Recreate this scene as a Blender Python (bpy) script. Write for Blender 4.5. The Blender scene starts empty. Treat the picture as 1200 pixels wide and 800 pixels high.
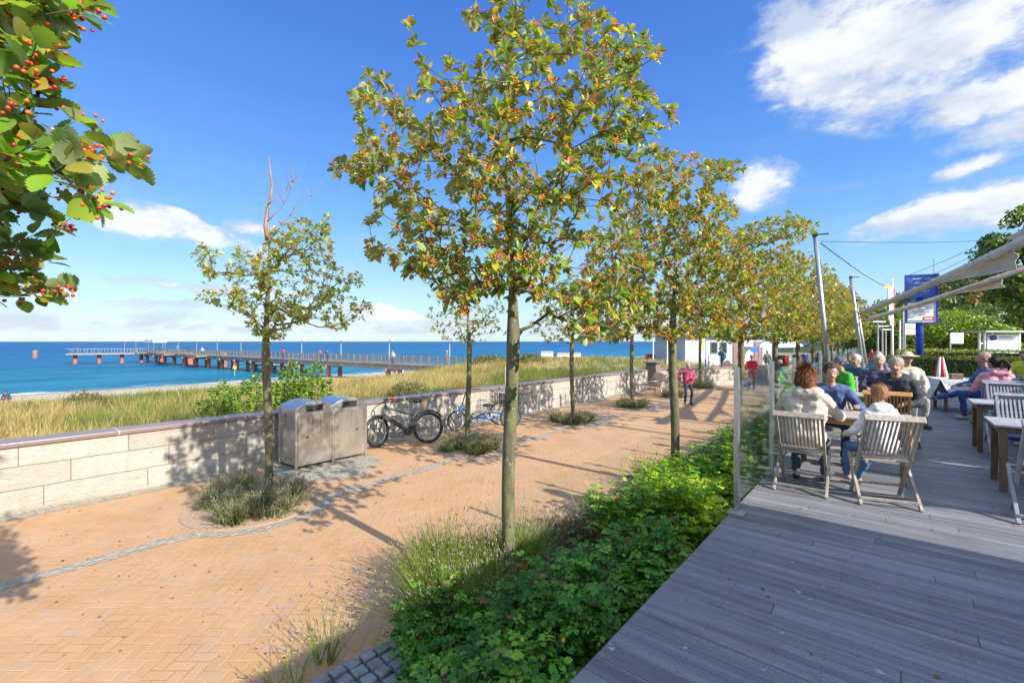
import bpy, math, random
import numpy as np
from mathutils import Vector, Matrix, noise as mnoise

# ------------------------------------------------------------------ camera, sky, sun
S = bpy.context.scene
COL = S.collection
YAW = math.radians(39.9)
EYE = 2.5
FPX = 533.3
cam = bpy.data.cameras.new("camera")
cam.lens = 16.0; cam.sensor_width = 36.0; cam.clip_start = 0.05; cam.clip_end = 60000
camo = bpy.data.objects.new("camera", cam); COL.objects.link(camo)
camo.location = (0, 0, EYE); camo.rotation_euler = (math.radians(90), 0, YAW)
S.camera = camo
FW = np.array([-math.sin(YAW), math.cos(YAW)]); RT = np.array([math.cos(YAW), math.sin(YAW)])

def at(px, py, z=0.0, d=None):
    """photo pixel -> world point on height z, or at distance d"""
    u = (px - 600) / FPX; v = (400 - py) / FPX
    if d is None: d = (z - EYE) / v
    p = d * (FW + u * RT)
    return Vector((p[0], p[1], EYE + v * d))
def azel(px, py):
    u = (px - 600) / FPX; v = (400 - py) / FPX
    return -YAW + math.atan(u), math.atan(v / math.hypot(1, u))

SUN_EL = math.radians(31)
sd = bpy.data.lights.new("sun", 'SUN'); sd.energy = 3.5; sd.angle = math.radians(0.5); sd.color = (1.0, 0.93, 0.82)
so = bpy.data.objects.new("sun", sd); COL.objects.link(so)
ldir = Vector((-math.cos(SUN_EL), 0.03 * math.cos(SUN_EL), -math.sin(SUN_EL)))
so.rotation_euler = ldir.to_track_quat('-Z', 'Y').to_euler()

S.view_settings.view_transform = 'Standard'; S.view_settings.look = 'None'
S.view_settings.gamma = 1.0; S.view_settings.use_curve_mapping = False
S.view_settings.exposure = 1.30
S.cycles.max_bounces = 7; S.cycles.transparent_max_bounces = 24
S.cycles.diffuse_bounces = 3; S.cycles.glossy_bounces = 3
S.cycles.use_denoising = True
S.cycles.caustics_reflective = False; S.cycles.caustics_refractive = False

# ------------------------------------------------------------------ node helper
class NT:
    def __init__(s, tree): s.t = tree; s.n = tree.nodes; s.l = tree.links
    def node(s, typ, **kw):
        nd = s.n.new(typ)
        for k, v in kw.items(): setattr(nd, k, v)
        return nd
    def put(s, sock, v):
        if isinstance(v, bpy.types.NodeSocket): s.l.new(v, sock)
        elif v is not None:
            if hasattr(sock, 'default_value'):
                try: sock.default_value = v
                except Exception:
                    sock.default_value = (v[0], v[1], v[2], 1) if len(v) == 3 else v
    def m(s, op, a, b=None, c=None, clamp=False):
        nd = s.node('ShaderNodeMath', operation=op, use_clamp=clamp)
        s.put(nd.inputs[0], a)
        if b is not None: s.put(nd.inputs[1], b)
        if c is not None: s.put(nd.inputs[2], c)
        return nd.outputs[0]
    def vm(s, op, a, b=None):
        nd = s.node('ShaderNodeVectorMath', operation=op); s.put(nd.inputs[0], a)
        if b is not None: s.put(nd.inputs[1], b)
        return nd.outputs[0]
    def mix(s, f, a, b, bt='MIX'):
        nd = s.node('ShaderNodeMix', data_type='RGBA', blend_type=bt)
        s.put(nd.inputs[0], f); s.put(nd.inputs[6], c4(a)); s.put(nd.inputs[7], c4(b))
        return nd.outputs[2]
    def mixf(s, f, a, b):
        nd = s.node('ShaderNodeMix', data_type='FLOAT')
        s.put(nd.inputs[0], f); s.put(nd.inputs[2], a); s.put(nd.inputs[3], b)
        return nd.outputs[0]
    def ramp(s, f, a, b, lo=0.0, hi=1.0, smooth=True):
        nd = s.node('ShaderNodeMapRange', interpolation_type='SMOOTHSTEP' if smooth else 'LINEAR')
        s.put(nd.inputs[0], f); s.put(nd.inputs[1], a); s.put(nd.inputs[2], b); s.put(nd.inputs[3], lo); s.put(nd.inputs[4], hi)
        return nd.outputs[0]
    def noise(s, vec, scale, detail=4, rough=0.55, dim='3D'):
        nd = s.node('ShaderNodeTexNoise', noise_dimensions=dim)
        if vec is not None: s.l.new(vec, nd.inputs['Vector'])
        nd.inputs['Scale'].default_value = scale; nd.inputs['Detail'].default_value = detail; nd.inputs['Roughness'].default_value = rough
        return nd.outputs[0]
    def scale(s, vec, sc, rot=(0, 0, 0), loc=(0, 0, 0)):
        nd = s.node('ShaderNodeMapping'); s.l.new(vec, nd.inputs[0])
        nd.inputs['Scale'].default_value = sc; nd.inputs['Rotation'].default_value = rot; nd.inputs['Location'].default_value = loc
        return nd.outputs[0]
    def sep(s, vec):
        nd = s.node('ShaderNodeSeparateXYZ'); s.l.new(vec, nd.inputs[0]); return nd.outputs
    def comb(s, x, y, z=0.0):
        nd = s.node('ShaderNodeCombineXYZ'); s.put(nd.inputs[0], x); s.put(nd.inputs[1], y); s.put(nd.inputs[2], z); return nd.outputs[0]
    def white(s, vec):
        nd = s.node('ShaderNodeTexWhiteNoise', noise_dimensions='3D'); s.l.new(vec, nd.inputs[0]); return nd.outputs[0]
    def bump(s, h, strength=0.4, dist=0.01):
        nd = s.node('ShaderNodeBump'); nd.inputs['Strength'].default_value = strength; nd.inputs['Distance'].default_value = dist
        s.l.new(h, nd.inputs['Height']); return nd.outputs[0]
def c4(c):
    if isinstance(c, (tuple, list)) and len(c) == 3: return (c[0], c[1], c[2], 1)
    return c

def material(name, build=None, color=(.5, .5, .5), rough=.7, metal=0.0, spec=None, var=0.0, vscale=6.0, bump=0.0, bscale=60.0):
    m = bpy.data.materials.new(name); m.use_nodes = True
    k = NT(m.node_tree); b = m.node_tree.nodes['Principled BSDF']
    b.inputs['Roughness'].default_value = rough; b.inputs['Metallic'].default_value = metal
    if spec is not None: b.inputs['Specular IOR Level'].default_value = spec
    b.inputs['Base Color'].default_value = c4(color)
    m.diffuse_color = c4(color)
    if build: build(k, b)
    else:
        tc = k.node('ShaderNodeTexCoord').outputs['Object']
        if var:
            n = k.noise(tc, vscale, 5, .6)
            f = k.ramp(n, .3, .7)
            k.put(b.inputs['Base Color'], k.mix(f, tuple(c * (1 - var) for c in color), tuple(min(1, c * (1 + var)) for c in color)))
            k.put(b.inputs['Roughness'], k.mixf(f, min(1, rough * 1.1), rough * .9))
        if bump:
            k.put(b.inputs['Normal'], k.bump(k.noise(tc, bscale, 4, .6), bump, .01))
    return m

# ------------------------------------------------------------------ world
W = bpy.data.worlds.new("World"); S.world = W; W.use_nodes = True
k = NT(W.node_tree); bg = W.node_tree.nodes['Background']
sky = k.node('ShaderNodeTexSky', sky_type='NISHITA'); sky.sun_disc = False
sky.sun_elevation = SUN_EL; sky.sun_rotation = math.radians(90); sky.altitude = 0
sky.air_density = 1.0; sky.dust_density = 0.5; sky.ozone_density = 2.2
tc = k.node('ShaderNodeTexCoord').outputs['Generated']
X, Y, Z = k.sep(k.vm('NORMALIZE', tc))
az = k.m('ARCTAN2', X, Y); el = k.m('ARCSINE', Z)
warp = k.noise(tc, 5.5, 5, .6)
warp2 = k.noise(k.scale(tc, (1, 1, 1), (0, 0, 0), (5, 3, 1)), 5.5, 5, .6)
azw = k.m('ADD', az, k.m('MULTIPLY', k.m('SUBTRACT', warp, .5), .10)); elw = k.m('ADD', el, k.m('MULTIPLY', k.m('SUBTRACT', warp2, .5), .06))
# cloud banks: photo centre, half sizes in radians, tilt, density
blobs = [((1090, 30), .32, .16, .12, 1.15), ((1190, 105), .14, .07, -.1, 1.1), ((1185, 150), .10, .042, -.15, 1.15), ((940, 50), .15, .10, .2, .85), ((1040, 105), .14, .06, .1, .75),
         ((892, 216), .080, .058, .0, 1.35), ((1110, 248), .17, .046, -.20, 1.35), ((1205, 228), .10, .05, -.1, 1.3), ((1140, 196), .075, .020, -.12, 1.1),
         ((912, 124), .032, .010, .05, .55), ((990, 143), .06, .008, .1, .42), ((1070, 262), .12, .014, -.12, .9),
         ((165, 258), .10, .040, .1, 1.25), ((235, 275), .10, .026, .1, 1.0), ((110, 235), .06, .02, 0, .7), ((300, 268), .06, .02, .0, .6), ((455, 368), .115, .022, .1, 1.6), ((540, 380), .10, .010, .02, .8),
         ((180, 330), .35, .014, .03, .7), ((100, 350), .35, .016, .0, .75), ((60, 300), .2, .012, .05, .5), ((330, 300), .12, .02, .1, .5), ((700, 375), .3, .018, 0, .7),
         ((1330, -60), .35, .2, .1, 1.2)]
tot = None
for (px, py), ra, re, tilt, dn in blobs:
    a0, e0 = azel(px, py)
    dx = k.m('SUBTRACT', azw, a0); dy = k.m('SUBTRACT', elw, e0)
    c_, s_ = math.cos(tilt), math.sin(tilt)
    rx = k.m('ADD', k.m('MULTIPLY', dx, c_ / ra), k.m('MULTIPLY', dy, -s_ / ra))
    ry = k.m('ADD', k.m('MULTIPLY', dx, s_ / re), k.m('MULTIPLY', dy, c_ / re))
    r = k.m('SQRT', k.m('ADD', k.m('MULTIPLY', rx, rx), k.m('MULTIPLY', ry, ry)))
    b_ = k.m('MULTIPLY', k.m('SUBTRACT', 1.0, r, clamp=True), dn)
    tot = b_ if tot is None else k.m('MAXIMUM', tot, b_)
# low cumulus line just above the sea
low = k.m('MULTIPLY', k.ramp(el, .008, .022), k.ramp(el, .03, .085, 1, 0))
lown = k.noise(k.scale(tc, (11, 11, 26)), 1.0, 5, .6)
low = k.m('MULTIPLY', low, k.ramp(lown, .40, .62))
fine = k.noise(k.scale(tc, (1, 1, 1.9)), 6.5, 11, .66)
fine2 = k.noise(k.scale(tc, (1, 1, 1.6), (0, 0, .3), (3, 1, 8)), 26, 6, .6)
amp = k.m('ADD', k.m('MULTIPLY', k.m('SUBTRACT', fine, .5), 2.7), k.m('MULTIPLY', k.m('SUBTRACT', fine2, .5), .55))
cl = k.m('ADD', tot, k.m('MULTIPLY', amp, k.ramp(tot, -.02, .22)))
cl = k.m('MULTIPLY', k.ramp(cl, .02, .80), k.ramp(tot, 0.0, .16))
cirr = k.noise(k.scale(tc, (1.6, 1.6, 9), (0, .12, 0)), 2.2, 8, .65)
cirr = k.m('MULTIPLY', k.m('MULTIPLY', k.ramp(cirr, .46, .78), .34), k.ramp(el, .5, .1))
# unseen bright cloud overhead and behind the camera, added to fill the shade
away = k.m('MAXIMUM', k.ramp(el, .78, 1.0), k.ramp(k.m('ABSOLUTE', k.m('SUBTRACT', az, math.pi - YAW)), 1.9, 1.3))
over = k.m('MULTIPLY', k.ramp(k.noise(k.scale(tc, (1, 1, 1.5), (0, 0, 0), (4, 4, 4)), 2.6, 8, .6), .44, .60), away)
mask = k.m('MAXIMUM', k.m('MULTIPLY', cl, .96), k.m('MAXIMUM', k.m('MULTIPLY', low, .8), k.m('MAXIMUM', cirr, over)))
shade = k.noise(k.scale(tc, (1, 1, 2.4), (0, 0, 0), (2, 7, 4)), 6, 7, .6)
ccol = k.mix(k.ramp(k.m('ADD', shade, k.m('MULTIPLY', k.m('SUBTRACT', cl, .7), -.25)), .36, .60), (2.75, 2.8, 2.85), (1.75, 2.0, 2.4))
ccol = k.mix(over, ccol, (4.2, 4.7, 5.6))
# clear air: deep blue above, pale towards the sea horizon
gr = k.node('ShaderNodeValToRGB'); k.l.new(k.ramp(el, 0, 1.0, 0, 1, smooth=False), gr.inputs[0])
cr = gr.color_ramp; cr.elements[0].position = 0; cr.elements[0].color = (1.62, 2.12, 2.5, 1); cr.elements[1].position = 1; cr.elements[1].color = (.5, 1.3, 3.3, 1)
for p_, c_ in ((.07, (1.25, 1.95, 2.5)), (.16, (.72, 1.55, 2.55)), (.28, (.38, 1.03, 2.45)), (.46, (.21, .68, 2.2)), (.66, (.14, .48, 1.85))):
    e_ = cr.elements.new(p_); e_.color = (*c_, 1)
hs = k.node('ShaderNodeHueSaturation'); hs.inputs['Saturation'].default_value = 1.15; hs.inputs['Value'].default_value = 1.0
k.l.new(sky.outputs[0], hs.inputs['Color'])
skc = k.mix(k.m('MULTIPLY', k.m('SUBTRACT', 1.0, k.m('MULTIPLY', away, .8)), .85), hs.outputs[0], gr.outputs[0])  # sky out of view stays brighter as added fill
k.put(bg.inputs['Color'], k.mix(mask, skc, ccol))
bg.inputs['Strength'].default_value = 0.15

# ------------------------------------------------------------------ object helpers
rng = random.Random(11)
NR = np.random.default_rng(5)
def link(o, parent=None):
    COL.objects.link(o)
    if parent is not None: o.parent = parent
    return o
def tag(o, label, cat, group=None, kind=None):
    if kind: o['kind'] = kind
    if label: o['label'] = label
    if cat: o['category'] = cat
    if group: o['group'] = group
    return o
def thing(name, label, cat, loc=(0, 0, 0), rz=0.0, group=None):
    o = bpy.data.objects.new(name, None); o.empty_display_size = .2; link(o)
    o.location = loc; o.rotation_euler = (0, 0, rz)
    return tag(o, label, cat, group)
def copy_thing(root, label, loc=None, rz=None, sc=None, group=None):
    c = _copy(root, None)
    if loc is not None: c.location = loc
    if rz is not None: c.rotation_euler = (0, 0, rz)
    if sc is not None: c.scale = sc if hasattr(sc, '__len__') else (sc, sc, sc)
    c['label'] = label
    if group: c['group'] = group
    return c
def _copy(o, par):
    c = o.copy(); COL.objects.link(c)
    if par is not None: c.parent = par
    for ch in list(o.children): _copy(ch, c)
    return c

class MB:
    """collects shapes, links them as ONE mesh object"""
    def __init__(s): s.v = []; s.f = []; s.mi = []; s.cur = 0
    def add(s, vs, fs):
        n = len(s.v); s.v += [tuple(p) for p in vs]; s.f += [tuple(i + n for i in f) for f in fs]; s.mi += [s.cur] * len(fs); return s
    def box(s, c, d, rz=0.0, M=None):
        x, y, z = d[0] / 2, d[1] / 2, d[2] / 2
        R = Matrix.Rotation(rz, 3, 'Z') if M is None else M
        vs = [Vector(c) + R @ Vector((a * x, b * y, e * z)) for e in (-1, 1) for a, b in ((-1, -1), (1, -1), (1, 1), (-1, 1))]
        return s.add(vs, [(3, 2, 1, 0), (4, 5, 6, 7), (0, 1, 5, 4), (1, 2, 6, 5), (2, 3, 7, 6), (3, 0, 4, 7)])
    def bbox(s, x0, x1, y0, y1, z0, z1): return s.box(((x0 + x1) / 2, (y0 + y1) / 2, (z0 + z1) / 2), (x1 - x0, y1 - y0, z1 - z0))
    def beam(s, a, b, w, t, up=(0, 0, 1)):
        a = Vector(a); b = Vector(b); d = (b - a); L = d.length; d.normalize(); u = Vector(up)
        sx = d.cross(u)
        if sx.length < 1e-4: sx = d.cross(Vector((0, 1, 0)))
        sx.normalize(); u = sx.cross(d).normalized()
        M = Matrix((sx, d, u)).transposed()
        return s.box((a + b) / 2, (w, L, t), M=M)
    def tube(s, pts, r, seg=8, cap=True, closed=False):
        pts = [Vector(p) for p in pts]; n = len(pts)
        rs = [float(r)] * n if not hasattr(r, '__len__') else [float(q) for q in r]
        vs = []; fs = []; nrm = None
        for i, p in enumerate(pts):
            a = pts[i - 1] if (i > 0 or closed) else p; b = pts[(i + 1) % n] if (i < n - 1 or closed) else p
            t = (b - a).normalized() if (b - a).length > 1e-9 else Vector((0, 0, 1))
            if nrm is None: nrm = t.orthogonal().normalized()
            nrm = (nrm - t * nrm.dot(t)); nrm = nrm.normalized() if nrm.length > 1e-6 else t.orthogonal().normalized()
            bi = t.cross(nrm)
            for q in range(seg):
                an = 2 * math.pi * q / seg
                vs.append(p + rs[i] * (math.cos(an) * nrm + math.sin(an) * bi))
        for i in range(n if closed else n - 1):
            j = (i + 1) % n
            for q in range(seg):
                q2 = (q + 1) % seg
                fs.append((i * seg + q, i * seg + q2, j * seg + q2, j * seg + q))
        if cap and not closed:
            fs.append(tuple(range(seg))[::-1]); fs.append(tuple((n - 1) * seg + q for q in range(seg)))
        return s.add(vs, fs)
    def ring(s, c, R, r, axis=(0, 1, 0), seg=28, ts=6):
        ax = Vector(axis).normalized(); u = ax.orthogonal().normalized(); w = ax.cross(u)
        return s.tube([Vector(c) + R * (math.cos(2 * math.pi * i / seg) * u + math.sin(2 * math.pi * i / seg) * w) for i in range(seg)], r, ts, closed=True)
    def ball(s, c, r, seg=10, rings=7, sc=(1, 1, 1)):
        vs = [Vector(c) + Vector((0, 0, r * sc[2]))]; fs = []
        for i in range(1, rings):
            th = math.pi * i / rings
            for q in range(seg):
                ph = 2 * math.pi * q / seg
                vs.append(Vector(c) + Vector((r * sc[0] * math.sin(th) * math.cos(ph), r * sc[1] * math.sin(th) * math.sin(ph), r * sc[2] * math.cos(th))))
        vs.append(Vector(c) - Vector((0, 0, r * sc[2])))
        for q in range(seg): fs.append((0, 1 + q, 1 + (q + 1) % seg))
        for i in range(rings - 2):
            for q in range(seg):
                a = 1 + i * seg + q; b = 1 + i * seg + (q + 1) % seg
                fs.append((a, a + seg, b + seg, b))
        l = len(vs) - 1; o = 1 + (rings - 2) * seg
        for q in range(seg): fs.append((l, o + (q + 1) % seg, o + q))
        return s.add(vs, fs)
    def prism(s, poly, z0, z1):
        n = len(poly)
        vs = [(p[0], p[1], z0) for p in poly] + [(p[0], p[1], z1) for p in poly]
        fs = [tuple(range(n))[::-1], tuple(range(n, 2 * n))] + [(i, (i + 1) % n, n + (i + 1) % n, n + i) for i in range(n)]
        return s.add(vs, fs)
    def build(s, name, mat, parent=None, smooth=False, bevel=0.0):
        me = bpy.data.meshes.new(name); me.from_pydata(s.v, [], s.f)
        for m_ in (mat if isinstance(mat, (list, tuple)) else [mat]): me.materials.append(m_)
        if any(s.mi): me.polygons.foreach_set('material_index', s.mi)
        if smooth: me.polygons.foreach_set('use_smooth', [True] * len(me.polygons))
        me.update()
        o = bpy.data.objects.new(name, me); link(o, parent)
        if bevel:
            b = o.modifiers.new('bevel', 'BEVEL'); b.width = bevel; b.segments = 2; b.limit_method = 'ANGLE'
        return o

def np_mesh(name, V, F, mat, parent=None, color=None, smooth=False, mi=None):
    """fast mesh from arrays; F is (M,k); color is per vertex"""
    me = bpy.data.meshes.new(name); V = np.asarray(V, np.float32); F = np.asarray(F, np.int32)
    me.vertices.add(len(V)); me.vertices.foreach_set('co', V.ravel())
    k_ = F.shape[1]
    me.loops.add(F.size); me.loops.foreach_set('vertex_index', F.ravel())
    me.polygons.add(len(F)); me.polygons.foreach_set('loop_start', np.arange(0, F.size, k_, dtype=np.int32))
    if color is not None:
        a = me.color_attributes.new('tint', 'FLOAT_COLOR', 'POINT')
        c = np.ones((len(V), 4), np.float32); c[:, :3] = color; a.data.foreach_set('color', c.ravel())
    for m_ in (mat if isinstance(mat, (list, tuple)) else [mat]): me.materials.append(m_)
    if mi is not None: me.polygons.foreach_set('material_index', np.asarray(mi, np.int32))
    if smooth: me.polygons.foreach_set('use_smooth', np.ones(len(F), bool))
    me.update(calc_edges=True); me.validate()
    o = bpy.data.objects.new(name, me); link(o, parent)
    return o

def unit(a): return a / np.maximum(np.linalg.norm(a, axis=-1, keepdims=True), 1e-9)
def scatter(T, TF, P, D, N, Sz, Cc, wid=None):
    """place template T (verts) / TF (tris) at P with axis D, normal N, size Sz, colour Cc -> V, F, C"""
    D = unit(D); B = unit(np.cross(N, D)); N = np.cross(D, B)
    Sz = np.asarray(Sz)[:, None, None]; w = 1.0 if wid is None else np.asarray(wid)[:, None, None]
    V = P[:, None, :] + Sz * (T[None, :, 0:1] * D[:, None, :] + w * T[None, :, 1:2] * B[:, None, :] + T[None, :, 2:3] * N[:, None, :])
    K = len(T); n = len(P)
    F = (TF[None] + (np.arange(n) * K)[:, None, None]).reshape(-1, TF.shape[1])
    C = np.repeat(Cc, K, axis=0)
    return V.reshape(-1, 3), F, C
LEAF = np.array([(0, 0, 0), (.35, 0, -.01), (.7, 0, -.06), (1, 0, -.20), (.22, .17, .08), (.58, .26, .07), (.87, .15, -.05), (.22, -.17, .08), (.58, -.26, .07), (.87, -.15, -.05)])
LEAFT = np.array([(0, 1, 4), (4, 1, 5), (1, 2, 5), (5, 2, 6), (2, 3, 6), (0, 7, 1), (7, 8, 1), (1, 8, 2), (8, 9, 2), (2, 9, 3)])
LEAF4 = np.array([(0, 0, 0), (.55, 0, -.04), (1, 0, -.14), (.5, .28, .07), (.5, -.28, .07)])
LEAF4T = np.array([(0, 1, 3), (3, 1, 2), (0, 4, 1), (4, 2, 1)])
def _big_leaf():
    # broad serrated leaf with lobes for the branches beside the camera
    vs = []; n = 9
    for i in range(n + 1):
        t = i / n; vs.append((t, 0, -.16 * t * t))
    prof = [.0, .17, .27, .34, .37, .37, .34, .27, .16, 0]
    L = []; R = []
    fs = []
    for sgn in (1, -1):
        prev = None
        for i in range(1, n):
            t = i / n
            a = len(vs); vs.append((t - .02, sgn * prof[i] * .90, .07 * prof[i] / .36 - .16 * t * t))
            b = len(vs); vs.append((t + .05, sgn * (prof[i] + .015), .08 * prof[i] / .36 - .16 * t * t))
            if prev is None: fs.append((0, i, a) if sgn > 0 else (0, a, i))
            else:
                fs.append((i - 1, i, prev) if sgn > 0 else (i - 1, prev, i)); fs.append((prev, i, a) if sgn > 0 else (prev, a, i))
            fs.append((a, i, b) if sgn > 0 else (a, b, i))
            prev = b
        fs.append((n - 1, n, prev) if sgn > 0 else (n - 1, prev, n))
    return np.array(vs, float), np.array(fs)
BLEAF, BLEAFT = _big_leaf()
def _ico():
    p = (1 + 5 ** .5) / 2
    v = unit(np.array([(-1, p, 0), (1, p, 0), (-1, -p, 0), (1, -p, 0), (0, -1, p), (0, 1, p), (0, -1, -p), (0, 1, -p), (p, 0, -1), (p, 0, 1), (-p, 0, -1), (-p, 0, 1)], float))
    f = [(0, 11, 5), (0, 5, 1), (0, 1, 7), (0, 7, 10), (0, 10, 11), (1, 5, 9), (5, 11, 4), (11, 10, 2), (10, 7, 6), (7, 1, 8), (3, 9, 4), (3, 4, 2), (3, 2, 6), (3, 6, 8), (3, 8, 9), (4, 9, 5), (2, 4, 11), (6, 2, 10), (8, 6, 7), (9, 8, 1)]
    return v, np.array(f)
ICO, ICOF = _ico()
def _ico2():
    v = [tuple(x) for x in ICO]; f = []; mid = {}
    def g(a, b):
        key = (min(a, b), max(a, b))
        if key not in mid:
            m_ = np.array(v[a]) + np.array(v[b]); m_ /= np.linalg.norm(m_); mid[key] = len(v); v.append(tuple(m_))
        return mid[key]
    for a, b, c in ICOF:
        x, y, z = g(a, b), g(b, c), g(c, a); f += [(a, x, z), (b, y, x), (c, z, y), (x, y, z)]
    return np.array(v), np.array(f)
ICO2, ICO2F = _ico2()

# ------------------------------------------------------------------ materials
def foliage(name, translucency=.35, under=None, rough=.45, gloss=.35, through=(1.6, 1.75, .6)):
    m = bpy.data.materials.new(name); m.use_nodes = True; k = NT(m.node_tree); b = k.n['Principled BSDF']; out = k.n['Material Output']
    at_ = k.node('ShaderNodeAttribute', attribute_name='tint').outputs['Color']
    col = at_
    if under:
        geo = k.node('ShaderNodeNewGeometry').outputs['Backfacing']
        col = k.mix(k.m('MULTIPLY', geo, .75), at_, under)
    k.put(b.inputs['Base Color'], col); b.inputs['Roughness'].default_value = rough; b.inputs['Specular IOR Level'].default_value = gloss
    tr = k.node('ShaderNodeBsdfTranslucent'); k.put(tr.inputs[0], k.mix(1.0, at_, through, 'MULTIPLY'))
    mx = k.node('ShaderNodeMixShader'); mx.inputs[0].default_value = translucency
    k.l.new(b.outputs[0], mx.inputs[1]); k.l.new(tr.outputs[0], mx.inputs[2]); k.l.new(mx.outputs[0], out.inputs[0])
    return m
M = {}
M['leaf'] = foliage('sorbus_leaf', .36, (.42, .44, .25), rough=.35, gloss=.5)
M['herb'] = foliage('herb_leaf', .30)
M['grass'] = foliage('grass_blade', .35, rough=.6, gloss=.2, through=(1.15, 1.0, .7))
M['far_leaf'] = foliage('far_leaf', .25)
def _berry(k, b):
    a = k.node('ShaderNodeAttribute', attribute_name='tint').outputs['Color']; k.put(b.inputs['Base Color'], a)
M['berry'] = material('berry', _berry, rough=.3)
def _bark(k, b):
    tc = k.node('ShaderNodeTexCoord').outputs['Object']
    n = k.noise(k.scale(tc, (1, 1, .5)), 14, 6, .6)
    c = k.mix(k.ramp(n, .35, .65), (.085, .072, .045), (.17, .155, .085))
    l = k.node('ShaderNodeTexVoronoi', feature='F1'); k.l.new(k.scale(tc, (1, 1, .55)), l.inputs['Vector']); l.inputs['Scale'].default_value = 42
    sp = k.m('MULTIPLY', k.ramp(l.outputs['Distance'], .16, .24, 1, 0), k.ramp(k.noise(tc, 9, 2), .5, .6))
    c = k.mix(sp, c, (.42, .42, .36))
    g = k.noise(tc, 5, 4); c = k.mix(k.m('MULTIPLY', k.ramp(g, .45, .62), .65), c, (.15, .165, .045))
    z = k.sep(tc)[2]
    k.put(b.inputs['Base Color'], c); b.inputs['Roughness'].default_value = .85
    w = k.node('ShaderNodeTexWave', bands_direction='Z'); k.l.new(tc, w.inputs['Vector']); w.inputs['Scale'].default_value = 7; w.inputs['Distortion'].default_value = 14; w.inputs['Detail'].default_value = 3
    h = k.m('ADD', k.m('MULTIPLY', w.outputs['Fac'], .08), n)
    k.put(b.inputs['Normal'], k.bump(h, .9, .012))
M['bark'] = material('bark', _bark)
M['twig'] = material('twig', color=(.10, .075, .05), rough=.85, var=.3)

def herring(k, b, W_=.102, ang=-40):
    tc = k.node('ShaderNodeNewGeometry').outputs['Position']
    vec = k.scale(tc, (1 / W_, 1 / W_, 1), (0, 0, math.radians(ang)))
    # small wobble so joints are not ruler straight
    x, y, z = k.sep(vec)
    i = k.m('FLOOR', x); j = k.m('FLOOR', y); fx = k.m('SUBTRACT', x, i); fy = k.m('SUBTRACT', y, j)
    mm = k.m('FLOORED_MODULO', k.m('SUBTRACT', i, j), 4.0)
    def eq(v): return k.m('COMPARE', mm, float(v), .5)
    e1, e2 = eq(1), eq(2)
    hor = k.m('LESS_THAN', mm, 1.5)
    lx = k.m('ADD', fx, e1); ly = k.m('ADD', fy, e2)
    mn = lambda a, c: k.m('MINIMUM', a, c)
    dh = mn(mn(lx, k.m('SUBTRACT', 2.0, lx)), mn(fy, k.m('SUBTRACT', 1.0, fy)))
    dv = mn(mn(ly, k.m('SUBTRACT', 2.0, ly)), mn(fx, k.m('SUBTRACT', 1.0, fx)))
    d = k.mixf(hor, dv, dh)
    idv = k.comb(k.m('SUBTRACT', i, e1), k.m('SUBTRACT', j, e2), hor)
    return tc, d, k.white(idv)
def _brick(k, b):
    tc, d, r = herring(k, b)
    base = k.mix(k.ramp(r, .0, 1.0, smooth=False), (.44, .245, .112), (.47, .275, .138))
    base = k.mix(k.m('MULTIPLY', k.ramp(r, .86, .90), .45), base, (.36, .26, .19))
    n = k.noise(tc, 1.1, 5, .6); base = k.mix(k.m('MULTIPLY', k.ramp(n, .4, .75), .45), base, (.52, .34, .21))
    n2 = k.noise(tc, 130, 3, .6); base = k.mix(k.m('MULTIPLY', k.ramp(n2, .45, .75), .35), base, (.34, .19, .11))
    n3 = k.noise(k.scale(tc, (1, 1, 1), (0, 0, 0), (9, 4, 0)), 3.2, 6, .65); base = k.mix(k.m('MULTIPLY', k.ramp(n3, .56, .74), .35), base, (.33, .23, .16))
    jn = k.noise(tc, 2.0, 3)
    jc = k.mix(k.ramp(jn, .42, .58), (.53, .37, .23), (.30, .19, .11))
    st_ = k.noise(k.scale(tc, (1, 1, 1), (0, 0, 0), (3, 8, 0)), .55, 6, .65); base = k.mix(k.m('MULTIPLY', k.ramp(st_, .50, .70), .30), base, (.30, .20, .13))
    edge = k.ramp(d, .022, .045)
    spot = k.m('MULTIPLY', k.ramp(k.noise(tc, 24, 2, .5), .73, .76), .8)
    base = k.mix(spot, base, (.12, .08, .05))
    k.put(b.inputs['Base Color'], k.mix(edge, jc, base))
    b.inputs['Roughness'].default_value = .8
    h = k.m('ADD', k.ramp(d, .0, .08), k.m('ADD', k.m('MULTIPLY', r, .25), k.m('MULTIPLY', n2, .12)))
    k.put(b.inputs['Normal'], k.bump(h, .55, .005))
M['brick'] = material('brick_paving', _brick)
def _cobble(k, b):
    tc = k.node('ShaderNodeNewGeometry').outputs['Position']
    v = k.node('ShaderNodeTexVoronoi', feature='DISTANCE_TO_EDGE'); k.l.new(tc, v.inputs['Vector']); v.inputs['Scale'].default_value = 10.5; v.inputs['Randomness'].default_value = .55
    c = k.node('ShaderNodeTexVoronoi', feature='F1'); k.l.new(tc, c.inputs['Vector']); c.inputs['Scale'].default_value = 10.5; c.inputs['Randomness'].default_value = .55
    r = k.white(c.outputs['Position'])
    col = k.mix(r, (.27, .25, .215), (.38, .35, .30))
    n = k.noise(tc, 90, 4); col = k.mix(k.m('MULTIPLY', k.ramp(n, .4, .7), .4), col, (.2, .19, .18))
    gap = k.mix(k.ramp(k.noise(tc, 2.2, 3), .5, .6), (.34, .27, .19), (.20, .20, .08))
    k.put(b.inputs['Base Color'], k.mix(k.ramp(v.outputs['Distance'], .04, .12), gap, col)); b.inputs['Roughness'].default_value = .75
    k.put(b.inputs['Normal'], k.bump(k.ramp(v.outputs['Distance'], 0, .35), .9, .012))
M['cobble'] = material('granite_setts', _cobble)
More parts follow.
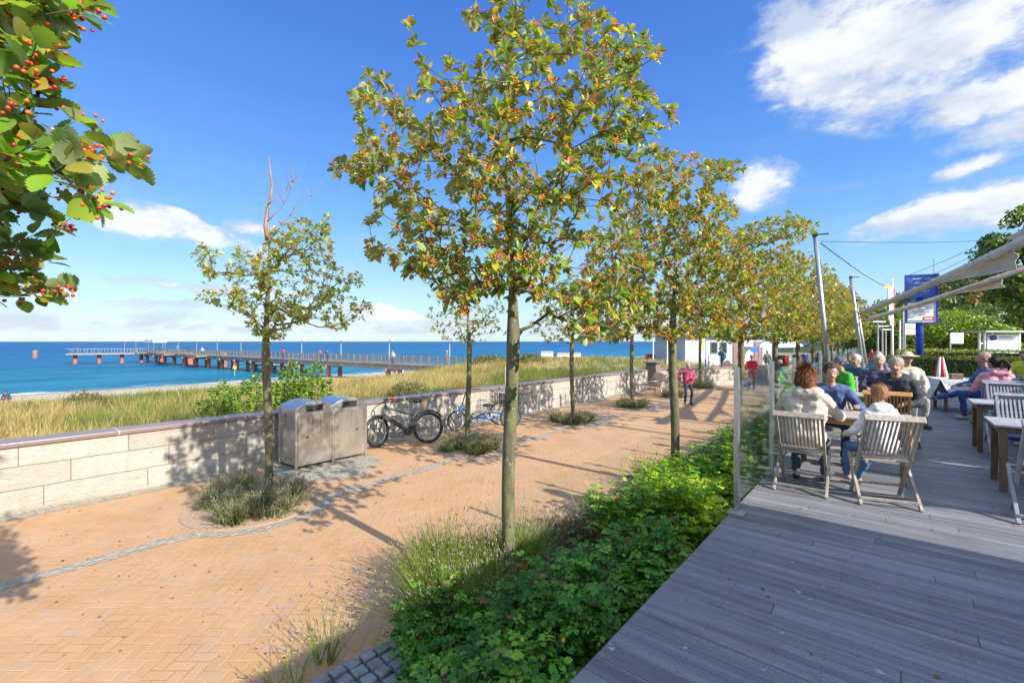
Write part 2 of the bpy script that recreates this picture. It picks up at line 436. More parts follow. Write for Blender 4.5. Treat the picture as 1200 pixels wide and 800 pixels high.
def _deck(k, b):
    tc = k.node('ShaderNodeNewGeometry').outputs['Position']
    x, y, z = k.sep(tc)
    bi = k.m('FLOOR', k.m('DIVIDE', y, .125)); fy = k.m('SUBTRACT', k.m('DIVIDE', y, .125), bi)
    rb = k.white(k.comb(bi, 0.0, 3.0))
    xo = k.m('DIVIDE', k.m('ADD', x, k.m('MULTIPLY', rb, 3.0)), 3.0); xi = k.m('FLOOR', xo); fx = k.m('SUBTRACT', xo, xi)
    r = k.white(k.comb(bi, xi, 1.0))
    col = k.mix(r, (.165, .18, .205), (.205, .22, .25))
    gn = k.noise(k.scale(tc, (.7, 20, 1)), 1.0, 7, .65)
    col = k.mix(k.m('MULTIPLY', k.ramp(gn, .40, .72), .7), col, (.38, .37, .37))
    g2 = k.noise(k.scale(tc, (.8, 3.0, 1), (0, 0, 0), (7, 2, 0)), 1.2, 6, .65)
    col = k.mix(k.m('MULTIPLY', k.ramp(g2, .46, .70), .6), col, (.10, .09, .088))
    gr = k.m('SINE', k.m('MULTIPLY', y, 2 * math.pi / .0161))
    col = k.mix(k.m('MULTIPLY', k.ramp(gr, -.9, -.1, 1, 0), .62), col, (.05, .045, .04))
    e = k.m('MINIMUM', fy, k.m('SUBTRACT', 1.0, fy)); ex = k.m('MINIMUM', fx, k.m('SUBTRACT', 1.0, fx))
    gap = k.m('MINIMUM', k.ramp(e, .006, .026), k.ramp(ex, .0006, .0014))
    col = k.mix(gap, (.07, .065, .06), col)
    col = k.mix(k.m('MULTIPLY', k.ramp(r, .78, .84), .18), col, (.36, .35, .34)); col = k.mix(k.m('MULTIPLY', k.ramp(r, .16, .10), .22), col, (.10, .09, .09))
    sx = k.m('ABSOLUTE', k.m('SUBTRACT', k.m('FRACT', k.m('DIVIDE', x, .55)), .5)); sy = k.m('ABSOLUTE', k.m('SUBTRACT', k.m('ABSOLUTE', k.m('SUBTRACT', fy, .5)), .30))
    scr = k.m('MULTIPLY', k.m('LESS_THAN', sx, .0085), k.m('LESS_THAN', sy, .032)); col = k.mix(k.m('MULTIPLY', scr, .8), col, (.03, .03, .03))
    sp = k.noise(tc, 11, 3); col = k.mix(k.m('MULTIPLY', k.ramp(sp, .70, .73), .6), col, (.5, .5, .48))
    k.put(b.inputs['Base Color'], col); b.inputs['Roughness'].default_value = .62
    k.put(b.inputs['Roughness'], k.mixf(k.ramp(gn, .3, .7), .68, .5))
    h = k.m('MULTIPLY', k.m('ADD', k.m('MULTIPLY', gr, .5), k.m('ADD', k.m('MULTIPLY', gn, .5), k.m('MULTIPLY', gap, 1.5))), 1.0)
    k.put(b.inputs['Normal'], k.bump(h, .8, .003))
M['deck'] = material('grooved_decking', _deck)
def _stone(k, b):
    tc = k.node('ShaderNodeTexCoord').outputs['Object']
    x, y, z = k.sep(tc)
    row = k.m('FLOOR', k.m('DIVIDE', z, .335)); fz = k.m('SUBTRACT', k.m('DIVIDE', z, .335), row)
    rr = k.white(k.comb(row, 2.0, 0.0))
    yo = k.m('DIVIDE', k.m('ADD', y, k.m('MULTIPLY', rr, 1.4)), 1.25); yi = k.m('FLOOR', yo); fyy = k.m('SUBTRACT', yo, yi)
    r = k.white(k.comb(row, yi, 5.0))
    col = k.mix(r, (.36, .325, .28), (.44, .41, .36))
    n = k.noise(tc, 3.5, 7, .65); col = k.mix(k.m('MULTIPLY', k.ramp(n, .42, .7), .5), col, (.31, .265, .21))
    n2 = k.noise(tc, 60, 4, .7); col = k.mix(k.m('MULTIPLY', k.ramp(n2, .5, .8), .35), col, (.24, .21, .18))
    cr_ = k.noise(k.scale(tc, (1, .8, 4.5)), 2.2, 8, .6); crk = k.ramp(k.m('ABSOLUTE', k.m('SUBTRACT', cr_, .5)), .0, .010, 1, 0)
    col = k.mix(k.m('MULTIPLY', crk, .55), col, (.18, .15, .11)); stn = k.noise(k.scale(tc, (1, 3, .6)), 1.6, 6, .6)
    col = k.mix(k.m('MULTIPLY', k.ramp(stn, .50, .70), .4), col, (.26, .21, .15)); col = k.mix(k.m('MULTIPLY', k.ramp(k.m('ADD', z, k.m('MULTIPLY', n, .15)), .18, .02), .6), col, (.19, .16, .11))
    e = k.m('MINIMUM', k.m('MULTIPLY', k.m('MINIMUM', fz, k.m('SUBTRACT', 1.0, fz)), .335), k.m('MULTIPLY', k.m('MINIMUM', fyy, k.m('SUBTRACT', 1.0, fyy)), 1.25))
    ed = k.ramp(k.m('ADD', e, k.m('MULTIPLY', k.m('SUBTRACT', k.noise(tc, 14, 4), .5), .012)), .002, .009)
    k.put(b.inputs['Base Color'], k.mix(ed, (.25, .215, .165), col)); b.inputs['Roughness'].default_value = .85
    chis = k.noise(k.scale(tc, (2, 1.3, 9)), 2.2, 7, .7)
    big = k.noise(k.scale(tc, (1, 1, 2)), 5, 6, .6)
    k.put(b.inputs['Normal'], k.bump(k.m('ADD', k.m('MULTIPLY', ed, .6), k.m('ADD', k.m('MULTIPLY', big, .8), k.m('ADD', k.m('MULTIPLY', chis, .55), k.m('MULTIPLY', n2, .15)))), .8, .03))
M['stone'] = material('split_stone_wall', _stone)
def _coping(k, b):
    tc = k.node('ShaderNodeTexCoord').outputs['Object']
    x, y, z = k.sep(tc)
    yo = k.m('DIVIDE', y, 1.9); yi = k.m('FLOOR', yo); f = k.m('SUBTRACT', yo, yi); r = k.white(k.comb(yi, 1.0, 0.0))
    n = k.noise(tc, 80, 4, .7)
    col = k.mix(r, (.20, .135, .13), (.27, .185, .17)); col = k.mix(k.m('MULTIPLY', k.ramp(n, .4, .7), .5), col, (.16, .10, .10))
    e = k.ramp(k.m('MINIMUM', f, k.m('SUBTRACT', 1.0, f)), .003, .006)
    k.put(b.inputs['Base Color'], k.mix(e, (.5, .45, .38), col)); b.inputs['Roughness'].default_value = .32
M['coping'] = material('polished_coping', _coping)
def _steel(k, b):
    tc = k.node('ShaderNodeTexCoord').outputs['Object']
    n = k.noise(k.scale(tc, (1, 1, .8)), 3.5, 5, .6); n2 = k.noise(k.scale(tc, (60, 60, 2)), 1, 3)
    k.put(b.inputs['Base Color'], k.mix(k.ramp(n, .4, .7), (.66, .65, .63), (.50, .48, .45)))
    k.put(b.inputs['Roughness'], k.mixf(k.ramp(n, .35, .65), .25, .45)); b.inputs['Metallic'].default_value = .95
    k.put(b.inputs['Normal'], k.bump(k.m('ADD', n, k.m('MULTIPLY', n2, .03)), .12, .02))
M['steel'] = material('brushed_steel', _steel)
def _panel_steel(k, b):
    tc = k.node('ShaderNodeTexCoord').outputs['Object']
    x, y, z = k.sep(tc)
    n = k.noise(k.scale(tc, (1, 1, .8)), 3.0, 5, .6)
    st = k.noise(k.scale(tc, (9, 9, 1.2)), 1, 6, .65)
    grime = k.m('MULTIPLY', k.ramp(st, .42, .66), k.ramp(z, .45, 1.0))
    col = k.mix(k.ramp(n, .4, .7), (.64, .61, .55), (.52, .49, .43)); col = k.mix(k.m('MULTIPLY', grime, .85), col, (.13, .12, .10))
    k.put(b.inputs['Base Color'], col); k.put(b.inputs['Roughness'], k.mixf(grime, .30, .5)); b.inputs['Metallic'].default_value = .9
    k.put(b.inputs['Normal'], k.bump(n, .25, .03))
M['door_steel'] = material('weathered_steel', _panel_steel)
def _teak(name, a, c, dark):
    def f(k, b):
        tc = k.node('ShaderNodeTexCoord').outputs['Object']
        n = k.noise(k.scale(tc, (16, 16, 3)), 1.5, 6, .65)
        col = k.mix(k.ramp(n, .3, .7), a, c); col = k.mix(k.m('MULTIPLY', k.ramp(k.noise(tc, 3, 3), .52, .7), .5), col, dark)
        k.put(b.inputs['Base Color'], col); b.inputs['Roughness'].default_value = .65
        k.put(b.inputs['Normal'], k.bump(n, .3, .004))
    return material(name, f)
M['teak'] = _teak('weathered_teak', (.30, .25, .20), (.46, .41, .35), (.20, .14, .09))
M['teak_grey'] = _teak('silvered_teak', (.25, .26, .28), (.38, .39, .42), (.16, .15, .15))
M['teak_orange'] = _teak('oiled_wood', (.52, .25, .07), (.66, .36, .12), (.35, .15, .04))
M['teak_dark'] = _teak('dark_wood', (.14, .08, .045), (.22, .14, .08), (.08, .04, .02))
M['bench_wood'] = _teak('bench_wood', (.46, .24, .12), (.58, .34, .19), (.28, .15, .08))
M['white'] = material('white_paint', color=(.78, .78, .76), rough=.5, var=.04)
M['offwhite'] = material('cream_boards', color=(.40, .43, .45), rough=.6, var=.05)
M['blue'] = material('blue_enamel', color=(.02, .06, .42), rough=.35)
M['blue_board'] = material('blue_board', color=(.04, .12, .40), rough=.4, var=.2)
M['red'] = material('red_paint', color=(.55, .02, .03), rough=.5, var=.1)
M['black'] = material('black_rubber', color=(.015, .015, .017), rough=.55)
M['darkmetal'] = material('dark_metal', color=(.05, .05, .055), rough=.4, metal=.6)
M['grey'] = material('grey_paint', color=(.32, .33, .34), rough=.5, var=.1)
M['galv'] = material('galvanised_steel', color=(.42, .43, .44), rough=.38, metal=.85, var=.1)
M['concrete'] = material('concrete', color=(.27, .235, .20), rough=.85, var=.18, vscale=2, bump=.3)
M['pierwood'] = material('pier_timber', color=(.20, .15, .11), rough=.8, var=.25, vscale=1.5)
M['pile'] = material('pile_red_steel', color=(.36, .13, .08), rough=.7, var=.3, vscale=2)
M['window'] = material('window_glass', color=(.03, .04, .05), rough=.08)
M['brown'] = material('brown_boards', color=(.22, .13, .12), rough=.6, var=.1)
M['greenroof'] = material('green_roof_edge', color=(.10, .20, .12), rough=.6)
M['soil'] = material('soil', color=(.10, .07, .045), rough=.95, var=.4, vscale=12, bump=.8)
M['gravel'] = material('pink_gravel', color=(.40, .28, .19), rough=.9, var=.25, vscale=60, bump=.8, bscale=120)
M['sail'] = foliage_plain = material('sail_cloth', color=(.62, .55, .44), rough=.85, var=.08, vscale=5)
M['canvas'] = material('canvas', color=(.60, .56, .50), rough=.85, var=.12, vscale=5, bump=.4, bscale=14)
M['yellow'] = material('yellow_paint', color=(.75, .50, .04), rough=.5)
M['orange'] = material('orange_rubber', color=(.75, .17, .03), rough=.5)
M['bikeblue'] = material('blue_frame', color=(.03, .18, .52), rough=.25)
M['bikeblack'] = material('graphite_frame', color=(.05, .06, .06), rough=.3, metal=.3)
M['chrome'] = material('chrome', color=(.7, .7, .7), rough=.18, metal=1)
M['cloth_white'] = material('table_cloth', color=(.62, .62, .64), rough=.9, var=.05)
M['cushion'] = material('blue_cushion', color=(.07, .11, .26), rough=.9, var=.15)
M['plaster'] = material('plaster_wall', color=(.62, .60, .56), rough=.85, var=.06)
def _glass():
    m = bpy.data.materials.new('clear_glass'); m.use_nodes = True; k = NT(m.node_tree); k.n.remove(k.n['Principled BSDF'])
    t = k.node('ShaderNodeBsdfTransparent'); t.inputs[0].default_value = (.95, .975, .965, 1)
    g = k.node('ShaderNodeBsdfGlossy'); g.inputs['Roughness'].default_value = .03; g.inputs[0].default_value = (.9, 1, .97, 1)
    f = k.node('ShaderNodeFresnel'); f.inputs[0].default_value = 1.5
    mx = k.node('ShaderNodeMixShader'); k.put(mx.inputs[0], k.m('MULTIPLY', f.outputs[0], .5)); k.l.new(t.outputs[0], mx.inputs[1]); k.l.new(g.outputs[0], mx.inputs[2])
    k.l.new(mx.outputs[0], k.n['Material Output'].inputs[0]); return m
M['glass'] = _glass()

# ================================================================== SETTING
DZ = 0.85            # deck height above the promenade
SEA = -3.2
WX = -9.8            # promenade side of the sea wall
def fbm(x, y, s, o=4, seed=0.0):
    v = 0; a = 1; t = 0
    for q in range(o):
        v += a * mnoise.noise((x / s, y / s, seed + q * 7.3)); t += a; a *= .5; s *= .5
    return v / t
def ground_z(x, y):
    """terrain height: promenade level, dunes, beach, sea bed, wooded hill"""
    inland = -0.06
    def sm(a, b, t):
        t = max(0, min(1, (t - a) / (b - a))); return t * t * (3 - 2 * t)
    # hill behind the village
    hl = 52 * sm(170, 520, y) * sm(-60, 40, x) * (0.93 + .10 * fbm(x, y, 120, 3, 2)) * (1 - .12 * sm(60, 10, x))
    if x > -9.9 and y < 22: return inland + hl
    d = .30 + .16 * fbm(x, y, 5, 3) + .05 * fbm(x, y, 1.2, 2, 5)
    bump = .62 * math.exp(-(((x + 20) / 9) ** 2 + ((y - 32) / 9) ** 2)) + .45 * math.exp(-(((x + 26) / 8) ** 2 + ((y - 26) / 6) ** 2))
    slope = sm(-19, -46, x)
    beach = -2.5 - .6 * sm(-46, -71, x) - .1 * sm(-69, -73, x) * 3 - 3 * sm(-74, -110, x)
    z = (d + bump) * (1 - slope) + beach * slope + .05 * fbm(x, y, 3, 2, 9) * (1 - sm(-60, -68, x))
    if x > -12 and y >= 22: 
        t = sm(-9.9, -14, x) if y < 30 else sm(-2, -14, x)
        z = inland * (1 - t) + z * t
    if -9.95 < x < -9.0 and y < 22: z = inland
    return z + hl
def terrain(name, xs, ys, mat):
    V = []; F = []
    for y in ys:
        for x in xs: V.append((x, y, ground_z(x, y)))
    n = len(xs)
    for j in range(len(ys) - 1):
        for i in range(n - 1): F.append((j * n + i, j * n + i + 1, (j + 1) * n + i + 1, (j + 1) * n + i))
    o = np_mesh(name, V, F, mat, smooth=True); return tag(o, None, None, kind='structure')
def _land(k, b):
    tc = k.node('ShaderNodeNewGeometry').outputs['Position']; x, y, z = k.sep(tc)
    n = k.noise(tc, .35, 6, .6); n2 = k.noise(tc, 3, 5, .6)
    sand = k.mix(n2, (.46, .39, .29), (.54, .47, .36))
    wet = k.ramp(z, SEA + .02, SEA + .28); sand = k.mix(wet, (.34, .28, .20), sand)
    dune = k.mix(k.ramp(n, .35, .65), (.30, .24, .12), (.22, .20, .08)); dune = k.mix(k.ramp(k.noise(tc, .55, 5, .6), .50, .62), dune, (.46, .38, .26))
    inl = k.mix(k.ramp(n, .4, .6), (.33, .27, .20), (.40, .36, .30))
    hill = k.mix(k.ramp(n, .4, .6), (.025, .05, .015), (.06, .07, .02))
    a = k.ramp(k.m('ADD', x, k.m('MULTIPLY', k.m('SUBTRACT', n, .5), 9)), -38, -34)
    c = k.mix(a, sand, dune)
    c = k.mix(k.m('MULTIPLY', k.ramp(x, -10.2, -9.7), k.ramp(y, 90, 80)), c, inl)
    c = k.mix(k.ramp(y, 95, 110), c, hill)
    k.put(b.inputs['Base Color'], c); b.inputs['Roughness'].default_value = .95; b.inputs['Specular IOR Level'].default_value = .15
    k.put(b.inputs['Normal'], k.bump(k.m('ADD', n2, k.noise(tc, 22, 4)), .6, .04))
M['land'] = material('dune_and_sand', _land)
def stops(*a):
    out = []
    for lo, hi, st in a:
        out += list(np.arange(lo, hi - 1e-6, st))
    return out + [a[-1][1]]
terrain('terrain', stops((-130, -76, 9), (-76, -44, 1.2), (-44, -10.5, .55), (-10.5, -8.5, .4), (-8.5, 40, 6), (40, 500, 20)),
        stops((-150, -20, 10), (-20, 60, .8), (60, 110, 5), (110, 700, 14)), M['land'])

def _water(k, b):
    tc = k.node('ShaderNodeNewGeometry').outputs['Position']; x, y, z = k.sep(tc)
    n = k.noise(k.scale(tc, (1, .35, 1)), .02, 5, .6); n2 = k.noise(k.scale(tc, (1, .3, 1)), .09, 6, .6)
    xx = k.m('ADD', x, k.m('MULTIPLY', k.m('SUBTRACT', n, .5), 160))
    deep = k.mix(k.ramp(n2, .4, .65), (.004, .066, .19), (.010, .095, .25))
    mid = k.mix(k.ramp(n2, .4, .62), (.002, .085, .20), (.008, .125, .25))
    near = k.mix(k.ramp(n2, .4, .62), (.006, .12, .20), (.016, .16, .25))
    c = k.mix(k.ramp(xx, -420, -130), deep, mid); c = k.mix(k.ramp(xx, -150, -80), c, near)
    c = k.mix(k.ramp(k.m('ADD', x, k.m('MULTIPLY', n2, 5)), -71.5, -67), c, (.24, .26, .20))
    w = k.noise(k.scale(tc, (1, .45, 1)), 1.1, 7, .62); w2 = k.noise(k.scale(tc, (1, .4, 1)), .22, 5, .6)
    foam = k.m('MULTIPLY', k.ramp(k.noise(k.scale(tc, (1, .16, 1)), .9, 5, .6), .52, .60), k.ramp(x, -77, -72.5))
    swell = k.noise(k.scale(tc, (1, .22, 1)), .30, 7, .65); c = k.mix(k.m('MULTIPLY', k.ramp(swell, .50, .66), .5), c, (.03, .19, .30)); c = k.mix(k.m('MULTIPLY', k.ramp(swell, .46, .34), .4), c, (.0, .05, .12))
    c = k.mix(k.m('MULTIPLY', k.ramp(w, .72, .76), .5), c, (.6, .68, .7))
    c = k.mix(foam, c, (.8, .85, .85))
    k.put(b.inputs['Base Color'], c); b.inputs['Roughness'].default_value = .38; b.inputs['IOR'].default_value = 1.33; b.inputs['Specular IOR Level'].default_value = .06
    k.put(b.inputs['Normal'], k.bump(k.m('ADD', k.m('MULTIPLY', w, .5), k.m('MULTIPLY', w2, 1.6)), .8, .6))
M['water'] = material('sea_water', _water)
# sea: one sheet reaching the horizon, ending under the beach
xs = [-40000, -12000, -4000, -1500, -600, -300, -150, -66]; ys = [-40000, -9000, -2000, -600, -150, 0, 150, 600, 2000, 9000, 40000]
V = [(x, y, SEA) for y in ys for x in xs]; F = [(j * 8 + i, j * 8 + i + 1, j * 8 + i + 9, j * 8 + i + 8) for j in range(len(ys) - 1) for i in range(7)]
tag(np_mesh('sea', V, F, M['water']), None, None, kind='structure')
# far coast sea to the north, beyond the dunes and huts
def sheet(name, poly, z, mat, kind='structure', thick=.10):
    m = MB(); m.prism(poly, z - thick, z); o = m.build(name, mat); return tag(o, None, None, kind=kind) if kind else o
def circle(cx, cy, r, n=40, a0=0, a1=2 * math.pi): return [(cx + r * math.cos(a0 + (a1 - a0) * i / n), cy + r * math.sin(a0 + (a1 - a0) * i / n)) for i in range(n if abs(a1 - a0 - 2 * math.pi) < 1e-6 else n + 1)]
sheet('promenade_paving', [(WX, -25), (14, -25), (14, 90), (-2, 90), (-5.6, 34), (-6.9, 28.4), (WX, 23.7)], 0.0, M['brick'])
def strip(name, pts, w, z, mat, parent=None):
    """flat band along a path"""
    pts = [Vector((p[0], p[1], 0)) for p in pts]; m = MB(); L = []; R_ = []
    for i, p in enumerate(pts):
        a = pts[max(0, i - 1)]; b = pts[min(len(pts) - 1, i + 1)]; t = (b - a).normalized(); nn = Vector((-t.y, t.x, 0))
        L.append((p + nn * w / 2 + Vector((0, 0, z)))[:]); R_.append((p - nn * w / 2 + Vector((0, 0, z)))[:])
    n = len(pts); m.add(L + R_, [(i + 1, i, n + i, n + i + 1) for i in range(n - 1)])
    return tag(m.build(name, mat, parent), None, None, kind='structure')
strip('wall_foot_setts', [(WX + .17, -25), (WX + .17, 23.6)], .34, .004, M['cobble'])
ROW2 = [(-7.6, -1.4), (-7.6, 3.05), (-7.55, 7.45), (-7.6, 12.0), (-7.6, 16.2), (-7.6, 20.2), (-7.9, 25.2)]
BEDR = .78
gx = -6.98
# granite channel that runs between the beds and sweeps round each of them
ch = [(gx, -25)]
for (cx, cy) in ROW2[1:6]:
    ex = cy < 4; bx, by, br_ = (cx + .14, cy - .25, BEDR + .26) if ex else (cx + .02, cy, BEDR + .12)
    for i in range(17):
        a = math.radians(-62 + 124 * i / 16); ch.append((bx + br_ * math.cos(a), by + br_ * math.sin(a)))
ch.append((gx, 30))
strip('drainage_channel', ch, .20, .004, M['cobble'])
sheet('bin_pad', [(-9.9, 3.7), (-8.1, 3.7), (-7.6, 4.7), (-8.2, 5.6), (-9.9, 5.9)], .003, material('dark_setts', lambda k, b: _cobble(k, b), rough=.8), thick=.05)
for i, (cx, cy) in enumerate(ROW2):
    sheet('bed_gravel', circle(cx + (.12 if i == 1 else 0), cy - (.25 if i == 1 else 0), BEDR + (.14 if i == 1 else 0)), .012, M['gravel'], thick=.1)

# planting strip between promenade and deck
bed = [(-2.87 + .70 * math.cos(math.radians(a_)), 3.2 + .70 * math.sin(math.radians(a_))) for a_ in range(150, 275, 12)] + [(-2.3, 1.2), (-2.3, -1), (-1.21, -1), (-1.21, 34), (-3.4, 34), (-3.45, 8.8), (-3.35, 5.2), (-3.5, 4.3)]
sheet('planting_soil', bed, .02, M['soil'], thick=.15)
rim2 = MB(); RC = (-2.87, 3.2)
for i in range(22):
    a = math.radians(128 + i * 7.4)
    rim2.box((RC[0] + .79 * math.cos(a), RC[1] + .79 * math.sin(a), .012 + rng.uniform(-.003, .003)), (.20, .094, .05), a + rng.uniform(-.02, .02))
tag(rim2.build('kerb', material('brick_edging', color=(.43, .27, .16), rough=.8, var=.2, vscale=3, bump=.3), bevel=.006), None, None, kind='structure')
m = MB(); pr = circle(RC[0], RC[1], .905, 30, math.radians(122), math.radians(288)); pq = circle(RC[0], RC[1], .885, 30, math.radians(122), math.radians(288))
m.add([(*p, .005) for p in pr] + [(*p, .005) for p in pq], [(i, i + 1, 32 + i, 31 + i) for i in range(30)])
tag(m.build('open_joint', M['soil']), None, None, kind='structure')
sets = MB()
for i in range(11):
    for j in range(12):
        x = -3.25 + i * .12 + j * .012; y = 1.05 + j * .12 - i * .01
        if math.hypot(x - RC[0], y - RC[1]) < .97 or x + y * .4 < -2.55 or x > -2.0: continue
        sets.box((x + rng.uniform(-.01, .01), y, .02 + rng.uniform(-.006, .006)), (.102, .102, .06), rng.uniform(-.12, .12))
for i in range(26):
    a = rng.uniform(0, 6.28); r = rng.uniform(.1, .45)
    sets.box((-2.75 + r * math.cos(a), 4.3 + r * math.sin(a), .035), (.11, .10, .05), a)
tag(sets.build('granite_setts', material('blue_setts', color=(.22, .23, .25), rough=.7, var=.3, vscale=8, bump=.4), bevel=.012), None, None, kind='structure')

# the deck
dk = MB(); dk.bbox(-1.2, 4.6, -12, 29.4, DZ - .045, DZ)
tag(dk.build('deck', M['deck']), None, None, kind='structure')
fs_ = MB(); fs_.bbox(-1.17, 4.5, -12, 29.3, -.02, DZ - .05)
tag(fs_.build('deck_substructure', M['teak_dark']), None, None, kind='structure')

# sea wall with coping
def wall_run(name, pts, label):
    t = thing(name, label, 'wall', (pts[0][0], pts[0][1], 0))
    P0 = Vector(pts[0]); k_ = 0
    for a, b in zip(pts[:-1], pts[1:]):
        a = Vector(a); b = Vector(b); L = (b - a).length; rz = math.atan2((b - a).y, (b - a).x) - math.pi / 2
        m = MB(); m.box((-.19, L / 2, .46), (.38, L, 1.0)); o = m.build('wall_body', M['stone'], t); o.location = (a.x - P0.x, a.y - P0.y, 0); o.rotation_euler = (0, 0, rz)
        m = MB(); m.box((-.185, L / 2, .997), (.45, L, .07)); o = m.build('coping', M['coping'], t, bevel=.012); o.location = (a.x - P0.x, a.y - P0.y, 0); o.rotation_euler = (0, 0, rz)
    return t
wall_run('sea_wall', [(WX, -25), (WX, 23.6)], 'long low wall of pale split stone with a polished reddish coping')
wall_run('stone_wall', [(WX + .05, 23.7), (-6.9, 28.2), (-5.9, 32.5)], 'pale stone wall turning off behind the far tree beds')
t = thing('pillar', 'square brown pillar with a dark cap at the bend of the stone wall', 'pillar', (-9.62, 23.0, 0))
m = MB(); m.bbox(-.27, .27, -.27, .27, 0, 1.36); m.build('shaft', M['pierwood'], t)
m = MB(); m.bbox(-.38, .38, -.38, .38, 1.36, 1.44); m.build('cap', material('slate_cap', color=(.12, .13, .17), rough=.3), t, bevel=.01)

# ------------------------------------------------------------------ pier
def pier_pt(s): return -40.3 - s, 38 - .05 * s
PZ = -.5
M['rail'] = material('pale_rail', color=(.27, .22, .17), rough=.7, var=.15)
pt = thing('pier', 'long pier on red piles running out to sea with a timber railing', 'pier', (-40.3, 38, PZ))
ang = math.atan2(-.05, -1)
def pl(s, o, z): # local coords along pier, offset sideways
    c, s_ = math.cos(ang), math.sin(ang); return (s * c - o * s_, s * s_ + o * c, z)
LEN = 116
m = MB()
m.beam(pl(-12, 0, -.10), pl(LEN, 0, -.10), 3.2, .2)
m.build('walkway', M['pierwood'], pt)
for o_ in (-1.35, 1.35):
    m = MB(); m.beam(pl(-9, o_, -.45), pl(LEN, o_, -.45), .25, .5); m.build('beam', M['concrete'], pt)
for o_ in (-1.5, 1.5):
    m = MB()
    for h in (.38, .72, 1.06): m.beam(pl(-12, o_, h), pl(LEN, o_, h), .05, .07)
    s = -12
    while s <= LEN:
        m.beam(pl(s, o_, -.25), pl(s, o_, 1.1), .11, .11, (1, 0, 0)); s += 1.55
    m.build('railing', M['rail'], pt)
for s in [12, 26.5] + [38 + 7.0 * i for i in range(12)]:
    for o_ in (-1.0, 1.0):
        m = MB(); m.tube([pl(s, o_, SEA - PZ - 1), pl(s, o_, -.55)], .34, 12); m.build('pile', M['pile'] if s > 30 else M['concrete'] if False else M['pile'], pt)
    m = MB(); m.beam(pl(s, -1.7, -.75), pl(s, 1.7, -.75), .7, .35); m.build('pile_cap', M['concrete'], pt)
# wider viewing bays and the boat landing
for s in (75, 95, 116):
    m = MB(); m.beam(pl(s - 3, 2.6, -.15), pl(s + 3, 2.6, -.15), 2.2, .3)
    m.beam(pl(s - 3, 3.6, 1.0), pl(s + 3, 3.6, 1.0), .06, .08)
    for q in range(7): m.beam(pl(s - 3 + q, 3.6, -.1), pl(s - 3 + q, 3.6, 1.0), .09, .09, (1, 0, 0))
    m.build('viewing_bay', M['pierwood'], pt)
    m = MB(); m.tube([pl(s, -2.6, SEA - PZ - 1), pl(s, -2.6, .15)], .75, 12); m.build('fender_pile', M['pile'], pt)
    m = MB(); m.tube([pl(s, -2.6, .15), pl(s, -2.6, .5)], .85, 12); m.build('pile_head', M['concrete'], pt)
m = MB(); m.beam(pl(44, -3.5, -1.7), pl(62, -3.5, -1.7), 1.8, .3)
for q in range(5): m.tube([pl(45 + q * 4, -3.5, SEA - PZ - 1), pl(45 + q * 4, -3.5, -1.6)], .3, 8)
m.beam(pl(60, -2.2, -.4), pl(52, -3.2, -1.6), 1.0, .12)
m.build('boat_landing', M['concrete'], pt)
# pier head at right angles
hx = pl(LEN, 0, 0)
m = MB(); e0 = Vector((hx[0], hx[1], 0)); hd = Vector((-.19, -1, 0)).normalized()
m.beam(e0 + hd * -3 + Vector((0, 0, -.2)), e0 + hd * 16.5 + Vector((0, 0, -.2)), 4.0, .32)
for q in range(13):
    for o_ in (-2, 2):
        p = e0 + hd * (q * 1.3) + Vector((o_, 0, 0)); m.beam(p, p + Vector((0, 0, 1.1)), .07, .07, (1, 0, 0))
for o_ in (-2, 2): m.beam(e0 + Vector((o_, 0, 1.05)), e0 + hd * 16.5 + Vector((o_, 0, 1.05)), .05, .07)
m.build('pier_head', M['concrete'], pt)
for q in (2, 6, 10.5, 15):
    p = e0 + hd * q; m = MB(); m.tube([p + Vector((0, 0, SEA - PZ - 1)), p + Vector((0, 0, -.4))], .42, 10); m.build('pile', M['pile'], pt)
m = MB(); p = Vector(pl(112, 0, 0)); m.box(p + Vector((0, 0, 3.1)), (9, 3, .7)); m.build('ticket_hut', M['white'], pt)
for dx in (-4, 4):
    for dy in (-1.2, 1.2): m = MB(); m.tube([p + Vector((dx, dy, 0)), p + Vector((dx, dy, 2.8))], .09, 6); m.build('hut_post', M['galv'], pt)
# dolphin standing alone beyond the pier head
dp = at(41, 414, SEA, None); dp = at(41, 420, 0, 158); dol = thing('mooring_pile', 'lone red mooring pile with a pale head in the open water', 'mooring pile', (dp.x, dp.y, SEA))
m = MB(); m.tube([(0, 0, -1), (0, 0, 2.1)], .6, 14); m.build('pile', M['pile'], dol)
m = MB(); m.tube([(0, 0, 2.1), (0, 0, 2.6)], .72, 14); m.build('pile_head', M['concrete'], dol)
# lamp posts on the pier
lp = None
for i in range(13):
    s = 4.7 + 11.2 * (i - 0) - 4.7
    side = 1.45
    lab = ['pier lamp nearest the shore', 'second pier lamp from the shore', 'third pier lamp from the shore', 'fourth pier lamp from the shore', 'fifth pier lamp from the shore', 'sixth pier lamp from the shore', 'seventh pier lamp from the shore', 'eighth pier lamp from the shore', 'ninth pier lamp from the shore', 'tenth pier lamp from the shore', 'eleventh pier lamp from the shore', 'pier lamp just before the pier hut', 'pier lamp at the corner of the pier head'][i] + ', slim grey post with a globe'
    wx, wy = pier_pt(s); wx += 0.08 * side; wy -= side
    if lp is None:
        lp = thing('pier_lamp', lab, 'lamp post', (wx, wy, PZ - .6), 0, 'lamp posts along the pier')
        m = MB(); m.tube([(0, 0, 0), (0, 0, 3.85)], [.11, .07], 8); m.build('post', M['galv'], lp)
        m = MB(); m.tube([(0, 0, 3.7), (.55, 0, 3.9)], .035, 6); m.build('arm', M['galv'], lp)
        m = MB(); m.ball((.6, 0, 3.75), .19, 10, 7, (1, 1, .9)); m.build('lamp_head', M['white'], lp, True)
    else: copy_thing(lp, lab, (wx, wy, PZ - .6))

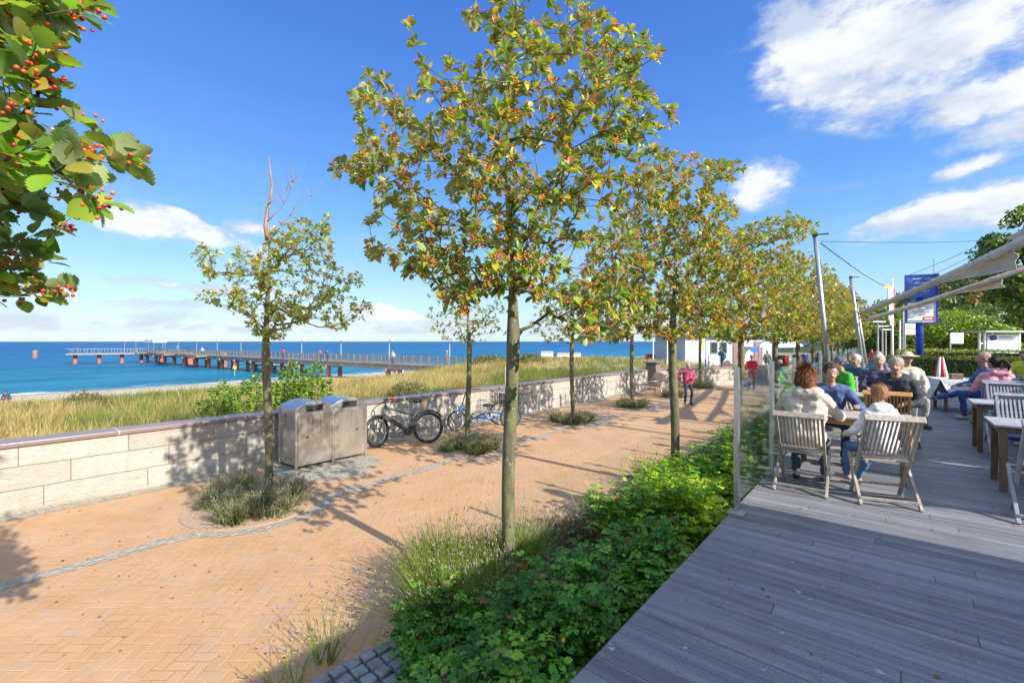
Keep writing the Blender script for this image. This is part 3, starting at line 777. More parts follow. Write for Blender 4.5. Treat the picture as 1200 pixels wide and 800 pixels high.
# ------------------------------------------------------------------ beach items
for (px, py, s_, lab) in [(467, 446, 1.0, 'white hooded beach chair beside the pier piles'), (641, 415, 1.6, 'small white hut behind the dune right of the trunk'), (660, 417, 2.6, 'pale changing cabin behind the dune'), (673, 417, 1.9, 'pale changing cabin standing furthest right on the beach')]:
    p = at(px, py, None, 70 if px < 500 else 78); z = ground_z(p.x, p.y)
    b = thing('beach_cabin' if px > 500 else 'beach_chair', lab, 'cabin' if px > 500 else 'beach chair', (p.x, p.y, max(z, SEA)), YAW)
    w = 2.0 if px > 500 else 1.2; h = (EYE + (400 - py + 5) / FPX * 75 - z) if px > 500 else 1.5
    m = MB(); m.bbox(-w / 2, w / 2, -.5, .5, 0, h * .85); m.build('body', M['white'], b)
    m = MB(); m.prism([(-w / 2 - .05, -.6), (w / 2 + .05, -.6), (w / 2 + .05, .6), (-w / 2 - .05, .6)], h * .85, h * .93); m.build('roof', M['grey'], b)
    m = MB(); m.bbox(-w / 2 + .2, w / 2 - .2, -.53, -.5, .1, h * .7); m.build('door', M['grey'] if px > 500 else M['canvas'], b)
p = at(275, 440, SEA, None)
b = thing('warning_buoy', 'small yellow and red marker pole standing at the water edge', 'marker', (p.x, p.y, SEA))
m = MB(); m.tube([(0, 0, -.5), (0, 0, 2.2)], .06, 6); m.build('pole', M['grey'], b)
m = MB(); m.tube([(0, 0, 1.1), (0, 0, 1.6)], .28, 8); m.build('float', M['yellow'], b)
m = MB(); m.tube([(0, 0, 1.6), (0, 0, 2.1)], [.28, .14], 8); m.build('topmark', M['red'], b)

# ------------------------------------------------------------------ white kiosk building behind the dune wall
c0 = at(803, 427, .3, 43); c1 = at(906, 427, .3, 44.5)
L = (c1 - c0).length; rz = math.atan2(c1.y - c0.y, c1.x - c0.x)
bd = thing('kiosk_building', 'low pale boarded building with a flat green edged roof behind the dune grass', 'building', (c0.x, c0.y, .0), rz)
m = MB(); m.bbox(0, L, 0, 6, -.2, 3.05)
m.build('wall', M['offwhite'], bd)
m = MB()
for i in range(int(L / .32)): m.bbox(.1 + i * .32, .115 + i * .32, -.012, -.001, 0, 3.0)
m.build('cladding_strips', M['grey'], bd)
m = MB(); m.bbox(-.4, L + .4, -.45, 6.4, 3.05, 3.16); m.build('roof', M['grey'], bd)
m = MB(); m.bbox(-.43, L + .43, -.49, -.45, 3.0, 3.22); m.build('roof_edge', M['greenroof'], bd)
for x in (2.95, 3.95):
    m = MB(); m.bbox(x - .36, x + .36, -.05, -.013, 1.35, 2.45); w = m.build('window', M['greenroof'], bd)
    m = MB(); m.bbox(x - .29, x + .29, -.06, -.051, 1.42, 2.38); m.build('pane', M['window'], w)
for x in (5.35, 7.6):
    m = MB(); m.bbox(x - .38, x + .38, -.06, -.013, .2, 2.5); m.build('door', M['brown'], bd)
m = MB(); m.bbox(6.1, 6.95, -.06, -.013, .3, 2.6); m.build('hatch', M['white'], bd)
m = MB(); m.bbox(6.1, 6.95, -.9, -.07, 1.95, 2.0); m.bbox(6.1, 6.95, -.93, -.9, 1.5, 1.97); m.build('awning', M['blue_board'], bd)
# small things by it
def panel_sign(px, py, d, w, h, z0, lab, cat, mat, post=M['blue'], name='sign_board'):
    p = at(px, py, 0, d); z = z0
    t = thing(name, lab, cat, (p.x, p.y, 0), YAW)
    m = MB(); m.bbox(-w / 2, w / 2, -.03, .03, z, z + h); m.build('panel', mat, t)
    m = MB()
    for sx in (-w / 2 + .03, w / 2 - .03): m.tube([(sx, 0, -.2), (sx, 0, z + h)], .045, 6)
    m.build('posts', post, t)
    return t
s1 = panel_sign(824, 410, 34, .42, 1.5, 1.2, 'tall narrow notice on two blue posts beside the kiosk building', 'sign', M['white'], M['blue'])
m = MB()
for i, (cx, mt) in enumerate([(.0, 0)]): m.box((0, -.04, 2.5), (.25, .02, .22)); m.box((.03, -.04, 2.05), (.12, .02, .5))
m.build('emblem', M['yellow'], s1)
s2 = panel_sign(837, 425, 30, .75, .62, .95, 'blank white square board standing behind the stone wall', 'sign', M['white'], M['grey'])
p = at(772, 421, 0, 50); rb = thing('lifeguard_boat', 'red boat shaped box with white lettering lying on the dunes', 'boat', (p.x, p.y, ground_z(p.x, p.y)), YAW)
m = MB(); m.prism([(-1.35, -.4), (1.3, -.4), (1.5, 0), (1.3, .4), (-1.35, .4)], 0, .85); m.build('hull', M['red'], rb, bevel=.03)
m = MB()
for i in range(5): m.box((-.5 + i * .22, -.41, .45), (.13, .015, .22 if i % 2 else .16))
m.build('lettering', M['white'], rb)
def flag_mast(px, d, top, lab, name='flag_mast', r=.06, mat=None, group=None):
    p = at(px, 400, None, d); t = thing(name, lab, 'mast', (p.x, p.y, 0), YAW, group)
    m = MB(); m.tube([(0, 0, 0), (0, 0, EYE + (400 - top) / FPX * d)], [r, r * .6], 8); m.build('pole', mat or M['white'], t)
    return t
flag_mast(765.5, 40, 396, 'thin grey mast beyond the wall at the beach crossing')
flag_mast(782, 34, 395, 'white slim mast just right of the red boat')
t = flag_mast(907, 16.9, 358, 'thick pale lamp mast rising into the tree crowns behind the glass screens', 'lamp_mast', .10, M['galv'])

# ------------------------------------------------------------------ restaurant on the right, outside the picture (its eaves shade the deck), and two added shade blocks
def wing(name, x0, x1, y0, y1, h, lab):
    t = thing(name, lab, 'building', ((x0 + x1) / 2, (y0 + y1) / 2, 0)); w = (x1 - x0) / 2; l = (y1 - y0) / 2
    m = MB(); m.bbox(-w + .05, w, -l, l, 0, h - .15); m.build('wall', M['plaster'], t)
    m = MB(); m.bbox(-w - .0, w + .3, -l, l, h - .15, h); m.build('roof', M['grey'], t)
    n = max(1, int((y1 - y0) / 2.2))
    for i in range(n):
        y = -l + (i + .5) * (2 * l / n); hw = min(.8, l / n * .75)
        m = MB(); m.bbox(-w + .0, -w + .05, y - hw, y + hw, DZ + .1, min(h - .5, DZ + 2.3)); f = m.build('window', M['teak_dark'], t)
        m = MB(); m.bbox(-w - .012, -w - .001, y - hw + .06, y + hw - .06, DZ + .16, min(h - .56, DZ + 2.24)); m.build('pane', M['window'], f)
    return t
wing('restaurant_building', 3.0, 8, -14, 4.92, 4.0, 'plastered restaurant wing with tall windows along the near deck')
wing('near_shade_block', 4.5, 8, 6.15, 8.35, 3.5, 'narrow plastered block added out of view to shade the deck')  # added unseen block; the gap after it lets a sun streak through
wing('far_shade_block', 4.5, 8, 8.47, 23.5, 3.5, 'long low block added out of view to shade the deck')  # added unseen block, height set for the shade edge on the deck

# ================================================================== TREES
def in_poly(px, py, poly):
    c = False; n = len(poly); j = n - 1
    for i in range(n):
        xi, yi = poly[i]; xj, yj = poly[j]
        if (yi > py) != (yj > py) and px < (xj - xi) * (py - yi) / (yj - yi) + xi: c = not c
        j = i
    return c
def seen_tips(poly, d0, half, n, seed, sep=.12, taper=1.0):
    """twig tips filling a crown whose outline was measured off the photo; depth spreads round the trunk"""
    r = random.Random(seed); out = []; xs = [p[0] for p in poly]; ys = [p[1] for p in poly]
    cx = (min(xs) + max(xs)) / 2; hw = (max(xs) - min(xs)) / 2; tries = 0
    arr = np.zeros((0, 3))
    while len(out) < n and tries < n * 60:
        tries += 1
        px = r.uniform(min(xs), max(xs)); py = r.uniform(min(ys), max(ys))
        if not in_poly(px, py, poly): continue
        t = (px - cx) / hw; hd = half * math.sqrt(max(.06, 1 - t * t)) * (1 - .35 * max(0, (sum(ys) / len(ys) - py) / (max(ys) - min(ys)) * 2) * taper)
        d = d0 + r.uniform(-hd, hd)
        p = np.array(at(px, py, None, d))
        if len(arr) and np.min(np.sum((arr - p) ** 2, 1)) < sep * sep: continue
        if mnoise.noise(tuple(p * 1.6 + seed)) < -.28: continue
        out.append(p); arr = np.vstack([arr, p])
    return arr
def ball_tips(cx, cy, z0, z1, R, n, seed, sep=.16):
    r = random.Random(seed); arr = np.zeros((0, 3)); tries = 0
    while len(arr) < n and tries < n * 60:
        tries += 1
        t = r.random(); z = z0 + (z1 - z0) * t
        prof = math.sin(math.pi * (.18 + .74 * t ** .85)) ** .8
        a = r.uniform(0, 6.283); wob = 1 + .28 * mnoise.noise((math.cos(a) * 1.3 + seed, math.sin(a) * 1.3, t * 2.5))
        rr = R * prof * wob * math.sqrt(r.uniform(.04, 1))
        p = np.array((cx + rr * math.cos(a), cy + rr * math.sin(a), z))
        if len(arr) and np.min(np.sum((arr - p) ** 2, 1)) < sep * sep: continue
        if mnoise.noise(tuple(p * 1.4 + seed * 3)) < -.32: continue
        arr = np.vstack([arr, p])
    return arr
def skeleton(base, fork_z, top_z, tips, seed, lean=(0, 0)):
    """grow limbs from the trunk to every tip; returns nodes, parents"""
    r = random.Random(seed)
    N = []; P = []
    n = 16
    for i in range(n + 1):
        t = i / n; z = base[2] + (top_z - base[2]) * t
        N.append((base[0] + lean[0] * t + .02 * math.sin(z * 2.1 + seed), base[1] + lean[1] * t + .02 * math.cos(z * 1.7 + seed), z)); P.append(i - 1)
    order = sorted(range(len(tips)), key=lambda i: np.hypot(tips[i][0] - base[0], tips[i][1] - base[1]) + .35 * abs(tips[i][2] - fork_z - .4))
    A = np.array(N); par = list(P); endi = []
    ok = A[:, 2] > fork_z - .25
    pl_ = np.maximum(0, A[:, 2] - fork_z) * .4
    for i in order:
        p = tips[i]
        d = np.linalg.norm(A - p, axis=1)
        up = A[:, 2] - p[2]
        cost = d + np.maximum(0, up + .10 * d) * 1.1 + .12 * pl_
        cost[~ok] = 1e9
        j = int(np.argmin(cost)); L = d[j]
        k_ = max(1, int(L / .16)); prev = j; a = A[j]
        newn = []
        for q in range(1, k_ + 1):
            t = q / k_; b = a + (p - a) * t
            b = b + np.array((0, 0, -.10 * L * math.sin(math.pi * t)))
            if q < k_: b = b + np.array([r.uniform(-1, 1) for _ in range(3)]) * .022
            newn.append(b)
            par.append(prev); prev = len(par) - 1
        A = np.vstack([A, np.array(newn)]); ok = np.concatenate([ok, np.ones(k_, bool)])
        pl_ = np.concatenate([pl_, pl_[j] + L * np.arange(1, k_ + 1) / k_]); endi.append((i, len(A) - 1))
    return A, par, endi, n
def limb_mesh(m, A, par, nt, r_trunk, r_tip, seg_big=10, power=2.5, base_flare=1.25, fork=99):
    n = len(A); R = np.zeros(n); ch = [[] for _ in range(n)]
    for i, p in enumerate(par):
        if p >= 0: ch[p].append(i)
    acc = np.full(n, r_tip ** power); s = np.zeros(n)
    for i in range(n - 1, -1, -1):
        v = s[i] if ch[i] else r_tip ** power
        s[i] = max(v, r_tip ** power)
        if par[i] >= 0: s[par[i]] += s[i]
    # trunk nodes were made first, so sum them again from the top down
    s[:nt + 1] = 0
    for i in range(nt, -1, -1):
        s[i] = max(sum(s[c] for c in ch[i]), r_tip ** power)
    R = s ** (1 / power)
    sc = r_trunk / R[1]; big = R > r_tip * 1.01
    R = np.where(big, r_tip + (R - r_tip) * (r_trunk - r_tip) / (R[1] - r_tip), r_tip); isl = np.arange(n) > nt; R = np.where(isl, np.maximum(r_tip, np.minimum(R * .80, .40 * r_trunk)), R)
    tz = A[:nt + 1, 2]; ff = np.clip((tz - fork) / max(.1, tz[-1] - fork), 0, 1); R[:nt + 1] = np.where(tz > fork, np.minimum(R[:nt + 1], r_trunk * (.78 - .66 * ff ** .6)), R[:nt + 1])
    def chain(start, frm):
        pts = [] if frm is None else [A[frm]]; rs = [] if frm is None else [min(R[frm], R[start] * 1.25)]
        i = start; stack = []
        while True:
            pts.append(A[i]); rs.append(R[i])
            c = ch[i]
            if not c: break
            c = sorted(c, key=lambda q: -R[q])
            if i < nt: c = sorted(c, key=lambda q: q != i + 1)
            for q in c[1:]: stack.append((q, i))
            i = c[0]
        sg = seg_big if rs[0] > .05 else (6 if rs[0] > .015 else 4)
        if frm is None:
            rs[0] *= base_flare; 
        m.tube(pts, rs, sg, cap=True)
        return stack
    todo = chain(0, None)
    while todo:
        s_, f_ = todo.pop(); todo += chain(s_, f_)
    return R
PAL = [((.085, .17, .016), 4.5), ((.15, .235, .022), 4.2), ((.32, .32, .035), 3.2), ((.13, .17, .03), 1.6), ((.52, .38, .035), 1.8), ((.46, .20, .03), 1.3), ((.30, .09, .025), .8), ((.26, .38, .04), 2.6)]
def palette(n, r, pal=PAL, jit=.18):
    w = np.array([p[1] for p in pal], float); w /= w.sum(); c = np.array([p[0] for p in pal])[r.choice(len(pal), n, p=w)]
    return np.clip(c * (1 + r.uniform(-jit, jit, (n, 1))) * (1 + r.uniform(-.08, .08, (n, 3))), 0, 1)
BPAL = [((.62, .085, .012), 4), ((.70, .17, .02), 3), ((.42, .03, .015), 2), ((.60, .28, .04), 1)]
def leaves_for(A, par, endi, tips, base, seed, leaf=.085, per=8, twig=3, tmpl='mid', berries=.5, br=.0065, bn=(4, 9), pal=PAL, size_var=.4):
    r = np.random.default_rng(seed)
    P = []; D = []; N = []; BP = []
    ctr = np.array([base[0], base[1], 0])
    for i, e in endi:
        p = A[e]; q = A[par[e]]; g = unit(p - q + np.array([0, 0, .02]))
        out = unit(np.array([p[0] - ctr[0], p[1] - ctr[1], 0.25]))
        n_ = max(3, int(per + r.integers(-2, 3)))
        a0 = r.uniform(0, 6.28); u = unit(np.cross(g, [.3, .2, 1.0])); v = np.cross(g, u)
        for t in range(n_):
            a = a0 + t * 2.4 + r.uniform(-.3, .3); side = math.cos(a) * u + math.sin(a) * v
            d = unit(side * r.uniform(.7, 1.15) + g * r.uniform(.25, 1.0) + out * .25 + np.array([0, 0, r.uniform(-.45, .25)]))
            P.append(p - g * r.uniform(0, .05) + d * .012); D.append(d)
            N.append(unit(g * .8 + np.array([0, 0, .75]) + r.normal(0, .35, 3)))
        b = p
        for t in range(twig):
            f = r.uniform(0, 1); idx = e
            for _ in range(int(r.integers(0, 3))): idx = max(par[idx], 0) 
            b = A[idx] + (A[max(par[idx], 0)] - A[idx]) * f
            if np.linalg.norm(b - p) > .6: continue
            d = unit(r.normal(0, 1, 3) + out * .8 + np.array([0, 0, -.1])); P.append(b + d * .01); D.append(d); N.append(unit(np.array([0, 0, 1.0]) + r.normal(0, .4, 3)))
        if r.random() < berries:
            c = p + g * .015 + out * .015 + np.array([0, 0, -.01])
            for t in range(int(r.integers(bn[0], bn[1]))):
                BP.append(c + r.normal(0, 1, 3) * np.array([1, 1, .8]) * br * 3.2)
    P = np.array(P); D = np.array(D); N = np.array(N)
    Sz = leaf * (1 + r.uniform(-size_var, size_var * .6, len(P)))
    T, TF = {'mid': (LEAF, LEAFT), 'low': (LEAF4, LEAF4T), 'big': (BLEAF, BLEAFT)}[tmpl]
    V, F, C = scatter(T, TF, P, D, N, Sz, palette(len(P), r, pal), wid=1 + r.uniform(-.12, .25, len(P)))
    return V, F, C, np.array(BP)
def berry_mesh(BP, br, seed, fine=False):
    r = np.random.default_rng(seed); n = len(BP)
    T, TF = (ICO2, ICO2F) if fine else (ICO, ICOF)
    D = unit(r.normal(0, 1, (n, 3))); N = unit(r.normal(0, 1, (n, 3)))
    return scatter(T, TF, BP, D, N, br * r.uniform(.8, 1.15, n), palette(n, r, BPAL, .12))
def make_tree(label, base, fork_z, top_z, tips, seed, rt=.068, group=None, name='whitebeam_tree', local=True, **kw):
    base = np.array(base, float)
    A, par, endi, nt = skeleton(base, fork_z, top_z, tips, seed)
    t = thing(name, label, 'tree', tuple(base), 0, group)
    off = base if local else 0
    m = MB(); limb_mesh(m, A - off, par, nt, rt, kw.pop('rtip', .0022), fork=fork_z - (off[2] if local else 0)); m.build('trunk', M['bark'], t, smooth=True)
    fineb = kw.pop('fineb', False)
    V, F, C, BP = leaves_for(A, par, endi, tips, base, seed + 1, **kw)
    np_mesh('crown', V - off, F, M['leaf'], t, C)
    if len(BP):
        bV, bF, bC = berry_mesh(BP, kw.get('br', .0065), seed, fineb); np_mesh('berries', bV - off, bF, M['berry'], t, bC, smooth=True)
    return t
G1 = 'row of berry trees beside the deck'
G2 = 'row of berry trees along the sea wall'
# the big tree in the middle
poly = [(575, -10), (600, -60), (655, -45), (692, 0), (722, 30), (748, 38), (776, 60), (752, 88), (786, 124), (802, 148), (770, 160), (778, 182), (745, 198), (728, 222), (726, 250), (752, 275), (762, 318), (760, 362), (728, 390), (690, 398), (655, 382), (630, 352), (600, 335), (570, 352), (548, 362), (515, 350), (505, 330), (474, 322), (452, 310), (434, 300), (432, 262), (448, 245), (428, 232), (420, 216), (392, 200), (398, 180), (420, 160), (416, 120), (415, 92), (440, 84), (462, 104), (488, 112), (495, 84), (520, 68), (560, 72), (572, 40), (540, 20), (570, 10)]
tips = seen_tips(poly, 4.35, 1.40, 820, 3, .10)
extra = [at(480, 28, None, 4.4), at(486, 50, None, 4.4), at(494, 72, None, 4.38), at(503, 95, None, 4.36), at(590, 2, None, 4.2)]
tips = np.vstack([tips, np.array([np.array(e) for e in extra])])
make_tree('large leafy berry tree on a bare straight trunk standing in the nearest lavender', (-2.82, 3.35, 0), 2.72, 5.9, tips, 21, rt=.063, group=G1, leaf=.084, per=9, twig=3, rtip=.003, berries=.95, br=.0078, bn=(6, 14), fineb=False, tmpl='mid')
# second and third trees of the deck row
poly2 = [(735, 215), (762, 182), (800, 178), (835, 185), (855, 183), (875, 200), (850, 214), (858, 238), (868, 262), (880, 300), (890, 350), (865, 392), (830, 388), (800, 398), (770, 390), (735, 398), (698, 396), (672, 370), (688, 300), (725, 260), (722, 235)]
tips = seen_tips(poly2, 7.74, 1.45, 900, 5, .10)
make_tree('reddish berry tree right behind the big middle tree, crowns touching', (-2.85, 7.7, 0), 2.68, 5.3, tips, 31, rt=.072, group=G1, leaf=.098, per=9, twig=3, berries=.85, tmpl='low', pal=PAL + [((.34, .14, .04), 1.6)], br=.010, bn=(5, 11))
poly3 = [(812, 300), (838, 262), (862, 272), (880, 262), (915, 252), (930, 248), (958, 264), (950, 280), (925, 290), (935, 320), (952, 350), (950, 385), (920, 398), (890, 392), (860, 402), (820, 392), (795, 380), (790, 340)]
tips = seen_tips(poly3, 11.1, 1.5, 760, 6, .11)
make_tree('olive green berry tree, third from the camera in the deck row', (-2.85, 12.1, 0), 2.6, 5.2, tips, 41, rt=.075, group=G1, leaf=.105, per=8, twig=2, berries=.8, tmpl='low', br=.012, bn=(4, 9), pal=PAL + [((.34, .24, .04), 1)])
# further trees of that row: two crowns, copied
far1 = make_tree('pale green berry tree, fourth in the deck row, partly behind the lamp mast', (-2.85, 16.5, 0), 2.6, 5.1, ball_tips(-2.85, 16.5, 2.55, 5.4, 1.85, 640, 7, .13), 51, rt=.075, group=G1, leaf=.115, per=7, twig=2, berries=.75, tmpl='low', br=.015, bn=(4, 7), pal=PAL + [((.22, .26, .04), 4)])
far2 = make_tree('berry tree, fifth in the deck row, left of the leaning sail mast', (-2.85, 20.9, 0), 2.5, 5.2, ball_tips(-2.85, 20.9, 2.45, 5.6, 2.0, 640, 8, .13), 61, rt=.078, group=G1, leaf=.105, per=7, twig=2, berries=.75, tmpl='low', br=.015, bn=(4, 7), pal=PAL + [((.22, .26, .04), 3)])
for i, y in enumerate((25.3, 29.7, 34.1, 38.5)):
    copy_thing((far1, far2)[i % 2], ['berry tree, sixth in the deck row, behind the leaning mast', 'berry tree, seventh in the deck row, crown over the clothes rails', 'berry tree, eighth in the deck row towards the square', 'berry tree at the far end of the deck row'][i], (-2.85, y, 0), i * 2.1 + 1, 1.0 + .03 * i)
# nearest tree of the deck row: only its branches reach in at the upper left
npoly = [(-60, -60), (60, -70), (58, 12), (100, 0), (106, 14), (66, 40), (60, 60), (70, 100), (75, 120), (108, 148), (132, 158), (160, 180), (170, 206), (140, 214), (120, 226), (128, 262), (146, 282), (148, 312), (118, 328), (96, 310), (70, 318), (64, 340), (30, 352), (0, 348), (-70, 372)]
tips = seen_tips(npoly, 1.46, .28, 175, 9, .056, 0)
side = ball_tips(-2.85, -1.1, 2.7, 5.7, 1.5, 300, 12, .15)
keep = []
for p in side:
    d = p[0] * FW[0] + p[1] * FW[1]
    if d > .15:
        u_ = (p[0] * RT[0] + p[1] * RT[1]) / d; v_ = (p[2] - EYE) / d
        if 600 + u_ * FPX > -90 and 400 - v_ * FPX > -60: continue
    keep.append(p)
A0 = np.array(keep)
make_tree('near berry tree whose big leaves and red berries hang in from the left', (-2.85, -1.1, 0), 2.6, 4.9, A0, 71, rt=.07, group=G1, leaf=.085, per=8, twig=3, berries=.4, tmpl='low')
nt_ = [o for o in COL.objects if o.name.startswith('whitebeam_tree') and tuple(o.location)[:2] == (-2.8499999046325684, -1.100000023841858)]
near = [o for o in COL.objects if o.get('label', '').startswith('near berry tree')][0]
# its leafy boughs beside the camera, modelled leaf by leaf
bs = np.array([-2.55, -.75, 2.75])
A, par, endi, nn = skeleton(bs, 2.5, 3.3, tips, 5)
m = MB(); limb_mesh(m, A - np.array([-2.85, -1.1, 0]), par, nn, .022, .0016, base_flare=1); m.build('bough', M['twig'], near, smooth=True)
V, F, C, BP = leaves_for(A, par, endi, tips, (-2.85, -1.1), 17, leaf=.070, per=5, twig=2, tmpl='big', berries=.7, br=.0060, bn=(5, 13), pal=[((.10, .20, .018), 4), ((.18, .32, .025), 4), ((.30, .39, .05), 3), ((.28, .27, .04), 2.5), ((.38, .27, .05), 1.4)])
np_mesh('bough_leaves', V - np.array([-2.85, -1.1, 0]), F, M['leaf'], near, C)
BPAL[:] = [((.62, .07, .012), 4), ((.68, .13, .015), 3), ((.42, .03, .015), 2.5)]; bV, bF, bC = berry_mesh(BP, .0060, 4, True); np_mesh('bough_berries', bV - np.array([-2.85, -1.1, 0]), bF, M['berry'], near, bC, smooth=True)

# wall row
polyw = [(222, 295), (240, 285), (262, 298), (285, 285), (300, 300), (320, 270), (345, 255), (375, 262), (385, 248), (388, 285), (395, 310), (420, 318), (425, 335), (400, 345), (440, 358), (415, 385), (385, 385), (365, 372), (345, 385), (330, 398), (300, 392), (288, 378), (262, 360), (240, 352), (225, 345), (248, 330), (232, 312)]
tips = seen_tips(polyw, 7.16, 1.15, 470, 14, .088)
tw = make_tree('thin berry tree with a dead bare top beside the steel bins', (-7.6, 3.05, 0), 2.6, 5.35, tips, 81, rt=.062, group=G2, leaf=.078, per=7, twig=2, berries=.35, tmpl='low', pal=PAL + [((.42, .40, .05), 5)])
m = MB()
def dead(a, d, L, r, dep):
    n_ = 6; pts = [Vector(a)]; d = Vector(d).normalized()
    for i in range(n_): 
        d = (d + Vector((rng.uniform(-.2, .2), rng.uniform(-.2, .2), rng.uniform(-.05, .15)))).normalized(); pts.append(pts[-1] + d * L / n_)
    m.tube(pts, [r * (1 - .8 * i / n_) for i in range(n_ + 1)], 5)
    if dep:
        for q in range(4): 
            i = rng.randint(2, n_); dead(pts[i], d + Vector((rng.uniform(-.9, .9), rng.uniform(-.9, .9), rng.uniform(-.1, .8))), L * .5, r * .5, dep - 1)
dead((0, 0, 4.1), (0.03, 0.03, 1), 1.35, .036, 0)
for q in (0, 2, 4):
    z = 4.15 + q * .13; a = (.64, .77) if q % 3 else (-.64, -.77)
    dead((0, 0, z), (.64 * .8, .77 * .8, .75 + .05 * q), .95 - .10 * q, .010, 1)
m.build('dead_top', material('bare_wood', color=(.27, .17, .12), rough=.8, var=.2), tw, smooth=True)
w2 = make_tree('young wall-side berry tree between the two bicycles', (-7.55, 7.45, 0), 2.55, 4.2, ball_tips(-7.55, 7.45, 2.5, 4.1, 1.0, 190, 15, .13), 91, rt=.06, group=G2, leaf=.08, per=7, twig=2, berries=.45, tmpl='low')
w3 = make_tree('small round berry tree by the wall, third in its row', (-7.6, 12.0, 0), 2.5, 4.3, ball_tips(-7.6, 12.0, 2.5, 4.35, 1.35, 260, 16, .14), 95, rt=.065, group=G2, leaf=.09, per=7, twig=2, berries=.45, tmpl='low', br=.01, bn=(3, 6))
for i, (x, y) in enumerate(ROW2[4:]):
    copy_thing((w2, w3, w3)[i], ['berry tree just left of the wooden bench', 'berry tree hidden behind the trunk of the second deck tree', 'berry tree in front of the kiosk building windows'][i], (x, y, 0), 1.3 + i * 1.9, (1.15, 1.05, 1.1)[i])
copy_thing(w3, 'wall-side berry tree outside the left edge, seen by its shadow', (-7.6, -1.4, 0), .7, 1.0)

# big broadleaf trees and background greenery
DPAL = [((.05, .10, .015), 4), ((.08, .15, .022), 3), ((.14, .20, .035), 2), ((.16, .11, .025), .8)]
LPAL = [((.15, .25, .025), 4), ((.24, .34, .035), 4), ((.07, .13, .02), 1.5), ((.34, .38, .05), 1.5)]
def lumpy_tree(label, loc, h, R, n, leaf, pal, seed, z0=.3, name='broadleaf_tree', group=None, trunk=.2):
    r = np.random.default_rng(seed); t = thing(name, label, 'tree', loc, 0, group)
    m = MB(); m.tube([(0, 0, -.5), (.05, 0, h * .4), (0, .1, h * .8)], [trunk, trunk * .7, trunk * .2], 8)
    nl = 26; ctr = []
    for i in range(nl):
        a = r.uniform(0, 6.28); tt = r.uniform(z0, .95); rad = R * math.sqrt(max(.05, 1 - ((tt - .5) / .55) ** 2)) * r.uniform(.35, .82)
        c = np.array((rad * math.cos(a), rad * math.sin(a), h * tt)); ctr.append((c, R * r.uniform(.22, .42)))
        m.tube([(0, 0, max(.2, c[2] * .55)), tuple(c * np.array([.5, .5, .85])), tuple(c)], [trunk * .4, trunk * .22, trunk * .08], 5)
    m.build('trunk', M['bark'], t, smooth=True)
    idx = r.integers(0, nl, n); cc = np.array([c for c, _ in ctr])[idx]; rr = np.array([q for _, q in ctr])[idx]
    d = unit(r.normal(0, 1, (n, 3))); d[:, 2] = np.where(d[:, 2] < -.5, -d[:, 2], d[:, 2])
    P = cc + d * (rr * r.uniform(.62, 1.08, n))[:, None] * np.array([1, 1, .8])
    V, F, C = scatter(LEAF4, LEAF4T, P, unit(r.normal(0, 1, (n, 3)) + np.array([0, 0, -.3])), unit(d + r.normal(0, .45, (n, 3))), leaf * r.uniform(.7, 1.3, n), palette(n, r, pal, .25))
    np_mesh('crown', V, F, M['far_leaf'], t, C); return t
p = at(1210, 400, 0, None) if False else at(1212, 400, None, 20)
lumpy_tree('tall dark green tree with a forked crown at the right edge behind the rolled sails', (p.x, p.y, 0), 8.6, 2.1, 9000, .22, DPAL + LPAL[:2], 3, z0=.42)
for i, (px, d, h, R, pal, lab) in enumerate([
    (1180, 47, 4.6, 4.2, LPAL, 'olive green tree behind the notice shelter'), (1130, 50, 4.9, 4.6, LPAL, 'bright green rounded tree left of the notice shelter'),
    (1088, 52, 4.6, 4.0, LPAL, 'bright yellow-green tree behind the blue sign column'), (1232, 46, 7.0, 3.6, DPAL, 'dark broad tree past the right end of the shelter'),
    (1050, 55, 4.3, 3.6, DPAL, 'dark green tree behind the flagpole'), (1015, 60, 4.5, 3.8, DPAL, 'low dark tree between the leaning masts'), (1155, 58, 6.4, 4.6, DPAL, 'tall dark tree in the second line behind the shelter')]):
    p = at(px, 400, None, d); lumpy_tree(lab, (p.x, p.y, 0), h + (0 if h > 6 else .6), R, 5200, .34, pal, 20 + i, z0=.12, group='trees at the back of the square')
# forest on the hill: nobody could count it
r = np.random.default_rng(77); n = 2300
TX = r.uniform(-75, 230, n); TY = 190 + 400 * r.random(n) ** .8
V_ = []; F_ = []; C_ = []
Z0 = np.array([ground_z(x, y) for x, y in zip(TX, TY)]); ok = Z0 > 3; TX, TY, Z0 = TX[ok], TY[ok], Z0[ok]; n = len(TX)
per = 60
R0 = r.uniform(3.0, 6.5, n); H0 = R0 * r.uniform(1.1, 1.7, n)
tint = palette(n, r, [((.03, .06, .014), 4), ((.07, .11, .02), 3), ((.18, .15, .03), 2), ((.24, .14, .03), 1.6), ((.12, .18, .03), 1.8)], .2)
d = unit(r.normal(0, 1, (n * per, 3))); d[:, 2] = np.abs(d[:, 2])
P = np.repeat(np.stack([TX, TY, Z0 + H0 * .5], 1), per, 0) + d * np.stack([np.repeat(R0, per), np.repeat(R0, per), np.repeat(H0, per) * .75], 1) * r.uniform(.8, 1.05, (n * per, 1))
V, F, C = scatter(LEAF4, LEAF4T, P, unit(r.normal(0, 1, (n * per, 3))), unit(d + r.normal(0, .4, d.shape)), r.uniform(1.6, 3.2, n * per), np.repeat(tint, per, 0) * r.uniform(.8, 1.2, (n * per, 1)))
tag(np_mesh('hill_forest', V, F, M['far_leaf'], None, C), 'wooded hillside in green and early autumn colours on the horizon', 'forest', kind='stuff')

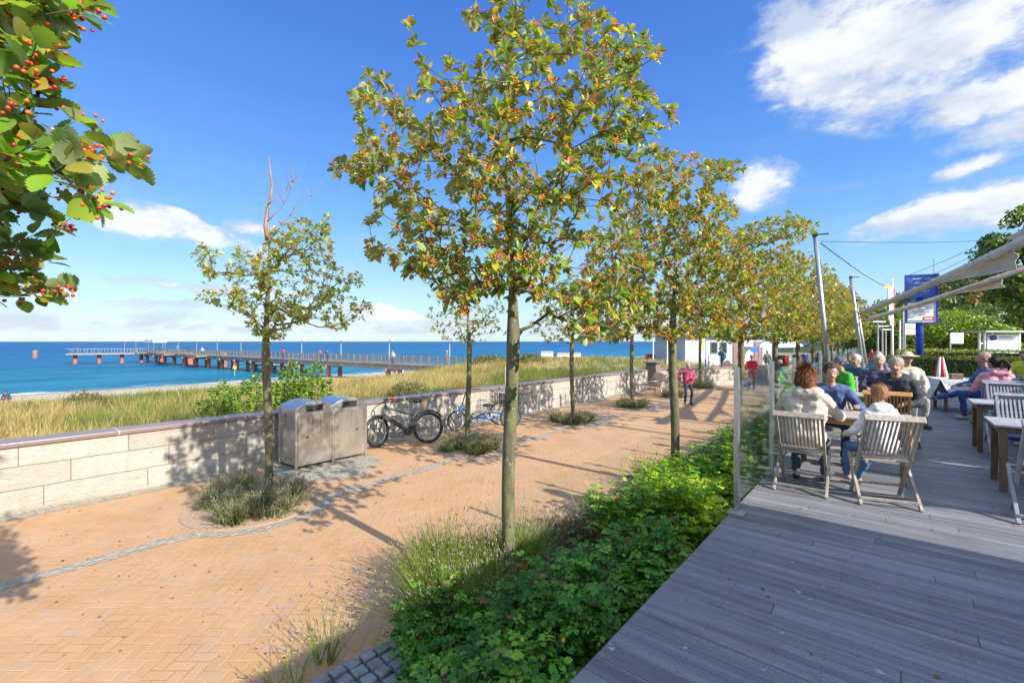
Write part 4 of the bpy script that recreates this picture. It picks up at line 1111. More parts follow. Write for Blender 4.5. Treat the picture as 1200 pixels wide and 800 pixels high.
# ================================================================== PLANTS
BL = np.array([(0, -.5, 0), (0, .5, 0), (.55, .35, .03), (.55, -.35, .03), (1, 0, -.02)]); BLT = np.array([(0, 2, 1), (0, 3, 2), (3, 4, 2)])
LAVC = [((.16, .19, .08), 4), ((.26, .28, .14), 3), ((.34, .34, .22), 2.5), ((.11, .14, .03), 2), ((.30, .24, .14), 2)]
def herb_clump(name, label, loc, rx, ry, h, n, seed, pal=LAVC, flower=.35, fcol=((.30, .24, .26), (.42, .36, .30)), blade=.006, splay=.9, group=None, tufts=9, cat='shrub', rz=0):
    r = np.random.default_rng(seed); t = thing(name, label, cat, loc, rz, group)
    # several tufts make the uneven outline
    tx = r.uniform(-1, 1, tufts); ty = r.uniform(-1, 1, tufts); s = np.maximum(1, np.hypot(tx, ty) * 1.15); tx, ty = tx / s, ty / s
    th = r.uniform(.65, 1.1, tufts)
    q = r.integers(0, tufts, n)
    ox = tx[q] * rx * .72 + r.normal(0, .10, n) * rx; oy = ty[q] * ry * .72 + r.normal(0, .10, n) * ry
    dx = (r.normal(0, .42, n) + tx[q] * .35) * splay; dy = (r.normal(0, .42, n) + ty[q] * .35) * splay
    D = unit(np.stack([dx, dy, np.ones(n) * r.uniform(.6, 1.1, n)], 1)); L = h * th[q] * r.uniform(.45, 1.05, n)
    P = np.stack([ox, oy, np.zeros(n)], 1)
    V, F, C = scatter(BL, BLT, P, D, unit(r.normal(0, 1, (n, 3))), L, palette(n, r, pal, .2), wid=blade / L * r.uniform(.7, 1.5, n))
    # side leaves along the stems
    m_ = int(n * 1.6); i = r.integers(0, n, m_); f = r.uniform(.15, .8, m_)
    Pl = P[i] + D[i] * (L[i] * f)[:, None]
    V2, F2, C2 = scatter(BL, BLT, Pl, unit(D[i] + r.normal(0, .7, (m_, 3))), unit(r.normal(0, 1, (m_, 3))), r.uniform(.03, .06, m_) * (h / .4) ** .3, palette(m_, r, pal, .25), wid=np.full(m_, .16))
    np_mesh('stems', np.vstack([V, V2]), np.vstack([F, F2 + len(V)]), M['herb'], t, np.vstack([C, C2]))
    k_ = int(n * flower)
    if k_:
        i = r.choice(n, k_, replace=False); Pf = P[i] + D[i] * L[i][:, None]
        cf = np.array(fcol[0]) + (np.array(fcol[1]) - np.array(fcol[0])) * r.random((k_, 1))
        T = np.array([(0, 0, 0), (.3, .16, .0), (.3, -.08, .14), (.3, -.08, -.14), (1, 0, 0)]); TF = np.array([(0, 1, 2), (0, 2, 3), (0, 3, 1), (1, 4, 2), (2, 4, 3), (3, 4, 1)])
        V, F, C = scatter(T, TF, Pf - D[i] * .02, D[i], unit(r.normal(0, 1, (k_, 3))), r.uniform(.025, .05, k_), cf)
        np_mesh('flower_heads', V, F, M['herb'], t, C)
    return t
GB = 'grey-green bushes round the trees along the wall'
BC = [('grey-green herb bush filling the tree bed in front of the steel bins', 1.12, 1.02, .44, 5200), ('round herb bush at the foot of the young tree between the bicycles', .95, .80, .48, 3600),
      ('herb bush at the foot of the small round wall tree', .95, .8, .42, 2400), ('low green bush in the tree bed just left of the bench', .8, .7, .45, 1500), ('tuft of grass and herbs just behind the second deck tree trunk', .75, .6, .5, 1200), ('pair of grassy tufts at the foot of the tree before the kiosk', .95, .7, .55, 1200)]
for i, (c_, b_) in enumerate(zip(ROW2[1:], BC)):
    herb_clump('herb_bush', b_[0], (c_[0] + (.10 if i == 0 else 0), c_[1] - (.32 if i == 0 else 0), .01), b_[2], b_[1] * .78, b_[3], b_[4], 100 + i, group=GB, blade=.008 if i < 2 else .014, pal=LAVC + ([((.16, .20, .03), 5)] if i in (1, 3) else []))
herb_clump('lavender', 'tall lavender with faded flower spikes round the middle tree trunk', (-2.90, 3.08, .02), .76, .74, .86, 6800, 130, pal=[((.16, .22, .03), 4), ((.26, .30, .05), 3), ((.08, .12, .02), 2), ((.28, .25, .10), 1)], flower=.25, fcol=((.26, .22, .24), (.50, .45, .38)), blade=.006, splay=1.0)
herb_clump('lavender', 'dry lavender in the gap behind the middle trunk', (-2.95, 4.75, .02), .45, .4, .55, 700, 131, pal=[((.16, .15, .09), 3), ((.11, .14, .04), 2), ((.28, .24, .16), 2)], blade=.006)
herb_clump('lavender', 'faded lavender at the foot of the second deck tree', (-3.0, 7.7, .02), .5, .7, .6, 1300, 132, pal=[((.14, .17, .05), 3), ((.20, .20, .10), 2), ((.10, .14, .03), 2)], blade=.009)
herb_clump('lavender', 'lavender clump inside the glass screen near the third deck tree', (-2.6, 11.9, .02), .7, 1.2, .85, 1500, 133, pal=LAVC + [((.13, .20, .05), 4)], blade=.012)
herb_clump('ragwort', 'spindly weed with dry yellowish seed heads at the bottom edge', (-3.42, 1.78, .0), .12, .10, .62, 42, 134, pal=[((.18, .24, .05), 3), ((.30, .30, .10), 2)], flower=.9, fcol=((.50, .36, .12), (.62, .48, .22)), blade=.007, splay=.6, tufts=3, cat='weed')
herb_clump('ragwort', 'second spindly seed head weed in the lower left of the bed', (-3.30, 1.45, .0), .14, .12, .5, 34, 135, pal=[((.18, .24, .05), 3), ((.30, .30, .10), 2)], flower=.9, fcol=((.50, .36, .12), (.62, .48, .22)), blade=.007, splay=.7, tufts=3, cat='weed')
# tall pale stalks over the roses
herb_clump('meadow_grass', 'thin upright grass stalks standing above the sunlit roses', (-2.6, 5.7, .1), .5, 1.2, 1.05, 80, 136, pal=[((.28, .30, .10), 3), ((.40, .34, .16), 2)], flower=.5, fcol=((.45, .36, .18), (.5, .42, .25)), blade=.006, splay=.5, tufts=6, cat='grass')

def rose(label, loc, rx, ry, h, n, seed, pal, leaf=.045, group='rose bushes along the deck edge', hips=26, yellow=26):
    """dense shrub of leaflets on arching canes with red hips and a few yellow leaves"""
    r = np.random.default_rng(seed); t = thing('rose_bush', label, 'rose bush', loc, 0, group)
    m = MB(); canes = []
    for i in range(26):
        a = r.uniform(0, 6.28); q = math.sqrt(r.random()); ex, ey = rx * q * math.cos(a), ry * q * math.sin(a); ez = h * r.uniform(.55, 1.05) * math.sqrt(max(.2, 1 - .6 * q * q))
        pts = [(ex * .2, ey * .2, 0), (ex * .55, ey * .55, ez * .6), (ex * .85, ey * .85, ez * .92), (ex, ey, ez)]
        m.tube(pts, [.006, .005, .004, .002], 4, cap=False); canes.append([np.array(p) for p in pts])
    m.build('canes', M['twig'], t)
    k_ = n // 5; P = []; D = []; N = []
    ci = r.integers(0, 26, k_); f = r.uniform(.15, 1.0, k_) ** .7
    for i in range(k_):
        c = canes[ci[i]]; g = f[i] * 3; j = min(2, int(g)); p = c[j] + (c[j + 1] - c[j]) * (g - j)
        p = p + r.normal(0, 1, 3) * np.array([.085, .085, .06]) * (1.2 if f[i] > .4 else .8); p[2] = max(.03, p[2])
        a = r.uniform(0, 6.28); ax = np.array([math.cos(a), math.sin(a), r.uniform(-.25, .35)]); sd_ = np.array([-math.sin(a), math.cos(a), 0])
        nn_ = unit(np.array([0, 0, 1.0]) + r.normal(0, .38, 3)); lf = leaf * 1.1
        for o, (sx, sy) in enumerate([(1.1, 0), (.55, 1), (.55, -1), (-.2, 1), (-.2, -1)]):
            P.append(p + ax * sx * lf * .9); D.append(ax * (.9 if sy == 0 else .45) + sd_ * sy); N.append(nn_ + r.normal(0, .15, 3))
    P = np.array(P); D = np.array(D); N = np.array(N)
    col = np.repeat(palette(k_, r, pal, .22), 5, 0)[:len(P)]
    tm, tf = (LEAF, LEAFT) if n > 3500 else (LEAF4, LEAF4T)
    V, F, C = scatter(tm, tf, P, D, N, leaf * r.uniform(.65, 1.3, len(P)), col, wid=np.full(len(P), 1.35))
    np_mesh('foliage', V, F, M['herb'], t, C)
    def dots(num, size, colr, nm):
        ci_ = r.integers(0, 26, num); Q = np.array([canes[c][3] * r.uniform(.8, 1.05) + r.normal(0, .05, 3) for c in ci_]); Q[:, 2] = np.maximum(Q[:, 2], .2)
        V, F, C = scatter(ICO, ICOF, Q, unit(r.normal(0, 1, (num, 3))), unit(r.normal(0, 1, (num, 3))), size * r.uniform(.7, 1.1, num), np.array(colr) * r.uniform(.8, 1.2, (num, 1)))
        np_mesh(nm, V, F, M['berry'], t, C, smooth=True)
    if hips: dots(int(hips * 1.6), .013, (.60, .02, .015), 'rose_hips')
    if yellow:
        q_ = np.array([canes[c][2] + r.normal(0, .08, 3) for c in r.integers(0, 26, yellow)])
        V, F, C = scatter(LEAF4, LEAF4T, q_, r.normal(0, 1, (yellow, 3)), unit(np.array([0, 0, 1.]) + r.normal(0, .3, (yellow, 3))), np.full(yellow, .036), np.array((.75, .55, .03)) * r.uniform(.8, 1.1, (yellow, 1)), wid=np.full(yellow, 1.5))
        np_mesh('yellow_leaves', V, F, M['herb'], t, C)
    return t
RG = [((.05, .17, .018), 4), ((.10, .27, .025), 3), ((.19, .38, .04), 2.2), ((.035, .10, .015), 1.2), ((.26, .26, .05), .5), ((.20, .10, .03), .25)]
RSUN = [((.18, .36, .02), 3), ((.34, .50, .03), 3), ((.55, .58, .04), 3), ((.10, .22, .02), 1.2)]  # roses past the shadow edge: sunlight put into the leaf colours
RB = [((.16, .06, .02), 4), ((.10, .05, .02), 2), ((.07, .10, .02), 1)]
for i, (lab, x, y, rx, ry, h, n, pal, hips) in enumerate([
    ('dark green rose bush nearest the camera, left of its neighbours', -2.50, 2.36, .46, .40, .56, 5200, RG, 18),
    ('dark green rose bush against the deck corner at the very front', -1.75, 1.95, .55, .5, .62, 6000, RG, 14),
    ('rose bush in shade close beside the near deck edge', -1.85, 2.85, .62, .55, .78, 6800, RG, 22),
    ('rose bush in shade below the middle of the near deck edge', -1.75, 3.80, .62, .6, .82, 6800, RG, 26),
    ('rose bush with a sunlit crest and many red hips opposite the middle trunk', -2.12, 4.75, .58, .6, .90, 6400, RG + RSUN[:2], 34),
    ('small rusty brown rose bush behind the middle trunk', -2.55, 4.25, .34, .32, .60, 1500, RB, 3),
    ('yellow-green rose bush just before the first glass post', -1.78, 5.15, .58, .62, .98, 5600, RSUN, 14),
    ('bright yellow-green sunlit rose bush beyond the crest', -2.15, 5.95, .58, .7, .92, 5600, RSUN, 20),
    ('yellow-green rose bush under the first glass screen', -1.75, 6.5, .52, .7, 1.0, 4200, RSUN, 8),
    ('leafy green rose bush beside the second deck tree', -2.05, 7.5, .55, .8, .92, 4000, RG + RSUN[:2], 8),
    ('green rose bush beyond the second deck tree', -2.0, 9.0, .7, .8, .95, 3200, RG + RSUN[:1], 8)]):
    lf = (.040, .056, .046, .052, .042, .035, .050, .044, .05, .045, .05)[i]
    rose(lab, (x, y, .02), rx, ry, h * (1.02 if pal is RSUN else 1.0), int(n * min(1.25, (.046 / lf) ** 1.3)), 200 + i, pal, hips=hips, leaf=lf)
rosef = rose('dark rose bush in the bed beside the seated guests', (-1.9, 10.6, .02), .65, .9, .95, 2600, 230, RG, leaf=.06, hips=6)
for i, y in enumerate((13.6, 15.4, 17.6, 20, 23)):
    copy_thing(rosef, ['rose bush in the bed just past the third deck tree', 'rose bush below the lamp mast', 'rose bush between the fourth and fifth deck trees', 'rose bush near the fifth deck tree', 'last rose bush in the bed by the clothes rails'][i], (-2.1, y, .02), i * 1.3, 1.05)
# ground litter and low creeping herbs in the bed
r = np.random.default_rng(9); n = 5200
P = np.stack([r.uniform(-3.6, -1.25, n), r.uniform(.6, 12, n), r.uniform(.02, .10, n)], 1); P = P[(P[:, 1] > 2.2) | (P[:, 0] > -3.5 + 0)]
P = P[~((P[:, 0] < -3.0) & (P[:, 1] < 2.5) & (P[:, 1] > 2.0))]; n = len(P)
P = P[~((P[:, 0] < -2.0) & (P[:, 1] < 2.35))]; n = len(P)
V, F, C = scatter(LEAF4, LEAF4T, P, r.normal(0, 1, (n, 3)), unit(np.array([0, 0, 1.]) + r.normal(0, .5, (n, 3))), r.uniform(.02, .05, n), palette(n, r, RG + [((.22, .14, .06), 3)], .2))
tag(np_mesh('ground_cover', V, F, M['herb'], None, C), 'low creeping leaves and litter under the rose bushes', 'ground cover', kind='stuff')
# fallen red berries and leaves on the paving round the beds
n = 900; cc = r.integers(0, 6, n); ctr = np.array(ROW2[1:])[cc]; a = r.uniform(0, 6.28, n); rr = r.uniform(.45, 1.0, n)
P = np.stack([ctr[:, 0] + rr * np.cos(a), ctr[:, 1] + rr * np.sin(a), np.full(n, .02)], 1)
V, F, C = scatter(ICO, ICOF, P, r.normal(0, 1, (n, 3)), r.normal(0, 1, (n, 3)), np.full(n, .008), palette(n, r, [((.5, .06, .03), 3), ((.30, .12, .05), 2)]))
tag(np_mesh('fallen_berries', V, F, M['berry'], None, C), 'red berries dropped on the gravel of the tree beds', 'berries', kind='stuff')
n = 850; P = np.stack([r.uniform(-9.6, -1.5, n), .5 + 19 * r.random(n) ** 1.3, np.full(n, .008)], 1); P[:70, 0] = r.uniform(-1.1, 2.4, 70); P[:70, 1] = r.uniform(1.2, 9, 70); P[:70, 2] = DZ + .006
V, F, C = scatter(LEAF4, LEAF4T, P, unit(np.stack([r.normal(0, 1, n), r.normal(0, 1, n), r.uniform(-.05, .1, n)], 1)), unit(np.array([0, 0, 1.]) + r.normal(0, .1, (n, 3))), r.uniform(.012, .05, n), palette(n, r, [((.22, .11, .04), 3), ((.28, .20, .06), 1), ((.10, .06, .03), 2)]))
tag(np_mesh('fallen_leaves', V, F, M['herb'], None, C), 'small dry leaves scattered over the paving', 'leaves', kind='stuff')

# dune grass: nobody could count it
r = np.random.default_rng(31)
def dune_tufts(n, x0, x1, y0, y1, h, w, blades, bias=1.0):
    X_ = x1 + (x0 - x1) * r.random(n) ** bias; Y_ = r.uniform(y0, y1, n)
    dens = np.array([mnoise.noise((x * .35, y * .35, 4.0)) for x, y in zip(X_, Y_)]); sp_ = np.array([mnoise.noise((x * .22 + 3, y * .22, 14.0)) for x, y in zip(X_, Y_)]); k = (dens > -.38 + .30 * (X_ < -33)) & ((sp_ > -.42) | (r.random(n) < .12))
    X_, Y_, dens = X_[k], Y_[k], dens[k]
    keep = ~((X_ > -10.25) & (Y_ < 24)) & ~((X_ > -11.5 + (Y_ - 20) * .62) & (Y_ > 20) & (Y_ < 40)) & (X_ < -3)
    keep &= ~((X_ > c0.x - 1.2) & (Y_ > c0.y - 1.0) & (X_ < c1.x + 2))
    X_, Y_ = X_[keep], Y_[keep]
    Z_ = np.array([ground_z(x, y) for x, y in zip(X_, Y_)])
    n = len(X_); N_ = n * blades
    P = np.repeat(np.stack([X_, Y_, Z_ - .03], 1), blades, 0) + r.normal(0, 1, (N_, 3)) * np.array([.12, .12, 0])
    D = unit(np.stack([r.normal(.12, .32, N_), r.normal(.12, .32, N_), np.ones(N_)], 1))
    g = np.array([mnoise.noise((x * .12, y * .12, 9.0)) for x, y in zip(X_, Y_)]); tc_ = palette(n, r, [((.44, .34, .13), 5), ((.52, .42, .20), 3), ((.36, .30, .11), 3), ((.22, .23, .06), 1.5)], .15)
    grn = palette(n, r, [((.17, .21, .05), 3), ((.26, .28, .07), 2), ((.10, .14, .035), 1)], .2)
    tc_ = np.where((g + r.normal(0, .07, n) > .16)[:, None], grn, tc_); tc_ = tc_ * (1 + .35 * np.array([mnoise.noise((x * .6, y * .6, 2.0)) for x, y in zip(X_, Y_)]))[:, None]
    return scatter(BL, BLT, P, D, unit(r.normal(0, 1, (N_, 3))), h * np.repeat(r.uniform(.45, 1.25, n), blades) * r.uniform(.6, 1.1, N_), np.repeat(tc_, blades, 0) * r.uniform(.8, 1.2, (N_, 1)), wid=np.full(N_, w / h))
a_ = dune_tufts(15000, -22, -10.2, -6, 24, .50, .014, 9, 1.0); b_ = dune_tufts(20000, -37, -20, -6, 40, .48, .022, 6); c_ = dune_tufts(15000, -42, -8, 20, 68, .5, .03, 6)
V = np.vstack([a_[0], b_[0], c_[0]]); F = np.vstack([a_[1], b_[1] + len(a_[0]), c_[1] + len(a_[0]) + len(b_[0])]); C = np.vstack([a_[2], b_[2], c_[2]])
tag(np_mesh('dune_grass', V, F, M['grass'], None, C), 'straw coloured dune grass with green patches behind the wall', 'dune grass', kind='stuff')
def dune_bush(label, px, py, d, rx, h, pal, seed, n=1500, leaf=.07):
    p = at(px, py, None, d); r = np.random.default_rng(seed); t = thing('dune_bush', label, 'bush', (p.x, p.y, ground_z(p.x, p.y)), 0, 'bushes on the dunes')
    m = MB()
    for i in range(12):
        a = r.uniform(0, 6.28); m.tube([(0, 0, 0), (rx * .5 * math.cos(a), rx * .5 * math.sin(a), h * .5), (rx * .8 * math.cos(a), rx * .8 * math.sin(a), h * r.uniform(.6, .95))], [.012, .008, .004], 4)
    m.build('stems', M['twig'], t)
    q = unit(r.normal(0, 1, (n, 3))); q[:, 2] = abs(q[:, 2]); P = q * np.array([rx, rx, h]) * (r.uniform(.3, 1.05, n) ** .5)[:, None]
    V, F, C = scatter(LEAF4, LEAF4T, P, r.normal(0, 1, (n, 3)), unit(q + r.normal(0, .5, (n, 3))), leaf * r.uniform(.7, 1.3, n), palette(n, r, pal, .25)); np_mesh('foliage', V, F, M['herb'], t, C)
OL = [((.12, .14, .04), 3), ((.20, .20, .06), 2), ((.08, .09, .03), 2)]
dune_bush('olive green bush on the dune left of the tall leafy shoots', 100, 490, 15, .7, .6, OL, 1); dune_bush('small dark bush on the dune at the far left', 30, 500, 14, .4, .35, OL, 2, 700)
dune_bush('tall olive bush behind the black bicycle', 480, 455, 17, .9, .75, OL, 3, 2200); dune_bush('yellow green bush right of the olive one behind the bicycles', 510, 455, 17.5, .5, .45, LPAL, 4, 900)
dune_bush('dark scrub under the crest of the dune', 575, 430, 33, 1.6, .8, OL, 5, 1500, .13); dune_bush('dark scrub further along the dune crest', 620, 428, 33, 1.3, .7, OL, 6, 1200, .13)
# tall young poplar shoots behind the bin
shoots = []
for i, (px, top) in enumerate([(238, 466), (250, 455), (262, 448), (275, 452), (288, 446), (300, 440), (322, 446), (333, 432), (343, 424), (352, 436), (361, 430), (372, 424), (383, 442), (268, 462), (328, 452), (347, 445)]):
    p = at(px, 450, None, 11.4 + (i % 3) * .5); z = ground_z(p.x, p.y); h = EYE + (400 - top) / FPX * 11.8 - z
    t = thing('poplar_shoot', ['leftmost leafy poplar shoot above the wall', 'second leafy shoot from the left above the wall', 'third leafy shoot from the left above the wall', 'fourth leafy shoot from the left', 'fifth leafy shoot from the left, before the tree trunk', 'leafy shoot just left of the bare-topped tree trunk', 'short leafy shoot just right of the trunk above the bins', 'tall shoot over the left bin lid', 'tallest bright shoot over the left bin', 'shoot between the two bin lids', 'slender shoot over the joint of the bins', 'tall narrow shoot over the right bin lid', 'rightmost short shoot beside the right bin', 'low leafy shoot among the left group', 'low bright shoot behind the left bin lid', 'bushy shoot in the middle above the bins'][i], 'shoot', (p.x, p.y, z), 0, 'poplar shoots behind the sea wall')
    m = MB(); m.tube([(0, 0, 0), (.03, 0, h * .5), (0, 0, h)], [.012, .009, .003], 5); m.build('stem', M['twig'], t)
    rr_ = np.random.default_rng(400 + i); n = int(330 * h / 1.2)
    zz = rr_.uniform(.15, 1, n) * h; a = rr_.uniform(0, 6.28, n); q = .14 * np.sqrt(rr_.random(n)) * (1.15 - zz / h * .6)
    P = np.stack([q * np.cos(a), q * np.sin(a), zz], 1); D = unit(np.stack([np.cos(a), np.sin(a), rr_.uniform(-.5, .7, n)], 1))
    V, F, C = scatter(LEAF, LEAFT, P, D, unit(np.array([0, 0, .8]) + rr_.normal(0, .4, (n, 3))), rr_.uniform(.06, .105, n), palette(n, rr_, [((.17, .30, .03), 4), ((.11, .22, .03), 3), ((.30, .38, .05), 2), ((.06, .12, .02), 1)], .15), wid=np.full(n, 1.25)); np_mesh('foliage', V, F, M['herb'], t, C)
# clipped hedges at the end of the deck
def hedge(label, x0, x1, y0, y1, h, seed, rz=0, n=9000):
    r = np.random.default_rng(seed); t = thing('hedge', label, 'hedge', ((x0 + x1) / 2, (y0 + y1) / 2, 0), rz, 'clipped hedges beyond the deck'); w, l = (x1 - x0) / 2, (y1 - y0) / 2
    m = MB(); m.bbox(-w * .97, w * .97, -l * .8, l * .8, 0, h * .94); m.build('core', material('hedge_core', color=(.03, .045, .015), rough=.9, var=.3), t)
    P = np.stack([r.uniform(-w, w, n), r.uniform(-l, l, n), r.uniform(.1, h, n)], 1); ff = r.integers(0, 3, n)
    P[ff == 0, 2] = h + r.normal(0, .03, (ff == 0).sum()); P[ff == 1, 1] = -l + r.normal(0, .04, (ff == 1).sum()); P[ff == 2, 0] = np.where(r.random((ff == 2).sum()) < .5, -w, w)
    V, F, C = scatter(LEAF4, LEAF4T, P, r.normal(0, 1, (n, 3)), r.normal(0, 1, (n, 3)), r.uniform(.06, .12, n), palette(n, r, [((.18, .25, .04), 3), ((.34, .38, .07), 3), ((.10, .15, .03), 2), ((.30, .19, .06), 1)], .25)); np_mesh('foliage', V, F, M['far_leaf'], t, C)
hedge('front clipped hedge closing the end of the deck', -.2, 7.5, 30.0, 31.0, 1.72, 1); hedge('higher hedge running behind the front hedge', .2, 9.5, 35.5, 36.6, 1.98, 2)

# ================================================================== STREET FURNITURE
def text_mesh(txt, size, depth, mat, parent, loc, rot, name='lettering'):
    cu = bpy.data.curves.new(name, 'FONT'); cu.body = txt; cu.size = size; cu.extrude = depth; cu.align_x = 'CENTER'; cu.align_y = 'CENTER'
    o = bpy.data.objects.new('tmp', cu); COL.objects.link(o); bpy.context.view_layer.update()
    me = bpy.data.meshes.new_from_object(o.evaluated_get(bpy.context.evaluated_depsgraph_get())); bpy.data.objects.remove(o); bpy.data.curves.remove(cu)
    me.materials.clear(); me.materials.append(mat); n = bpy.data.objects.new(name, me); link(n, parent); n.location = loc; n.rotation_euler = rot; return n
# double steel bin: footprint x -9.6..-8.85, y 4.08..5.6
bn = thing('recycling_bin', 'double stainless steel litter bin with two humped lids and dark slots', 'litter bin', (-8.87, 4.84, 0), 0)
BL_ = 1.52; y0 = -BL_ / 2
m = MB(); m.bbox(-.70, -.02, y0 + .02, -y0 - .02, .06, 1.12); m.build('body', M['steel'], bn)
def arch(yc, w, x0, x1, z0, rise):
    pts = [(yc - w / 2 + w * i / 14, z0 + rise * math.sin(math.pi * i / 14) ** .8) for i in range(15)]
    vs = [(x0, y, z) for y, z in pts] + [(x1, y, z) for y, z in pts]; n = 15
    fs = [(i, i + 1, n + i + 1, n + i) for i in range(n - 1)] + [tuple(range(n))[::-1], tuple(range(n, 2 * n)), (0, n, 2 * n - 1, n - 1)]
    return vs, fs
for s_ in (-1, 1):
    yc = s_ * BL_ / 4
    m = MB(); m.add(*arch(yc, BL_ / 2, -.74, .012, 1.185, .12)); m.bbox(-.74, .012, yc - BL_ / 4, yc + BL_ / 4, 1.04, 1.184); lid = m.build('lid', M['steel'], bn, bevel=.004)
    m = MB(); m.bbox(.013, .022, yc - .20, yc + .17, 1.095, 1.255)
    m.build('slot_frame', M['galv'], lid); m = MB(); m.bbox(.023, .027, yc - .18, yc + .15, 1.112, 1.238); m.build('slot', M['black'], lid)
    m = MB(); m.bbox(-.015, .006, yc - BL_ / 4 + .035, yc + BL_ / 4 - .02, .09, 1.03); dr = m.build('door', M['door_steel'], bn, bevel=.004)
    m = MB(); m.tube([(.005, yc + .16 * s_, .62), (.022, yc + .16 * s_, .62)], .02, 10); m.build('lock', M['darkmetal'], dr)
for x in (-.71, -.0):
    for y in (y0, 0, -y0):
        if y == 0 and x < -.1: continue
        m = MB(); m.bbox(x - .022, x + .022, y - .022, y + .022, 0, 1.18 if y else 1.05); m.build('corner_post', M['steel'], bn, bevel=.003)
text_mesh('3', .16, .001, M['darkmetal'], bn, (-.50, y0 + .012, 1.03), (math.radians(90), 0, 0), 'sticker')

# bench
p = at(762, 461, 0); bt = thing('bench', 'reclined slatted wooden bench on curved metal legs beside the wall', 'bench', (-8.75, 20.3, 0), math.radians(-52))
m = MB()
for i in range(6): m.beam((-.9, -.02 + .0, 0), (-.9, 0, 0), .001, .001) if False else m.bbox(-.9, .9, -.30 + i * .105, -.215 + i * .105, .43, .455)
m.build('seat', M['bench_wood'], bt)
m = MB()
for i in range(6): m.beam((-.9, .34 + i * .045, .50 + i * .095), (.9, .34 + i * .045, .50 + i * .095), .085, .025, (0, -.9, .45))
m.build('backrest', M['bench_wood'], bt)
for x in (-.75, .75):
    m = MB(); m.tube([(x, .66, 1.05), (x, .42, .60), (x, .33, .44), (x, -.25, .42), (x, -.42, .40), (x, -.52, .2), (x, -.56, 0)], .022, 6); m.tube([(x, .33, .44), (x, .45, .2), (x, .62, 0)], .022, 6)
    m.tube([(x, .45, .70), (x, 0, .72), (x, -.4, .64), (x, -.5, .4)], .018, 6); m.build('leg', M['galv'], bt, True)

# ------------------------------------------------------------------ bicycles
def wheel(parent, c, R, axis, tyre=.024, name='wheel', rim=M['chrome'], spokes=20, fat=1):
    ax = Vector(axis).normalized(); m = MB(); m.ring(c, R - tyre, tyre, ax, 36, 8); w = m.build(name, M['black'], parent, True)
    m = MB(); m.ring(c, R - tyre * 2.3, .010, ax, 36, 6)
    u = ax.orthogonal().normalized(); v = ax.cross(u)
    m.tube([Vector(c) - ax * .04, Vector(c) + ax * .04], .025, 8)
    m.build('rim', rim, w, True)
    m = MB()
    for i in range(spokes):
        a = 2 * math.pi * i / spokes; m.tube([Vector(c) + ax * (.03 if i % 2 else -.03) + .02 * (u * math.cos(a + .9) + v * math.sin(a + .9)), Vector(c) + (R - tyre * 2.3) * (u * math.cos(a) + v * math.sin(a))], .0018, 3)
    m.build('spokes', M['galv'], w); return w
# black e-bike leaning on the wall: local x = along the bike (front +x)
P1 = Vector((-8.78, 7.25, 0)); P2 = Vector((-9.28, 6.22, 0)); rz = math.atan2((P2 - P1).y, (P2 - P1).x)
bk = thing('bicycle', 'black electric bicycle with orange grips leaning against the sea wall', 'bicycle', tuple((P1 + P2) / 2), rz)
bk.rotation_euler = (math.radians(6), 0, rz); bk.scale = (1.08, 1.08, 1.08)
R = .355; yb = .0; A_ = (-.56, 0, R); B_ = (.57, 0, R)
wheel(bk, A_, R, (0, 1, 0), .034); wheel(bk, B_, R, (-.62, .78, 0), .034)
m = MB(); bb = (-.10, 0, .30); st = (-.28, 0, .82); hd = (.38, 0, .86); hb = (.44, 0, .66)
m.tube([bb, st], .024, 8); m.tube([hd, hb], .03, 8); m.tube([(-.22, 0, .66), hd], .027, 8)
for s_ in (-1, 1): m.tube([(bb[0], s_ * .03, bb[2]), (A_[0], s_ * .06, R)], .012, 6); m.tube([(-.22, s_ * .02, .66), (A_[0], s_ * .06, R)], .010, 6)
m.build('frame', material('silver_grey_frame', color=(.12, .15, .15), rough=.3, metal=.3), bk, True)
m = MB(); m.beam(Vector(bb) + Vector((.03, 0, .05)), Vector(hb) + Vector((-.02, 0, .02)), .09, .115, (0, 0, 1)); m.build('battery', M['bikeblack'], bk, bevel=.012)
m = MB()
for s_ in (-1, 1): m.tube([hb, (hb[0] + .02 - .04 * s_, s_ * .055, .70), (B_[0] - .045 * s_, s_ * .058, R)], .016, 8)
m.build('fork', M['bikeblack'], bk, True)
m = MB(); m.tube([hd, (.37, 0, .98), (.42, 0, 1.02)], .014, 8); m.tube([(.28, -.33, 1.05), (.40, -.18, 1.03), (.42, 0, 1.02), (.40, .18, 1.03), (.28, .33, 1.05)], .012, 8); hbr = m.build('handlebar', M['darkmetal'], bk, True)
for s_ in (-1, 1): m = MB(); m.tube([(.28, s_ * .33, 1.05), (.20, s_ * .38, 1.06)], .019, 8); m.build('grip', M['orange'], hbr, True)
m = MB(); m.tube([st, (-.31, 0, .93)], .013, 8); m.build('seat_post', M['chrome'], bk, True)
m = MB(); m.ball((-.34, 0, .965), .14, 12, 8, (1.0, .55, .28)); m.ball((-.20, 0, .965), .08, 10, 6, (1.3, .4, .3)); sdl = m.build('saddle', M['black'], bk, True)
m = MB(); m.box((-.44, 0, .93), (.06, .11, .09)); m.build('saddle_bag', M['orange'], bk, bevel=.01)
for c, lab in ((A_, 'rear'),):
    m = MB(); a0, a1 = (-.15, 2.5) if c is A_ else (.1, 2.2)
    pts = [(c[0] + (R + .03) * math.cos(a0 + (a1 - a0) * i / 12) * (1 if c is A_ else -1) * -1 * (-1), 0, c[2] + (R + .03) * math.sin(a0 + (a1 - a0) * i / 12)) for i in range(13)]
    m.tube(pts, .022, 5); m.build('mudguard', M['black'], bk, True)
